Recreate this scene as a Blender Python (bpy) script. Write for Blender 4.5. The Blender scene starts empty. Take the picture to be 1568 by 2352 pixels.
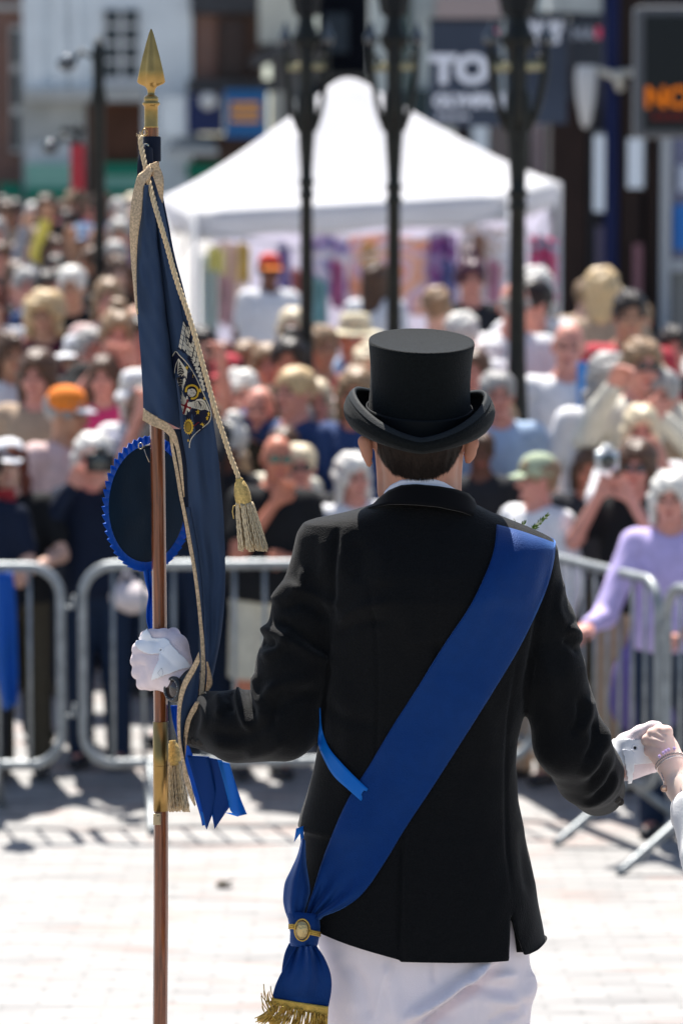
import bpy, bmesh, math, random
import numpy as np
from mathutils import Vector, Matrix, Euler
from mathutils.bvhtree import BVHTree
R = math.radians
random.seed(7)
rng = np.random.default_rng(11)
scene = bpy.context.scene
C = scene.collection

# ------------------------------------------------------------ camera, light
F_PX = 7800.0                 # focal length in pixels of a 1568 px wide picture
PITCH = math.atan((1176 - 550) / F_PX)
CAM = Vector((0, 0, 2.1))
cam_d = bpy.data.cameras.new('camera')
cam = bpy.data.objects.new('camera', cam_d)
C.objects.link(cam)
cam.location = CAM
cam.rotation_euler = (R(90) - PITCH, 0, 0)
cam_d.sensor_fit = 'VERTICAL'
cam_d.sensor_height = 36.0
cam_d.lens = F_PX / 2352 * 36.0
cam_d.clip_start = 0.1
cam_d.clip_end = 400
cam_d.dof.use_dof = True
cam_d.dof.focus_distance = 6.02
cam_d.dof.aperture_fstop = 4.1
cam_d.dof.aperture_blades = 9
scene.camera = cam

SUN_EL, SUN_AZ = R(63), R(-14)      # azimuth measured from +Y (away from the camera) towards -X if negative
world = bpy.data.worlds.new('World')
scene.world = world
world.use_nodes = True
wn = world.node_tree
sky = wn.nodes.new('ShaderNodeTexSky')
sky.sky_type = 'NISHITA'
sky.sun_disc = False
sky.sun_elevation = SUN_EL
sky.sun_rotation = SUN_AZ
wn.links.new(sky.outputs[0], wn.nodes['Background'].inputs[0])
wn.nodes['Background'].inputs[1].default_value = 0.068
sun_d = bpy.data.lights.new('sun', 'SUN')
sun_d.energy = 5.0
sun_d.angle = R(0.6)
sun_d.color = (1.0, 0.955, 0.89)
sun = bpy.data.objects.new('sun', sun_d)
C.objects.link(sun)
sdir = Vector((math.sin(SUN_AZ) * math.cos(SUN_EL), math.cos(SUN_AZ) * math.cos(SUN_EL), math.sin(SUN_EL)))
sun.rotation_euler = sdir.to_track_quat('Z', 'Y').to_euler()
sun.location = sdir * 50
scene.view_settings.view_transform = 'Standard'
scene.view_settings.look = 'None'
scene.view_settings.exposure = 1.18
scene.view_settings.gamma = 1
scene.render.resolution_x = 682
scene.render.resolution_y = 1024
scene.cycles.max_bounces = 7
scene.cycles.use_denoising = True

_f = Vector((0, math.cos(PITCH), -math.sin(PITCH)))
_u = Vector((0, math.sin(PITCH), math.cos(PITCH)))
def W(px, py, Y):
    """world point that stands at depth Y on the sight line through photo point (px, py)"""
    d = _f + Vector((1, 0, 0)) * ((px - 784) / F_PX) - _u * ((py - 1176) / F_PX)
    return CAM + d * (Y / d.y)
def S(Y):                     # pixels per metre at depth Y
    return F_PX / Y

GY = [-40, 6.9, 8.4, 10.0, 12.0, 14.2, 16.0, 18.5, 22, 26, 34, 60, 200]
GZ = [0, 0, -0.10, -0.25, -0.35, -0.36, -0.24, -0.05, 0.13, 0.35, 0.84, 2.0, 4.0]
def ground(Y):
    return float(np.interp(Y, GY, GZ))

# ------------------------------------------------------------ materials
MATS = {}
def mat(name, col, rough=0.8, metal=0.0, bump=0.0, bscale=200.0, var=0.0, vscale=8.0, sheen=0.0, coat=0.0,
        sss=0.0, trans=0.0, spec=0.25, sptint=None, shtint=None, emit=None, estr=1.0, stretch=None, col2=None):
    if name in MATS: return MATS[name]
    m = bpy.data.materials.new(name)
    m.use_nodes = True
    nt = m.node_tree
    b = nt.nodes['Principled BSDF']
    c4 = (*col, 1)
    b.inputs['Base Color'].default_value = c4
    b.inputs['Roughness'].default_value = rough
    b.inputs['Metallic'].default_value = metal
    b.inputs['Specular IOR Level'].default_value = spec
    if sptint: b.inputs['Specular Tint'].default_value = (*sptint, 1)
    if sheen:
        b.inputs['Sheen Weight'].default_value = sheen
        b.inputs['Sheen Roughness'].default_value = 0.4
        if shtint: b.inputs['Sheen Tint'].default_value = (*shtint, 1)
    if coat:
        b.inputs['Coat Weight'].default_value = coat
        b.inputs['Coat Roughness'].default_value = 0.12
    if sss:
        b.inputs['Subsurface Weight'].default_value = sss
        b.inputs['Subsurface Radius'].default_value = (0.02, 0.008, 0.004)
        b.inputs['Subsurface Scale'].default_value = 0.5
    if emit:
        b.inputs['Emission Color'].default_value = (*emit, 1)
        b.inputs['Emission Strength'].default_value = estr
    tc = None
    if bump or var:
        tc = nt.nodes.new('ShaderNodeTexCoord')
        mp = nt.nodes.new('ShaderNodeMapping')
        if stretch: mp.inputs['Scale'].default_value = stretch
        nt.links.new(tc.outputs['Object'], mp.inputs[0])
    if var:
        n = nt.nodes.new('ShaderNodeTexNoise')
        n.inputs['Scale'].default_value = vscale
        n.inputs['Detail'].default_value = 5
        nt.links.new(mp.outputs[0], n.inputs['Vector'])
        mx = nt.nodes.new('ShaderNodeMix')
        mx.data_type = 'RGBA'
        rp = nt.nodes.new('ShaderNodeMapRange')
        rp.inputs[1].default_value = 0.3; rp.inputs[2].default_value = 0.7
        nt.links.new(n.outputs[0], rp.inputs[0])
        nt.links.new(rp.outputs[0], mx.inputs[0])
        if col2 is None:
            mx.inputs[6].default_value = tuple(max(0, c * (1 - var)) for c in col) + (1,)
            mx.inputs[7].default_value = tuple(min(1, c * (1 + var)) for c in col) + (1,)
        else:
            mx.inputs[6].default_value = c4
            mx.inputs[7].default_value = (*col2, 1)
        nt.links.new(mx.outputs[2], b.inputs['Base Color'])
    if bump:
        n2 = nt.nodes.new('ShaderNodeTexNoise')
        n2.inputs['Scale'].default_value = bscale
        n2.inputs['Detail'].default_value = 3
        nt.links.new(mp.outputs[0], n2.inputs['Vector'])
        bp = nt.nodes.new('ShaderNodeBump')
        bp.inputs['Strength'].default_value = bump
        bp.inputs['Distance'].default_value = 0.002
        nt.links.new(n2.outputs[0], bp.inputs['Height'])
        nt.links.new(bp.outputs[0], b.inputs['Normal'])
    if trans:
        out = nt.nodes['Material Output']
        t = nt.nodes.new('ShaderNodeBsdfTranslucent')
        t.inputs[0].default_value = c4
        if var: nt.links.new(mx.outputs[2], t.inputs[0])
        ms = nt.nodes.new('ShaderNodeMixShader')
        ms.inputs[0].default_value = trans
        nt.links.new(b.outputs[0], ms.inputs[1])
        nt.links.new(t.outputs[0], ms.inputs[2])
        nt.links.new(ms.outputs[0], out.inputs[0])
    MATS[name] = m
    return m
def srgb(r, g, b):
    def l(c):
        c /= 255
        return c / 12.92 if c <= 0.04045 else ((c + 0.055) / 1.055) ** 2.4
    return (l(r), l(g), l(b))

# ------------------------------------------------------------ objects
def tag(o, label=None, cat=None, group=None, kind=None):
    if label: o['label'] = label
    if cat: o['category'] = cat
    if group: o['group'] = group
    if kind: o['kind'] = kind
    return o
def thing(name, label, cat, loc=(0, 0, 0), rz=0.0, group=None):
    o = bpy.data.objects.new(name, None)
    C.objects.link(o)
    o.location = loc
    o.rotation_euler = (0, 0, rz)
    o.empty_display_size = 0.2
    return tag(o, label, cat, group)
def root_of(o):
    while o.parent: o = o.parent
    return o
def data_mesh(name, V, F, mats, mi=None, smooth=True):
    me = bpy.data.meshes.new(name)
    V = [tuple(map(float, v)) for v in V]
    me.from_pydata(V, [], [tuple(int(i) for i in f) for f in F])
    if not isinstance(mats, (list, tuple)): mats = [mats]
    for m in mats: me.materials.append(m)
    if mi is not None: me.polygons.foreach_set('material_index', np.asarray(mi, dtype=np.int32))
    if smooth: me.polygons.foreach_set('use_smooth', np.ones(len(me.polygons), dtype=bool))
    me.update()
    return me
def mk(name, V, F, mats, parent=None, mi=None, smooth=True, local=False, recalc=False):
    """one mesh object; V in world coordinates unless local=True"""
    if parent is not None and not local:
        l = root_of(parent).location
        V = [(v[0] - l.x, v[1] - l.y, v[2] - l.z) for v in V]
    me = data_mesh(name, V, F, mats, mi, smooth)
    if recalc:
        bm = bmesh.new(); bm.from_mesh(me)
        bmesh.ops.recalc_face_normals(bm, faces=bm.faces)
        bm.to_mesh(me); bm.free()
    o = bpy.data.objects.new(name, me)
    C.objects.link(o)
    if parent is not None: o.parent = parent
    return o
def solidify(o, t, off=0.0):
    m = o.modifiers.new('solid', 'SOLIDIFY'); m.thickness = t; m.offset = off
    return o
def bevel(o, w, seg=2):
    m = o.modifiers.new('bevel', 'BEVEL'); m.width = w; m.segments = seg; m.limit_method = 'ANGLE'
    return o
class MB:
    """collects shapes into one mesh"""
    def __init__(s): s.V = []; s.F = []; s.M = []
    def add(s, V, F, m=0):
        n = len(s.V)
        s.V += [tuple(v) for v in V]
        s.F += [tuple(i + n for i in f) for f in F]
        s.M += [m] * len(F)
        return s
    def box(s, c, d, m=0, rz=0.0, rx=0.0):
        V = []
        E = Euler((rx, 0, rz)).to_matrix()
        for x in (-1, 1):
            for y in (-1, 1):
                for z in (-1, 1):
                    V.append(Vector(c) + E @ Vector((x * d[0] / 2, y * d[1] / 2, z * d[2] / 2)))
        return s.add(V, [(0, 1, 3, 2), (4, 6, 7, 5), (0, 4, 5, 1), (2, 3, 7, 6), (0, 2, 6, 4), (1, 5, 7, 3)], m)
    def tube(s, P, r, n=10, m=0, cap=True):
        V, F = tube(P, r, n, cap)
        return s.add(V, F, m)
    def lathe(s, prof, c, n=24, m=0, sx=1, sy=1):
        V, F = lathe(prof, c, n, sx, sy)
        return s.add(V, F, m)
    def build(s, name, mats, parent=None, smooth=True, local=False, recalc=True):
        return mk(name, s.V, s.F, mats, parent, s.M, smooth, local, recalc)
def tube(P, r, n=10, cap=True, twist=0.0):
    P = [Vector(p) for p in P]
    k = len(P)
    rr = r if isinstance(r, (list, tuple)) else [r] * k
    V = []; F = []
    t0 = (P[1] - P[0]).normalized()
    a = Vector((0, 0, 1)) if abs(t0.z) < 0.9 else Vector((1, 0, 0))
    nrm = t0.cross(a).normalized()
    for i in range(k):
        t = (P[min(i + 1, k - 1)] - P[max(i - 1, 0)]).normalized()
        nrm = (nrm - t * nrm.dot(t)).normalized()
        b = t.cross(nrm)
        for j in range(n):
            an = 2 * math.pi * j / n + twist * i
            V.append(P[i] + (nrm * math.cos(an) + b * math.sin(an)) * rr[i])
    for i in range(k - 1):
        for j in range(n):
            F.append((i * n + j, i * n + (j + 1) % n, (i + 1) * n + (j + 1) % n, (i + 1) * n + j))
    if cap:
        F.append(tuple(range(n - 1, -1, -1)))
        F.append(tuple((k - 1) * n + j for j in range(n)))
    return V, F
def lathe(prof, c, n=24, sx=1, sy=1):
    V = []; F = []
    for (r, z) in prof:
        for j in range(n):
            a = 2 * math.pi * j / n
            V.append((c[0] + r * sx * math.cos(a), c[1] + r * sy * math.sin(a), c[2] + z))
    k = len(prof)
    for i in range(k - 1):
        for j in range(n):
            F.append((i * n + j, i * n + (j + 1) % n, (i + 1) * n + (j + 1) % n, (i + 1) * n + j))
    F.append(tuple(range(n - 1, -1, -1)))
    F.append(tuple((k - 1) * n + j for j in range(n)))
    return V, F
def grid(nu, nv, fn):
    V = [fn(u / (nu - 1), v / (nv - 1)) for v in range(nv) for u in range(nu)]
    F = [(v * nu + u, v * nu + u + 1, (v + 1) * nu + u + 1, (v + 1) * nu + u) for v in range(nv - 1) for u in range(nu - 1)]
    return V, F
def interp(pts, t):
    """points [(x,y),..] or [(x,y,z)] sampled evenly by chord length, smooth"""
    A = np.array(pts, float)
    d = np.r_[0, np.cumsum(np.linalg.norm(np.diff(A[:, :2], axis=0), axis=1))]
    d /= d[-1]
    i = int(min(max(np.searchsorted(d, t) - 1, 0), len(A) - 2))
    h = d[i + 1] - d[i]
    s = (t - d[i]) / h if h > 0 else 0
    def m(j):
        if j == 0: return (A[1] - A[0]) / (d[1] - d[0])
        if j == len(A) - 1: return (A[-1] - A[-2]) / (d[-1] - d[-2])
        return (A[j + 1] - A[j - 1]) / (d[j + 1] - d[j - 1])
    a, b, c, e = A[i], A[i + 1], m(i) * h, m(i + 1) * h
    return (2 * s ** 3 - 3 * s ** 2 + 1) * a + (s ** 3 - 2 * s ** 2 + s) * c + (-2 * s ** 3 + 3 * s ** 2) * b + (s ** 3 - s ** 2) * e

# ------------------------------------------------------------ signed distance modelling
class Field:
    def __init__(s, lo, hi, st):
        s.lo = np.array(lo, float); s.st = st
        n = np.ceil((np.array(hi) - s.lo) / st).astype(int) + 1
        ax = [s.lo[i] + np.arange(n[i]) * st for i in range(3)]
        s.X, s.Y, s.Z = [a.astype(np.float32) for a in np.meshgrid(*ax, indexing='ij')]
        s.f = np.full(s.X.shape, 9.0, np.float32)
    def cone(s, a, b, r1, r2, sc=(1, 1, 1)):
        a = np.array(a, np.float32); b = np.array(b, np.float32)
        ba = (b - a) / np.array(sc, np.float32)
        x = (s.X - a[0]) / sc[0]; y = (s.Y - a[1]) / sc[1]; z = (s.Z - a[2]) / sc[2]
        L = float(ba @ ba) + 1e-12
        t = np.clip((x * ba[0] + y * ba[1] + z * ba[2]) / L, 0, 1)
        return (np.sqrt((x - t * ba[0]) ** 2 + (y - t * ba[1]) ** 2 + (z - t * ba[2]) ** 2) - (r1 + (r2 - r1) * t)) * min(sc)
    def ell(s, c, r):
        q = np.sqrt(((s.X - c[0]) / r[0]) ** 2 + ((s.Y - c[1]) / r[1]) ** 2 + ((s.Z - c[2]) / r[2]) ** 2)
        return (q - 1) * min(r)
    def add(s, d, k=0.0):
        if k <= 0: s.f = np.minimum(s.f, d)
        else:
            h = np.maximum(k - np.abs(s.f - d), 0) / k
            s.f = np.minimum(s.f, d) - h * h * k / 4
        return s
    def sub(s, d, k=0.0):
        d = -d
        if k <= 0: s.f = np.maximum(s.f, d)
        else:
            h = np.maximum(k - np.abs(s.f - d), 0) / k
            s.f = np.maximum(s.f, d) + h * h * k / 4
        return s
    def inter(s, d): s.f = np.maximum(s.f, d); return s
    def mesh(s):
        f = s.f.copy()
        f[0] = f[-1] = 1; f[:, 0] = f[:, -1] = 1; f[:, :, 0] = f[:, :, -1] = 1
        f[f == 0] = 1e-6
        ins = f < 0
        n = np.array(f.shape)
        cs = np.zeros(n - 1, int)
        for dx in (0, 1):
            for dy in (0, 1):
                for dz in (0, 1):
                    cs += ins[dx:n[0] - 1 + dx, dy:n[1] - 1 + dy, dz:n[2] - 1 + dz]
        mixed = (cs > 0) & (cs < 8)
        I = np.argwhere(mixed)
        idx = np.full(mixed.shape, -1, int)
        idx[mixed] = np.arange(len(I))
        acc = np.zeros((len(I), 3)); cnt = np.zeros(len(I))
        cor = [(a, b, c) for a in (0, 1) for b in (0, 1) for c in (0, 1)]
        for p in cor:
            for ax in range(3):
                if p[ax] == 1: continue
                q = list(p); q[ax] = 1
                fa = f[I[:, 0] + p[0], I[:, 1] + p[1], I[:, 2] + p[2]]
                fb = f[I[:, 0] + q[0], I[:, 1] + q[1], I[:, 2] + q[2]]
                m = (fa < 0) != (fb < 0)
                t = np.where(m, fa / np.where(m, fa - fb, 1), 0)
                pt = np.tile(np.array(p, float), (len(I), 1)); pt[:, ax] = t
                acc[m] += pt[m]; cnt[m] += 1
        V = s.lo + (I + acc / cnt[:, None]) * s.st
        Q = []
        for ax in range(3):
            sl0 = [slice(None)] * 3; sl1 = [slice(None)] * 3
            sl0[ax] = slice(0, -1); sl1[ax] = slice(1, None)
            a = ins[tuple(sl0)]; b = ins[tuple(sl1)]
            E = np.argwhere(a != b)
            o1, o2 = [(1, 2), (2, 0), (0, 1)][ax]
            E = E[(E[:, o1] > 0) & (E[:, o2] > 0)]
            inn = a[E[:, 0], E[:, 1], E[:, 2]]
            def g(d1, d2):
                e = E.copy(); e[:, o1] -= d1; e[:, o2] -= d2
                return idx[e[:, 0], e[:, 1], e[:, 2]]
            q = np.stack([g(1, 1), g(0, 1), g(0, 0), g(1, 0)], 1)
            q[~inn] = q[~inn][:, ::-1]
            Q.append(q)
        Q = np.concatenate(Q)
        Q = Q[(Q >= 0).all(1)]
        return V, Q
def vnormals(V, Q):
    V = np.asarray(V); Q = np.asarray(Q)
    n = np.cross(V[Q[:, 2]] - V[Q[:, 0]], V[Q[:, 3]] - V[Q[:, 1]])
    N = np.zeros_like(V)
    for i in range(4): np.add.at(N, Q[:, i], n)
    return N / (np.linalg.norm(N, axis=1)[:, None] + 1e-12)
def relax(V, Q, it=2, lam=0.5):
    Q = np.asarray(Q)
    for _ in range(it):
        A = np.zeros_like(V); c = np.zeros(len(V))
        for i in range(4):
            for j in (1, 3):
                np.add.at(A, Q[:, i], V[Q[:, (i + j) % 4]]); np.add.at(c, Q[:, i], 1)
        V = V * (1 - lam) + lam * A / np.maximum(c, 1)[:, None]
    return V
def noise3(V, s, seed=0):
    """cheap smooth noise in [-1,1]"""
    r = np.random.default_rng(seed)
    o = np.zeros(len(V))
    for k in range(5):
        d = r.normal(size=3) * s * (0.6 + 0.35 * k)
        o += np.sin(V @ d + r.uniform(0, 6.28)) * (1 / (1 + 0.5 * k))
    return o / 2.8

# ------------------------------------------------------------ the setting
def paving():
    m = bpy.data.materials.new('paving'); m.use_nodes = True
    nt = m.node_tree; b = nt.nodes['Principled BSDF']
    tc = nt.nodes.new('ShaderNodeTexCoord')
    br = nt.nodes.new('ShaderNodeTexBrick')
    br.inputs['Scale'].default_value = 1.0
    br.inputs['Brick Width'].default_value = 0.21
    br.inputs['Row Height'].default_value = 0.10
    br.inputs['Mortar Size'].default_value = 0.008
    br.inputs['Mortar Smooth'].default_value = 0.3
    br.inputs['Bias'].default_value = -0.1
    br.inputs['Color1'].default_value = (0.305, 0.297, 0.288, 1)
    br.inputs['Color2'].default_value = (0.25, 0.244, 0.238, 1)
    br.inputs['Mortar'].default_value = (0.225, 0.22, 0.213, 1)
    nt.links.new(tc.outputs['Object'], br.inputs['Vector'])
    # some reddish setts
    mp = nt.nodes.new('ShaderNodeMapping'); mp.inputs['Scale'].default_value = (2.3, 7.1, 1)
    nt.links.new(tc.outputs['Object'], mp.inputs[0])
    wn_ = nt.nodes.new('ShaderNodeTexNoise'); wn_.inputs['Scale'].default_value = 1.0; wn_.inputs['Detail'].default_value = 2
    nt.links.new(mp.outputs[0], wn_.inputs['Vector'])
    rp = nt.nodes.new('ShaderNodeMapRange'); rp.inputs[1].default_value = 0.58; rp.inputs[2].default_value = 0.66
    nt.links.new(wn_.outputs[0], rp.inputs[0])
    mx = nt.nodes.new('ShaderNodeMix'); mx.data_type = 'RGBA'
    mul = nt.nodes.new('ShaderNodeMath'); mul.operation = 'MULTIPLY'; mul.inputs[1].default_value = 0.6
    nt.links.new(rp.outputs[0], mul.inputs[0]); nt.links.new(mul.outputs[0], mx.inputs[0])
    nt.links.new(br.outputs['Color'], mx.inputs[6]); mx.inputs[7].default_value = (0.31, 0.225, 0.195, 1)
    n3 = nt.nodes.new('ShaderNodeTexNoise'); n3.inputs['Scale'].default_value = 5; n3.inputs['Detail'].default_value = 8
    mp3 = nt.nodes.new('ShaderNodeMapping'); mp3.inputs['Scale'].default_value = (.5, 2.6, 1)
    nt.links.new(tc.outputs['Object'], mp3.inputs[0]); nt.links.new(mp3.outputs[0], n3.inputs['Vector'])
    rp3 = nt.nodes.new('ShaderNodeMapRange'); rp3.inputs[1].default_value = 0.3; rp3.inputs[2].default_value = 0.7
    rp3.inputs[3].default_value = 0.66; rp3.inputs[4].default_value = 1.15
    nt.links.new(n3.outputs[0], rp3.inputs[0])
    mx2 = nt.nodes.new('ShaderNodeMix'); mx2.data_type = 'RGBA'; mx2.blend_type = 'MULTIPLY'; mx2.inputs[0].default_value = 1
    nt.links.new(mx.outputs[2], mx2.inputs[6]); nt.links.new(rp3.outputs[0], mx2.inputs[7])
    nt.links.new(mx2.outputs[2], b.inputs['Base Color'])
    b.inputs['Roughness'].default_value = 0.7
    bp = nt.nodes.new('ShaderNodeBump'); bp.inputs['Strength'].default_value = 0.5; bp.inputs['Distance'].default_value = 0.01
    nt.links.new(br.outputs['Fac'], bp.inputs['Height']); bp.invert = True
    nt.links.new(bp.outputs[0], b.inputs['Normal'])
    return m
ys = sorted(set([-40, -20, -5, 2, 5, 6.9] + list(np.arange(7.2, 14.3, 0.3)) + list(range(15, 61)) + [80, 120, 200]))
xs = [-120, -40, -15, -8, -4, 0, 4, 8, 15, 40, 120]
V = [(x, y, ground(y)) for y in ys for x in xs]
F = [(j * len(xs) + i, j * len(xs) + i + 1, (j + 1) * len(xs) + i + 1, (j + 1) * len(xs) + i) for j in range(len(ys) - 1) for i in range(len(xs) - 1)]
tag(mk('ground', V, F, paving()), kind='structure')

# a dry leaf on the paving
c = W(515, 2055, 12.75); g = ground(12.75)
lf = mk('fallen_leaf', [(c.x + a * .035, 12.75 + b * .05, g + .008 + d) for a, b, d in ((-1, 0, 0), (-.4, .7, .012), (.5, .8, .004), (1, .1, .018), (.5, -.6, .01), (-.5, -.7, .002), (0, 0, .012))],
   [(0, 6, 1), (1, 6, 2), (2, 6, 3), (3, 6, 4), (4, 6, 5), (5, 6, 0)], mat('dry_leaf', (.03, .022, .01), .8), smooth=False)
tag(solidify(lf, .003), 'small dark dry leaf lying alone on the bright paving', 'leaf')

# ------------------------------------------------------------ people of the crowd
SKIN = [mat('skin_fair', (0.62, 0.38, 0.29), 0.5, var=0.12, vscale=14), mat('skin_pink', (0.60, 0.28, 0.22), 0.5, var=0.12, vscale=14),
        mat('skin_tan', (0.46, 0.25, 0.16), 0.5, var=0.12, vscale=14), mat('skin_red', (0.50, 0.19, 0.12), 0.42, var=0.12, vscale=14),
        mat('skin_brown', (0.16, 0.07, 0.045), 0.45, var=0.12, vscale=14)]
LIP = mat('lips', (0.40, 0.12, 0.10), 0.45)
EYE = mat('eyes', (0.06, 0.045, 0.04), 0.2)
HAIRC = {'white': (0.62, 0.60, 0.56), 'grey': (0.32, 0.31, 0.30), 'blond': (0.55, 0.40, 0.22), 'straw': (0.62, 0.52, 0.36), 'lightbrown': (0.26, 0.17, 0.10),
         'brown': (0.09, 0.05, 0.032), 'dark': (0.022, 0.017, 0.016), 'auburn': (0.13, 0.035, 0.02), 'purple': (0.06, 0.015, 0.035)}
def hair_mat(c): return mat('hair_' + c, HAIRC[c], 0.45, bump=0.6, bscale=60, var=0.35, vscale=30, stretch=(3, 3, 0.5))
CLOTHC = {}
def cloth(name, col, rough=0.85, pat=None):
    n = 'cloth_' + name
    if n in MATS: return MATS[n]
    m = mat(n, col, rough, var=0.10, vscale=20, bump=0.25, bscale=350)
    if pat:
        nt = m.node_tree; b = nt.nodes['Principled BSDF']
        tc = nt.nodes.new('ShaderNodeTexCoord')
        if pat[0] == 'stripe':
            w = nt.nodes.new('ShaderNodeTexWave'); w.bands_direction = 'Z'; w.inputs['Scale'].default_value = pat[2]
            src = w.outputs['Color']; nt.links.new(tc.outputs['Object'], w.inputs[0])
        elif pat[0] == 'flower':
            w = nt.nodes.new('ShaderNodeTexVoronoi'); w.inputs['Scale'].default_value = pat[2]
            src = w.outputs['Distance']; nt.links.new(tc.outputs['Object'], w.inputs[0])
        rp = nt.nodes.new('ShaderNodeMapRange'); rp.inputs[1].default_value = 0.42; rp.inputs[2].default_value = 0.48
        nt.links.new(src, rp.inputs[0])
        mx = nt.nodes.new('ShaderNodeMix'); mx.data_type = 'RGBA'
        mx.inputs[6].default_value = (*pat[1], 1); mx.inputs[7].default_value = (*col, 1)
        nt.links.new(rp.outputs[0], mx.inputs[0])
        nt.links.new(mx.outputs[2], b.inputs['Base Color'])
    return m
POSES = {   # screen left arm, screen right arm: (elbow, wrist); the figure faces -Y
    'stand': (((-.24, .03, 1.13), (-.25, -.05, .88)), ((.24, .03, 1.13), (.25, -.05, .88))),
    'rail': (((-.26, -.05, 1.15), (-.14, -.27, 1.09)), ((.26, -.05, 1.15), (.14, -.27, 1.09))),
    'camera': (((-.25, -.16, 1.24), (-.085, -.22, 1.50)), ((.25, -.16, 1.24), (.085, -.22, 1.50))),
    'reach': (((-.30, -.20, 1.30), (-.23, -.34, 1.55)), ((.27, -.18, 1.22), (.03, -.26, 1.42))),
    'crossed': (((-.25, -.06, 1.14), (.06, -.19, 1.17)), ((.25, -.06, 1.14), (-.06, -.17, 1.12))),
    'chin': (((-.20, -.14, 1.14), (-.03, -.17, 1.42)), ((.25, -.05, 1.12), (.02, -.20, 1.14))),
    'up': (((-.33, -.12, 1.50), (-.30, -.22, 1.76)), ((.24, .03, 1.13), (.25, -.05, .88))),
    'lean': (((-.30, -.17, 1.08), (-.36, -.34, 1.06)), ((.28, -.10, 1.09), (.12, -.33, 1.04))),
}
SH = (.175, .005, 1.405)
def head_mesh():
    F = Field((-.12, -.15, -.20), (.12, .14, .16), .0065)
    F.add(F.ell((0, .012, .028), (.074, .094, .094)))
    F.add(F.ell((0, -.022, -.055), (.055, .062, .062)), .03)
    F.add(F.cone((0, .02, -.06), (0, .035, -.19), .052, .056), .03)
    F.add(F.cone((0, -.088, .004), (0, -.107, -.030), .008, .0135), .012)
    F.add(F.cone((-.03, -.079, .026), (.03, -.079, .026), .008, .008), .014)
    F.add(F.ell((0, -.083, -.060), (.022, .010, .008)), .006)
    F.add(F.ell((0, -.078, -.095), (.022, .018, .016)), .015)
    for s in (-1, 1):
        F.sub(F.ell((s * .031, -.094, .004), (.016, .014, .011)), .01)
        F.add(F.ell((s * .031, -.074, .004), (.0135, .0135, .0135)))
        F.add(F.ell((s * .078, .008, -.006), (.010, .021, .032)), .006)
        F.add(F.ell((s * .040, -.066, -.030), (.022, .018, .018)), .02)
    V, Q = F.mesh(); V = relax(V, Q, 1, .4)
    cen = V[Q].mean(1)
    mi = np.zeros(len(Q), int)
    mi[(np.abs(np.abs(cen[:, 0]) - .031) < .014) & (np.abs(cen[:, 2] - .004) < .009) & (cen[:, 1] < -.07)] = 2
    mi[(np.abs(np.abs(cen[:, 0]) - .031) < .019) & (np.abs(cen[:, 2] - .026) < .0055) & (cen[:, 1] < -.07)] = 2
    mi[(np.abs(cen[:, 0]) < .025) & (np.abs(cen[:, 2] + .060) < .0085) & (cen[:, 1] < -.083)] = 1
    return V, Q, mi
HEAD = head_mesh()
def hand_mesh(curl=0.6):
    """palm at the origin pointing along -Z, palm side -Y, thumb +X"""
    F = Field((-.06, -.08, -.20), (.09, .05, .03), .005)
    F.add(F.cone((0, 0, .02), (0, 0, -.02), .026, .028, (1, .75, 1)))
    F.add(F.cone((0, 0, -.035), (0, 0, -.075), .038, .040, (1, .38, 1)), .015)
    L = [.062, .075, .082, .072]
    for i in range(4):
        x = -.031 + i * .0205
        z0 = -.088 + (0.004 if i == 0 else 0)
        p = Vector((x, 0, z0)); a = 0.25
        F.add(F.cone((x, 0, -.05), p, .0105, .0105), .006)
        for j, fr in enumerate((.42, .32, .26)):
            a += curl * (0.55 if j else .45)
            q = p + Vector((0, -math.sin(a), -math.cos(a))) * L[i] * fr
            F.add(F.cone(p, q, .0095 - j * .001, .0088 - j * .001), .003)
            p = q
    F.add(F.cone((.022, -.004, -.02), (.050, -.018, -.055), .015, .0115), .010)
    F.add(F.cone((.050, -.018, -.055), (.048, -.036, -.088), .0110, .0090), .004)
    V, Q = F.mesh()
    return relax(V, Q, 1, .4), Q
HANDS = hand_mesh(0.75)
def hand_at(wrist, elbow, side, back=(0, 1, 0)):
    """palm mesh placed so that it goes on from the forearm"""
    w = Vector(wrist); d = (w - Vector(elbow)).normalized()
    z = -d
    y = Vector(back); y = (y - z * y.dot(z)).normalized()
    x = y.cross(z)
    M = np.array([[x[i], y[i], z[i]] for i in range(3)])
    V = HANDS[0].copy()
    Q = HANDS[1]
    if side < 0:
        V[:, 0] *= -1; Q = Q[:, ::-1]
    return V @ M.T + np.array(w), Q
CACHE = {}
def limbs(F, pose, g, kind):
    """kind: 'arm' bits grown by g"""
    for s, (e, w) in zip((-1, 1), POSES[pose]):
        sh = (s * SH[0], SH[1], SH[2])
        yield s, sh, e, w
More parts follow.
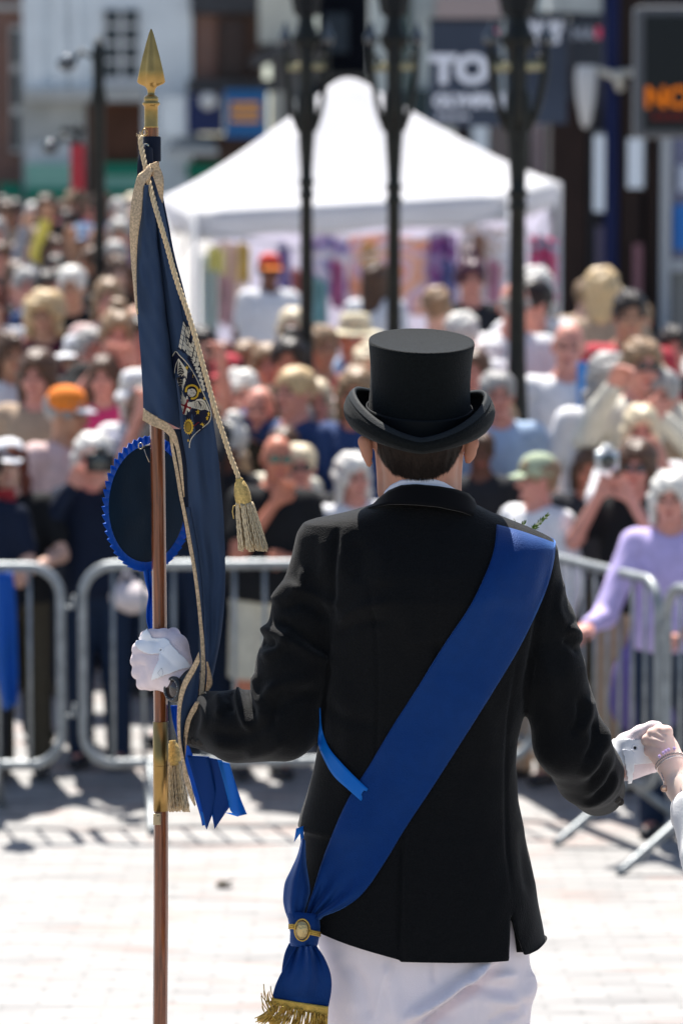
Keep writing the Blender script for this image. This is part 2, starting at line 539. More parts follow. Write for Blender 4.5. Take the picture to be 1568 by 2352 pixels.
def body(pose, yaw=0.0, slim=1.0):
    k = ('body', pose, yaw, slim)
    if k in CACHE: return CACHE[k]
    F = Field((-.62, -.52, .02), (.62, .30, 1.66) if pose != 'up' else (.5, .3, 1.86), .016)
    F.add(F.ell((0, 0, 1.27), (.165 * slim, .115, .21)))
    F.add(F.ell((0, -.01, 1.08), (.145 * slim, .108, .17)), .06)
    F.add(F.ell((0, .01, .93), (.170 * slim, .120, .13)), .06)
    F.add(F.cone((-.15, .005, 1.415), (.15, .005, 1.415), .05, .05), .06)
    F.add(F.cone((0, .015, 1.40), (0, .0, 1.55), .062, .055), .05)
    for s, sh, e, w in limbs(F, pose, 0, 'arm'):
        F.add(F.cone(sh, e, .056, .042), .03)
        F.add(F.cone(e, w, .042, .027), .02)
    for s in (-1, 1):
        F.add(F.cone((s * .092, .01, .90), (s * .095, -.01, .50), .085, .056), .03)
        F.add(F.cone((s * .095, -.01, .50), (s * .10, .02, .09), .056, .036), .02)
        F.add(F.cone((s * .10, .03, .05), (s * .115, -.13, .04), .038, .030), .03)
    V, Q = F.mesh(); V = relax(V, Q, 1, .5)
    Vs = [V]; Qs = [Q]; M = [np.zeros(len(Q), int)]; n = len(V)
    ca, sa = math.cos(yaw), math.sin(yaw)
    H = HEAD[0] @ np.array([[ca, sa, 0], [-sa, ca, 0], [0, 0, 1]]) + np.array([0, -.012, 1.625])
    Vs.append(H); Qs.append(HEAD[1] + n); M.append(HEAD[2]); n += len(H)
    for s, (e, w) in zip((-1, 1), POSES[pose]):
        hv, hq = hand_at(w, e, s, (0, 1, 0) if pose in ('stand', 'camera', 'chin', 'reach', 'up') else (0, 0, 1))
        Vs.append(hv); Qs.append(hq + n); M.append(np.zeros(len(hq), int)); n += len(hv)
    me = data_mesh('body', np.concatenate(Vs), np.concatenate(Qs), [SKIN[0], LIP, EYE], np.concatenate(M))
    CACHE[k] = me
    return me
def top_mesh(pose, sleeve, slim=1.0, hem=.90, seed=0):
    k = ('top', pose, sleeve, slim, hem)
    if k in CACHE: return CACHE[k]
    F = Field((-.62, -.52, hem - .10), (.62, .30, 1.62) if pose != 'up' else (.5, .3, 1.86), .014)
    F.add(F.ell((0, 0, 1.27), (.185 * slim, .135, .23)))
    F.add(F.ell((0, -.01, 1.05), (.170 * slim, .132, .24)), .06)
    F.add(F.ell((0, .005, hem + .04), (.185 * slim, .138, .17)), .08)
    F.add(F.cone((-.155, .005, 1.413), (.155, .005, 1.413), .063, .063), .05)
    for s, sh, e, w in limbs(F, pose, 0, 'arm'):
        E = np.array(e); Wr = np.array(w); Sh = np.array(sh)
        if sleeve == 'short':
            F.add(F.cone(Sh, Sh + (E - Sh) * .62, .072, .068), .03)
        elif sleeve == 'long':
            F.add(F.cone(Sh, E, .070, .058), .03)
            F.add(F.cone(E, E + (Wr - E) * .93, .058, .043), .02)
    F.inter(-(F.Z - hem))
    F.sub(F.ell((0, -.05, 1.53), (.075, .085, .075)), .015)
    F.f = np.maximum(F.f, hem - F.Z)
    V, Q = F.mesh(); V = relax(V, Q, 1, .5)
    N = vnormals(V, Q)
    V = V + N * (noise3(V * np.array([1, 1, .45]), 22, 3) * .007)[:, None]
    me = data_mesh('top', V, Q, [LIP])
    CACHE[k] = me
    return me
def bottom_mesh(kind, slim=1.0):
    k = ('bot', kind, slim)
    if k in CACHE: return CACHE[k]
    lo = {'trousers': .05, 'shorts': .50, 'skirt': .42}[kind]
    F = Field((-.30, -.26, lo - .03), (.30, .26, 1.12), .016)
    F.add(F.ell((0, .008, .95), (.182 * slim, .134, .14)))
    if kind == 'skirt':
        F.add(F.cone((0, 0, .92), (0, 0, .44), .17, .25, (1, .75, 1)), .06)
    else:
        for s in (-1, 1):
            F.add(F.cone((s * .092, .008, .88), (s * .098, -.008, .50), .100, .078 if kind == 'trousers' else .098), .04)
            if kind == 'trousers':
                F.add(F.cone((s * .098, -.008, .50), (s * .102, .015, .06), .076, .066), .02)
    F.f = np.maximum(F.f, lo - F.Z)
    V, Q = F.mesh(); V = relax(V, Q, 1, .5)
    N = vnormals(V, Q)
    V = V + N * (noise3(V * np.array([1, 1, .5]), 24, 5) * .006)[:, None]
    me = data_mesh('trousers', V, Q, [LIP])
    CACHE[k] = me
    return me
def shoe_mesh():
    if 'shoe' in CACHE: return CACHE['shoe']
    F = Field((-.07, -.24, -.01), (.07, .12, .13), .008)
    F.add(F.cone((0, .045, .045), (0, -.13, .036), .044, .040, (1, 1, .8)))
    F.add(F.cone((0, .03, .05), (0, .035, .10), .046, .048), .03)
    F.f = np.maximum(F.f, .0 - F.Z)
    V, Q = F.mesh()
    CACHE['shoe'] = data_mesh('shoe', V, Q, [LIP])
    return CACHE['shoe']
def hair_mesh(style):
    k = ('hair', style)
    if k in CACHE: return CACHE[k]
    F = Field((-.16, -.17, -.46 if style == 'long' else -.22), (.16, .19, .19 if style != 'bun' else .26), .007)
    g = {'short': .010, 'curly': .032, 'bald': .004}.get(style, .017)
    F.add(F.ell((0, .016, .034), (.074 + g, .094 + g, .094 + g)))
    face = F.ell((0, -.115, -.03), (.080, .085, .090))
    if style in ('bob', 'long', 'curly'):
        for s in (-1, 1):
            F.add(F.cone((s * .070, .0, .0), (s * .074, .01, -.10), .028, .030), .03)
        F.add(F.cone((0, .05, .0), (0, .05, -.10), .08, .075), .03)
    if style == 'long':
        for s in (-1, 1):
            F.add(F.cone((s * .07, .01, -.08), (s * .085, -.02, -.34), .032, .022), .03)
        F.add(F.cone((0, .06, -.08), (0, .10, -.36), .080, .060, (1, .6, 1)), .04)
    if style in ('short', 'bun'):
        F.sub(F.ell((0, -.09, -.11), (.12, .15, .12)), .01)
        F.f = np.maximum(F.f, -.085 - F.Z)
    if style == 'bald':
        F.f = np.maximum(F.f, np.maximum(F.Z - .03, -.08 - F.Z))
        F.sub(F.ell((0, -.07, .0), (.12, .11, .2)), .01)
    if style == 'bun':
        F.add(F.ell((0, .04, .15), (.05, .05, .045)), .01)
    F.sub(face, .012)
    F.sub(F.ell((0, -.02, -.10), (.060, .07, .09)), .01)
    V, Q = F.mesh(); V = relax(V, Q, 1, .4)
    N = vnormals(V, Q)
    amp = .014 if style == 'curly' else .008
    V = V + N * (noise3(V, 70 if style == 'curly' else 90, 9) * amp + noise3(V, 26, 4) * .010)[:, None]
    CACHE[k] = data_mesh('hair', V, Q, [LIP])
    return CACHE[k]
def hat_mesh(style):
    k = ('hat', style)
    if k in CACHE: return CACHE[k]
    b = MB()
    if style == 'cap':
        prof = [(.094, -.01), (.097, .02), (.093, .06), (.072, .095), (.035, .112), (.004, .116)]
        b.lathe(prof, (0, .012, .03), 24, 0, .92, 1.1)
        V, F = grid(13, 5, lambda u, v: ((u - .5) * .17 * (1 - .25 * v * v), -.085 - v * .075 * math.sin(math.pi * (0.12 + .76 * u)), .030 - v * .022 + .012 * math.sin(math.pi * u)))
        b.add(V, F, 1); b.add([(x, y, z - .004) for x, y, z in V], [f[::-1] for f in F], 1)
    elif style == 'sunhat':
        b.lathe([(.098, .0), (.093, .07), (.080, .105), (.045, .112), (.004, .108)], (0, .012, .035), 28, 0, .92, 1.1)
        b.lathe([(.09, .012), (.14, .0), (.178, -.014), (.180, -.018), (.14, -.006), (.09, .004)], (0, .012, .035), 32, 1, .95, 1.08)
    else:
        b.lathe([(.098, .0), (.090, .07), (.078, .098), (.04, .102), (.004, .1)], (0, .012, .035), 28, 0, .92, 1.1)
        b.lathe([(.09, .012), (.125, -.02), (.135, -.045), (.136, -.05), (.12, -.03), (.09, .0)], (0, .012, .035), 32, 1, .95, 1.08)
    me = data_mesh('hat', b.V, b.F, [LIP, LIP], b.M)
    CACHE[k] = me
    return me
def glasses_mesh():
    if 'gl' in CACHE: return CACHE['gl']
    b = MB()
    for s in (-1, 1):
        V, F = grid(9, 6, lambda u, v: (s * .033 + (u - .5) * .052, -.100 - .006 * math.sin(math.pi * u) + abs(s * .033 + (u - .5) * .052) * .12, .006 + (v - .5) * .036 * (1 - .3 * abs(2 * u - 1) ** 3)))
        b.add(V, F, 0); b.add([(x, y + .003, z) for x, y, z in V], [f[::-1] for f in F], 0)
        b.tube([(s * .060, -.092, .012), (s * .078, -.04, .012), (s * .080, .01, .004)], .0025, 6, 1)
    b.tube([(-.012, -.100, .010), (0, -.103, .014), (.012, -.100, .010)], .0025, 6, 1)
    me = data_mesh('glasses', b.V, b.F, [LIP, LIP], b.M)
    CACHE['gl'] = me
    return me
def part(name, me, mats, parent, loc=(0, 0, 0), rz=0.0):
    o = bpy.data.objects.new(name, me)
    C.objects.link(o)
    o.parent = parent
    o.location = loc
    o.rotation_euler = (0, 0, rz)
    if not isinstance(mats, (list, tuple)): mats = [mats]
    for i, m in enumerate(mats):
        o.material_slots[i].link = 'OBJECT'
        o.material_slots[i].material = m
    return o
def person(label, px, py, group='spectators crowded behind the barriers', stature=1.70, Y=None, pose='stand', face=0, yaw=0, slim=1.0,
           skin=0, hair='short', hc='brown', hat=None, hatc=None, hatc2=None, glasses=None, top='short', tc=None, bot='trousers', bc=None, shoes=None, hem=.90):
    """head centre seen at photo point (px, py); with Y given the stature follows, else the depth does"""
    k = stature / 1.75
    if Y is None:
        lo, hi = 13.0, 60.0
        for _ in range(40):
            mid = (lo + hi) / 2
            if W(px, py, mid).z - (ground(mid) + 1.63 * k) > 0: hi = mid
            else: lo = mid
            # heads of that stature rise in the picture with distance
        # choose the crossing by scanning
        best = min(np.arange(14.9, 48, .05), key=lambda y: abs(W(px, py, y).z - ground(y) - 1.63 * k))
        Y = float(best)
    p = W(px, py, Y)
    g = ground(Y)
    k = (p.z - g) / 1.63
    t = thing('person', label, 'person', (p.x, Y, g), R(face), group)
    kk = k
    def add(n, me, ms, loc=(0, 0, 0), rz=0.0):
        o = part(n, me, ms, t, tuple(c * kk for c in loc), rz); o.scale = (kk,) * 3; return o
    yr = R(yaw)
    add('body', body(pose, yr, slim), [SKIN[skin], LIP, EYE])
    hl = (0, -.012, 1.625)
    if hair != 'none': add('hair', hair_mesh(hair), hair_mat(hc), hl, yr)
    if hat:
        hatc = hatc or cloth('white', (.75, .75, .75))
        add({'cap': 'cap', 'sunhat': 'sun_hat', 'bucket': 'bucket_hat'}[hat], hat_mesh(hat), [hatc, hatc2 or hatc], hl, yr)
    if glasses: add('sunglasses', glasses_mesh(), [mat('lens_' + glasses, {'dark': (.01, .01, .012), 'green': (.01, .10, .07)}[glasses], .12, spec=.8), mat('frame_black', (.01, .01, .01), .3)], hl, yr)
    add('top', top_mesh(pose, top, slim, hem), tc or cloth('grey', (.3, .3, .32)))
    add({'trousers': 'trousers', 'shorts': 'shorts', 'skirt': 'skirt'}[bot], bottom_mesh(bot, slim), bc or cloth('denim', (.03, .05, .10)))
    for s in (-1, 1):
        add('shoe', shoe_mesh(), shoes or mat('shoe_dark', (.03, .03, .035), .5), (s * .105, 0, 0), s * .08)
    rj = random.Random(int(px * 7 + py * 13))
    t.rotation_euler = (R(rj.uniform(-4, 4)), R(rj.uniform(-4.5, 4.5)), R(face + rj.uniform(-8, 8)))
    for ch in t.children:
        if ch.name.startswith('hair'): ch.scale = (kk * rj.uniform(.97, 1.12), kk * rj.uniform(.98, 1.14), kk * rj.uniform(.97, 1.08))
    return t
del_keys = []

# colours of clothes
WH = cloth('white', (.72, .72, .74)); OFF = cloth('cream', (.66, .62, .52)); BK = cloth('black', (.008, .0085, .010)); NV = cloth('navy', (.007, .013, .032))
GY_ = cloth('pale_grey', (.42, .43, .47)); DG = cloth('charcoal', (.022, .023, .027)); PK = cloth('hot_pink', (.60, .045, .16)); RD = cloth('red', (.42, .045, .06))
MR = cloth('maroon', (.075, .012, .025)); LI = cloth('lilac', (.50, .42, .72)); LB = cloth('light_blue', (.36, .48, .66)); BL = cloth('blue', (.025, .05, .14))
YE = cloth('yellow', (.70, .60, .12)); SG = cloth('sage', (.36, .42, .29)); PG = cloth('pale_green', (.30, .38, .36)); TN = cloth('tan', (.38, .28, .20))
PP = cloth('pale_pink', (.66, .48, .46)); CR = cloth('coral', (.66, .20, .14)); JN = cloth('denim', (.010, .022, .052)); KH = cloth('khaki', (.05, .042, .028))
CS = cloth('cream_shorts', (.55, .52, .42)); OR = cloth('orange', (.80, .22, .03)); ST = cloth('navy_stripe', (.05, .06, .14), pat=('stripe', (.55, .56, .62), 22))
FL = cloth('flower_print', (.05, .05, .16), pat=('flower', (.60, .50, .45), 14)); PT = cloth('leaf_print', (.60, .58, .42), pat=('flower', (.25, .30, .40), 12))
FR = 'spectators at the front of the crowd'
def P(*a, **k): return person(*a, **k)
# --- front row, left part
f1 = P('person with auburn hair, white baseball cap and black T-shirt at the left barrier', 45, 1068, FR, Y=15.1, pose='rail', hair='long', hc='auburn', hat='cap', hatc=WH, tc=BK, bc=KH, face=4)
mk('shirt_print', *(lambda g: (g[0], g[1]))(grid(7, 6, lambda u, v: (f1.location.x - .03 + (u - .5) * .13, f1.location.y - .152 + .05 * (2 * u - 1) ** 2 + .02 * v, f1.location.z + 1.12 + v * .17))), cloth('red_print', (.35, .03, .035)), f1)
P('person in a navy T-shirt standing at the left edge behind the barrier', -62, 1085, FR, Y=15.0, pose='rail', hc='dark', tc=NV, bc=DG, slim=1.1)
f2 = P('white-haired person in a navy jacket and jeans pointing a black camera', 226, 1050, FR, Y=15.3, pose='camera', hair='bob', hc='white', top='long', tc=NV, bc=JN, skin=1, face=-6)
f3 = P('shaven-headed person in green mirrored sunglasses, black T-shirt and cream shorts', 594, 1052, FR, Y=15.1, pose='chin', hair='none', glasses='green', skin=3, tc=BK, bot='shorts', bc=CS, slim=1.12, face=5)
P('blond-haired youngster in dark sunglasses and a dark jacket with a pale collar', 705, 1072, FR, Y=15.5, pose='stand', hair='short', hc='straw', glasses='dark', skin=1, top='long', tc=DG, bc=BK, face=3)
P('grey-haired person in a white top, half hidden by the top-hatted bearer', 838, 1092, FR, Y=15.4, pose='stand', hair='bob', hc='white', skin=1, tc=WH, glasses=None, bc=KH, face=14, yaw=10)
# --- front row, right part
f6 = P('person in a sage green cap and white shirt looking down to the left', 1226, 1098, FR, Y=15.0, pose='stand', hair='short', hc='lightbrown', hat='cap', hatc=SG, skin=1, tc=WH, top='long', bc=TN, face=-40, yaw=-30)
f7 = P('person with long dark hair, sunglasses and a black top holding up a silver camera', 1430, 1062, FR, Y=14.9, pose='camera', hair='long', hc='brown', glasses='dark', skin=1, tc=BK, top='short', bc=TN, face=-26, yaw=20)
f8 = P('white-haired person in a lilac cardigan leaning on the right barrier', 1552, 1140, FR, Y=13.9, pose='lean', hair='bob', hc='white', skin=1, tc=LI, top='long', bc=JN, face=-12)
P('person in a black striped top squeezed beside the lilac cardigan', 1322, 1075, FR, Y=15.9, pose='stand', hair='bob', hc='brown', skin=3, tc=cloth('black_stripe', (.012, .012, .016), pat=('stripe', (.05, .05, .06), 18)), bc=KH)
# --- second rows, left
P('person in a grey cap with an orange crown, behind the white baseball cap', 118, 948, Y=15.9, pose='stand', hair='short', hc='grey', hat='cap', hatc=OR, hatc2=GY_, skin=2, tc=PP, face=45, yaw=30)
P('dark-haired person in a hot pink top beside the orange cap', 256, 868, Y=17.6, hair='long', hc='brown', skin=1, tc=PK, face=0)
P('person with dark brown hair seen from the back, under the folded flag', 292, 938, Y=16.9, hair='bob', hc='brown', tc=ST, face=165)
P('person in a white sun hat half hidden behind the flag', 364, 903, Y=17.0, hair='bob', hc='white', hat='bucket', hatc=WH, tc=WH, skin=1)
P('person with long brown hair and a white top at the left edge', 12, 812, Y=18.6, hair='long', hc='brown', skin=2, tc=WH, face=30)
P('person with folded arms in a pale patterned shirt near the left edge', 45, 728, Y=20.2, pose='crossed', hair='short', hc='grey', skin=3, tc=PT, slim=1.1, face=-6)
P('curly blond person in a dark maroon top with a rucksack', 131, 722, Y=19.8, hair='curly', hc='blond', skin=2, tc=MR, top='long', face=-5)
P('grey-haired person in a black top standing behind the curly blond one', 190, 658, Y=21.9, hair='short', hc='white', skin=2, tc=BK, slim=1.08)
P('light-haired person in a pale pink top left of the flag', 245, 690, Y=21.2, hair='bob', hc='lightbrown', skin=1, tc=PP)
P('person with short dark hair and a pink face against the edge of the flag', 306, 775, Y=19.0, hair='short', hc='dark', skin=1, tc=PP)
P('dark-haired person in a blue jacket behind the folded arms', 98, 662, Y=22.3, hair='short', hc='dark', skin=2, tc=BL, top='long')
P('person with a brown bob and a charcoal top in the left crowd', 64, 640, Y=23.4, hair='bob', hc='brown', skin=1, tc=DG)
P('silver-haired person in a dark top at the left edge of the crowd', 18, 655, Y=22.8, hair='short', hc='grey', skin=1, tc=DG, face=10)
yp = P('person in a yellow top with one arm raised and a pale blue cap', 156, 552, Y=26.6, pose='up', hair='short', hc='grey', hat='cap', hatc=LB, skin=2, tc=YE, top='long', slim=1.15)
P('bald person with a dark beard-like shadow and a black top', 214, 558, Y=26.4, hair='bald', hc='dark', skin=2, tc=BK, slim=1.1)
P('person in black raising a bare arm beside the bald person', 272, 592, Y=25.2, pose='up', hair='short', hc='grey', skin=2, tc=BK)
P('person with a grey topknot and a mauve top near the flag', 284, 540, Y=27.6, hair='bun', hc='grey', skin=1, tc=cloth('mauve', (.20, .13, .20)))
# --- middle
v = P('market trader in a white T-shirt and red cap standing under the gazebo', 612, 622, 'people under and beside the gazebo', Y=25.2, hair='short', hc='dark', hat='cap', hatc=cloth('red_cap', (.55, .05, .03)), hatc2=OR, skin=4, tc=WH, face=10, slim=1.35)
P('person with long brown hair and a white top seen from behind at the gazebo', 868, 640, 'people under and beside the gazebo', Y=24.2, hair='long', hc='brown', tc=WH, face=160)
P('blond youngster in a pale pink top before the gazebo', 664, 752, 'people under and beside the gazebo', Y=20.6, hair='bob', hc='straw', skin=1, tc=PP, stature=1.6)
P('person in a straw sun hat and a pale blue shirt near the middle lamp column', 800, 770, Y=19.8, hair='short', hc='grey', hat='sunhat', hatc=mat('straw', (.62, .55, .38), .8), skin=3, tc=LB, face=-30, yaw=-20)
P('person with reddish brown hair beside the tasselled cord', 505, 838, Y=18.2, hair='bob', hc='auburn', skin=3, tc=TN)
P('person with a mop of white curls and a pale top', 608, 905, Y=17.0, hair='curly', hc='white', skin=1, tc=WH, face=20)
P('person with long pale blond hair between the lamp column and the top hat', 768, 925, Y=16.5, hair='long', hc='straw', skin=1, tc=WH, face=15)
P('fair-haired person with raised hands behind the long pale blond one', 832, 850, Y=17.5, pose='camera', hair='curly', hc='straw', skin=1, tc=PP)
P('person in a coral top beyond the white curls', 655, 838, Y=18.4, hair='bob', hc='lightbrown', skin=1, tc=CR)
P('white-haired person in a pale shirt left of the shaven head', 520, 975, Y=16.6, hair='short', hc='white', skin=1, tc=WH)
P('person in a white top between the shaven head and the white curls', 655, 975, Y=16.4, hair='short', hc='grey', skin=1, tc=LB)
P('pale-haired person in black behind the blond youngster in sunglasses', 480, 905, Y=17.2, hair='short', hc='lightbrown', skin=1, tc=PP)
# --- right
P('bald-crowned person in a blue top seen from behind, above the top hat', 1018, 708, Y=19.6, hair='short', hc='lightbrown', tc=LB, face=175)
P('person with plum-coloured hair in a bun, right of the bald crown', 1084, 640, Y=22.0, hair='bun', hc='purple', skin=1, tc=DG)
P('person with cropped hair and a broad white T-shirt, crossed by the right lamp column', 1158, 700, Y=18.9, hair='bald', hc='grey', skin=1, tc=WH, face=170, slim=1.12)
P('white-haired person in a white top close behind the right lamp column', 1228, 668, Y=19.6, hair='bob', hc='white', tc=WH, face=150)
P('dark-haired person in a pale green T-shirt right of the lamp column', 1274, 696, Y=19.3, hair='short', hc='dark', skin=1, tc=PG, face=-30, yaw=-20)
P('blond person tucked behind the pale green T-shirt', 1314, 680, Y=23.4, hair='short', hc='lightbrown', tc=TN, face=140)
P('bald person with a lowered head in a pale grey shirt', 1268, 795, Y=17.3, hair='bald', hc='white', skin=1, tc=WH, face=-10, slim=1.0)
P('dark-haired person in a red T-shirt', 1410, 722, Y=18.2, hair='short', hc='dark', skin=2, tc=RD, face=10, slim=1.12)
P('person with tall blond hair behind the red T-shirt', 1436, 664, Y=20.6, hair='bob', hc='blond', tc=TN, face=160)
f9 = P('person in sunglasses and a cream jumper with both hands raised, holding a phone', 1414, 838, Y=16.2, pose='reach', hair='short', hc='lightbrown', glasses='dark', skin=1, tc=OFF, top='long', slim=1.1, face=5)
P('person with long grey hair seen from behind, left of the cream jumper', 1340, 868, Y=16.6, hair='long', hc='grey', tc=WH, face=170)
P('person with a pale bob and a navy top seen from behind at the right edge', 1532, 880, Y=16.5, hair='bob', hc='straw', tc=NV, face=165)
P('blond person lifting a pale arm above the lilac cardigan', 1492, 992, Y=15.5, pose='camera', hair='long', hc='straw', skin=1, tc=WH, face=-10)
P('child in a white sun hat beside the top hat', 1098, 830, Y=18.9, hair='short', hc='brown', hat='bucket', hatc=WH, skin=1, tc=WH)
P('child in a flower-patterned top between the top hat and the lamp column', 1136, 848, Y=18.0, hair='bob', hc='brown', skin=1, tc=FL)
P('person in a navy and yellow flowered dress behind the sage green cap', 1128, 975, Y=16.6, hair='bob', hc='lightbrown', skin=1, tc=FL, bot='skirt', bc=FL)
P('person with a pink face and a pale blue top beside the right lamp column', 1190, 905, Y=16.6, hair='short', hc='grey', skin=1, tc=LB)
P('person in a white blouse just right of the top hat', 1098, 765, Y=18.8, hair='short', hc='white', skin=1, tc=WH, face=170)
# --- the packed crowd farther back on the left, and fillers between
far = [(90, 492, 'short', 'white', WH, 'white-haired person in white at the back of the crowd'), (50, 486, 'long', 'dark', BK, 'person with long black hair at the back of the crowd'),
       (8, 492, 'bob', 'brown', TN, 'brown-haired person in tan at the far left of the crowd'), (188, 466, 'bob', 'lightbrown', PK, 'person in a pink top between the two dark posts'),
       (262, 486, 'short', 'grey', MR, 'grey-haired person in maroon beyond the dark post'), (134, 510, 'short', 'dark', DG, 'dark-haired person in charcoal left of the yellow top'),
       (48, 556, 'short', 'dark', BK, 'person in a black top and dark hair under the green shop front'), (8, 590, 'short', 'brown', NV, 'brown-haired person in navy at the left edge'),
       (96, 578, 'bob', 'brown', BK, 'brown-haired person in black next to the yellow top'), (300, 478, 'bob', 'straw', LI, 'straw-haired person in lilac near the back'),
       (232, 500, 'bun', 'purple', DG, 'person with plum hair in charcoal near the dark post'), (20, 530, 'bob', 'grey', MR, 'grey bob and maroon top at the left edge'),
       (150, 622, 'short', 'dark', DG, 'dark hair and charcoal top under the raised arm'), (250, 628, 'short', 'brown', BK, 'brown short hair and black top left of the flag'),
       (310, 640, 'bob', 'brown', NV, 'brown bob and navy top beside the flag edge'), (70, 862, 'bob', 'brown', TN, 'brown bob and tan top above the white cap'),
       (175, 806, 'short', 'grey', DG, 'grey hair and charcoal top right of the long brown hair'), (8, 700, 'bob', 'auburn', GY_, 'auburn bob and grey top at the left edge'),
       (725, 800, 'short', 'lightbrown', CR, 'light brown hair and coral top at the foot of the left lamp column'),
       (1500, 800, 'short', 'dark', BK, 'short dark hair and black top beneath the glass shop front'), (1480, 905, 'short', 'grey', TN, 'short grey hair and tan top behind the cream jumper'), (430, 800, 'short', 'dark', CR, 'short dark hair and coral top right of the crest')]
for i, (x, y, h, hc, tc_, lb) in enumerate(far):
    P(lb if lb.startswith(('person', 'white-', 'brown-', 'dark-', 'grey-', 'straw-')) else 'person with ' + lb, x, y, stature=1.60 + .05 * (i % 5) if y < 640 else 1.7, Y=(16.2 if y > 940 else None), hair=h, hc=hc, tc=tc_, skin=[1, 0, 2, 1][i % 4],
      pose=['stand', 'crossed', 'stand', 'stand'][i % 4], face=(-20, 10, 0, 25, -8)[i % 5], top='short' if i % 3 else 'long')
# more people between the rows
rq = random.Random(21)
HC = ['brown', 'dark', 'lightbrown', 'dark', 'grey', 'brown', 'blond', 'white', 'auburn', 'brown']
HS = ['short', 'long', 'bob', 'short', 'curly', 'bob', 'bun', 'short', 'long', 'bald']
TC = [('black', BK), ('white', WH), ('navy', NV), ('charcoal', DG), ('charcoal', DG), ('tan', TN), ('maroon', MR), ('light blue', LB), ('cream', OFF), ('blue', BL), ('striped', ST), ('black', BK), ('coral', CR), ('khaki', KH)]
spots = [(215, 770), (275, 742), (215, 822), (130, 660), (222, 612), (285, 668), (120, 560), (70, 530), (30, 470), (160, 480), (222, 470), (300, 520), (250, 552), (110, 470), (440, 880), (560, 870), (548, 940), (470, 960), (505, 1015), (560, 1010), (648, 1035), (668, 905), (715, 870), (800, 905), (620, 820), (540, 830), (1475, 740), (1120, 1040)]
adj = ['', 'young ', 'tall ', 'stout ', 'slight ']
LMK = [('the orange cap', 118, 948), ('the yellow top', 156, 590), ('the white baseball cap', 45, 1060), ('the blond rucksack wearer', 131, 722), ('the blue rosette', 338, 1150), ('the flag crest', 440, 880),
       ('the cord tassel', 580, 1200), ('the shaven head', 594, 1052), ('the leftmost lamp column', 704, 860), ('the top hat', 965, 880), ('the right lamp column', 1190, 800), ('the sage green cap', 1226, 1040),
       ('the red T-shirt', 1420, 790), ('the cream jumper', 1414, 900), ('the silver camera', 1393, 1058), ('the lilac cardigan', 1552, 1200), ('the slim red banner', 180, 400), ('the folded arms', 45, 800), ('the hot pink top', 200, 930)]
for i, (x, y) in enumerate(spots):
    hc_ = HC[rq.randrange(10)]; hs_ = HS[rq.randrange(10)]; tn, tm = TC[rq.randrange(len(TC))]
    gl_ = 'dark' if rq.random() < .33 else None
    ht = rq.choice(['cap', 'bucket', 'sunhat', 'cap'] + [None] * 18)
    hm_ = rq.choice([('white', WH), ('navy', NV), ('tan', TN), ('red', RD), ('cream', OFF)])
    ps = rq.choice(['stand', 'stand', 'crossed', 'camera', 'chin', 'reach', 'up', 'stand']) if y < 940 else 'stand'
    Yq = (16.0 + rq.uniform(0, .6)) if y > 935 else None
    lm = min(LMK, key=lambda q: math.hypot(x - q[1], (y - q[2]) * 1.2))
    dx_, dy_ = x - lm[1], y - lm[2]
    rel = ('left of' if dx_ < 0 else 'right of') if abs(dx_) > abs(dy_) else ('above' if dy_ < 0 else 'below')
    hs2 = {'short': hc_ + ' hair', 'long': 'long ' + hc_ + ' hair', 'bob': hc_ + ' bob', 'curly': hc_ + ' curls', 'bun': hc_ + ' bun', 'bald': 'bald head'}[hs_]
    lb_ = 'person, %s top, %s%s, %s %s' % (tn, hs2, ' under ' + hm_[0] + ' ' + {'cap': 'cap', 'bucket': 'hat', 'sunhat': 'sunhat'}[ht] if ht else '', rel, lm[0])
    P(lb_, x + rq.uniform(-8, 8), y + rq.uniform(-8, 8), stature=rq.uniform(1.5, 1.82) if y < 900 else 1.7, Y=Yq, hair=hs_, hc=hc_, hat=ht, hatc=hm_[1], glasses=gl_, tc=tm, skin=rq.choice([0, 1, 1, 2, 3, 4, 2]), pose=ps,
      face=rq.uniform(-50, 50), yaw=rq.choice([-20, 0, 0, 20]), top=rq.choice(['short', 'long']), slim=rq.choice([1.0, 1.1]))
# --- things people hold
def camera_thing(label, x, y, Y, body_m, w=.13):
    c = W(x, y, Y)
    t = thing('camera', label, 'camera', tuple(c))
    b = MB(); b.box((c.x, c.y, c.z), (w, .05, .085)); b.box((c.x, c.y, c.z + .055), (w * .42, .045, .03))
    o = b.build('camera_body', body_m, t); bevel(o, .008)
    V, F = lathe([(.034, 0), (.036, .03), (.033, .06), (.026, .062)], (0, 0, 0), 20)
    V = [(c.x + a, c.y - .025 - cc, c.z + bb) for a, bb, cc in V]
    mk('lens', V, F, mat('lens_black', (.008, .012, .010), .08, spec=.9), t, recalc=True)
    return t
camera_thing('black camera held up by the white-haired person in navy', 232, 1062, 14.98, mat('camera_black', (.012, .012, .014), .35))
camera_thing('small silver camera held by the person in black on the right', 1393, 1058, 14.62, mat('camera_silver', (.6, .62, .64), .25, .6), .10)
c = W(1418, 862, 17.0)
ph = MB(); ph.box((c.x, c.y, c.z), (.075, .009, .15)); o = ph.build('phone', mat('phone_case', (.55, .55, .75), .3)); bevel(o, .006)
tag(o, 'pale phone held up by the person in the cream jumper', 'phone')
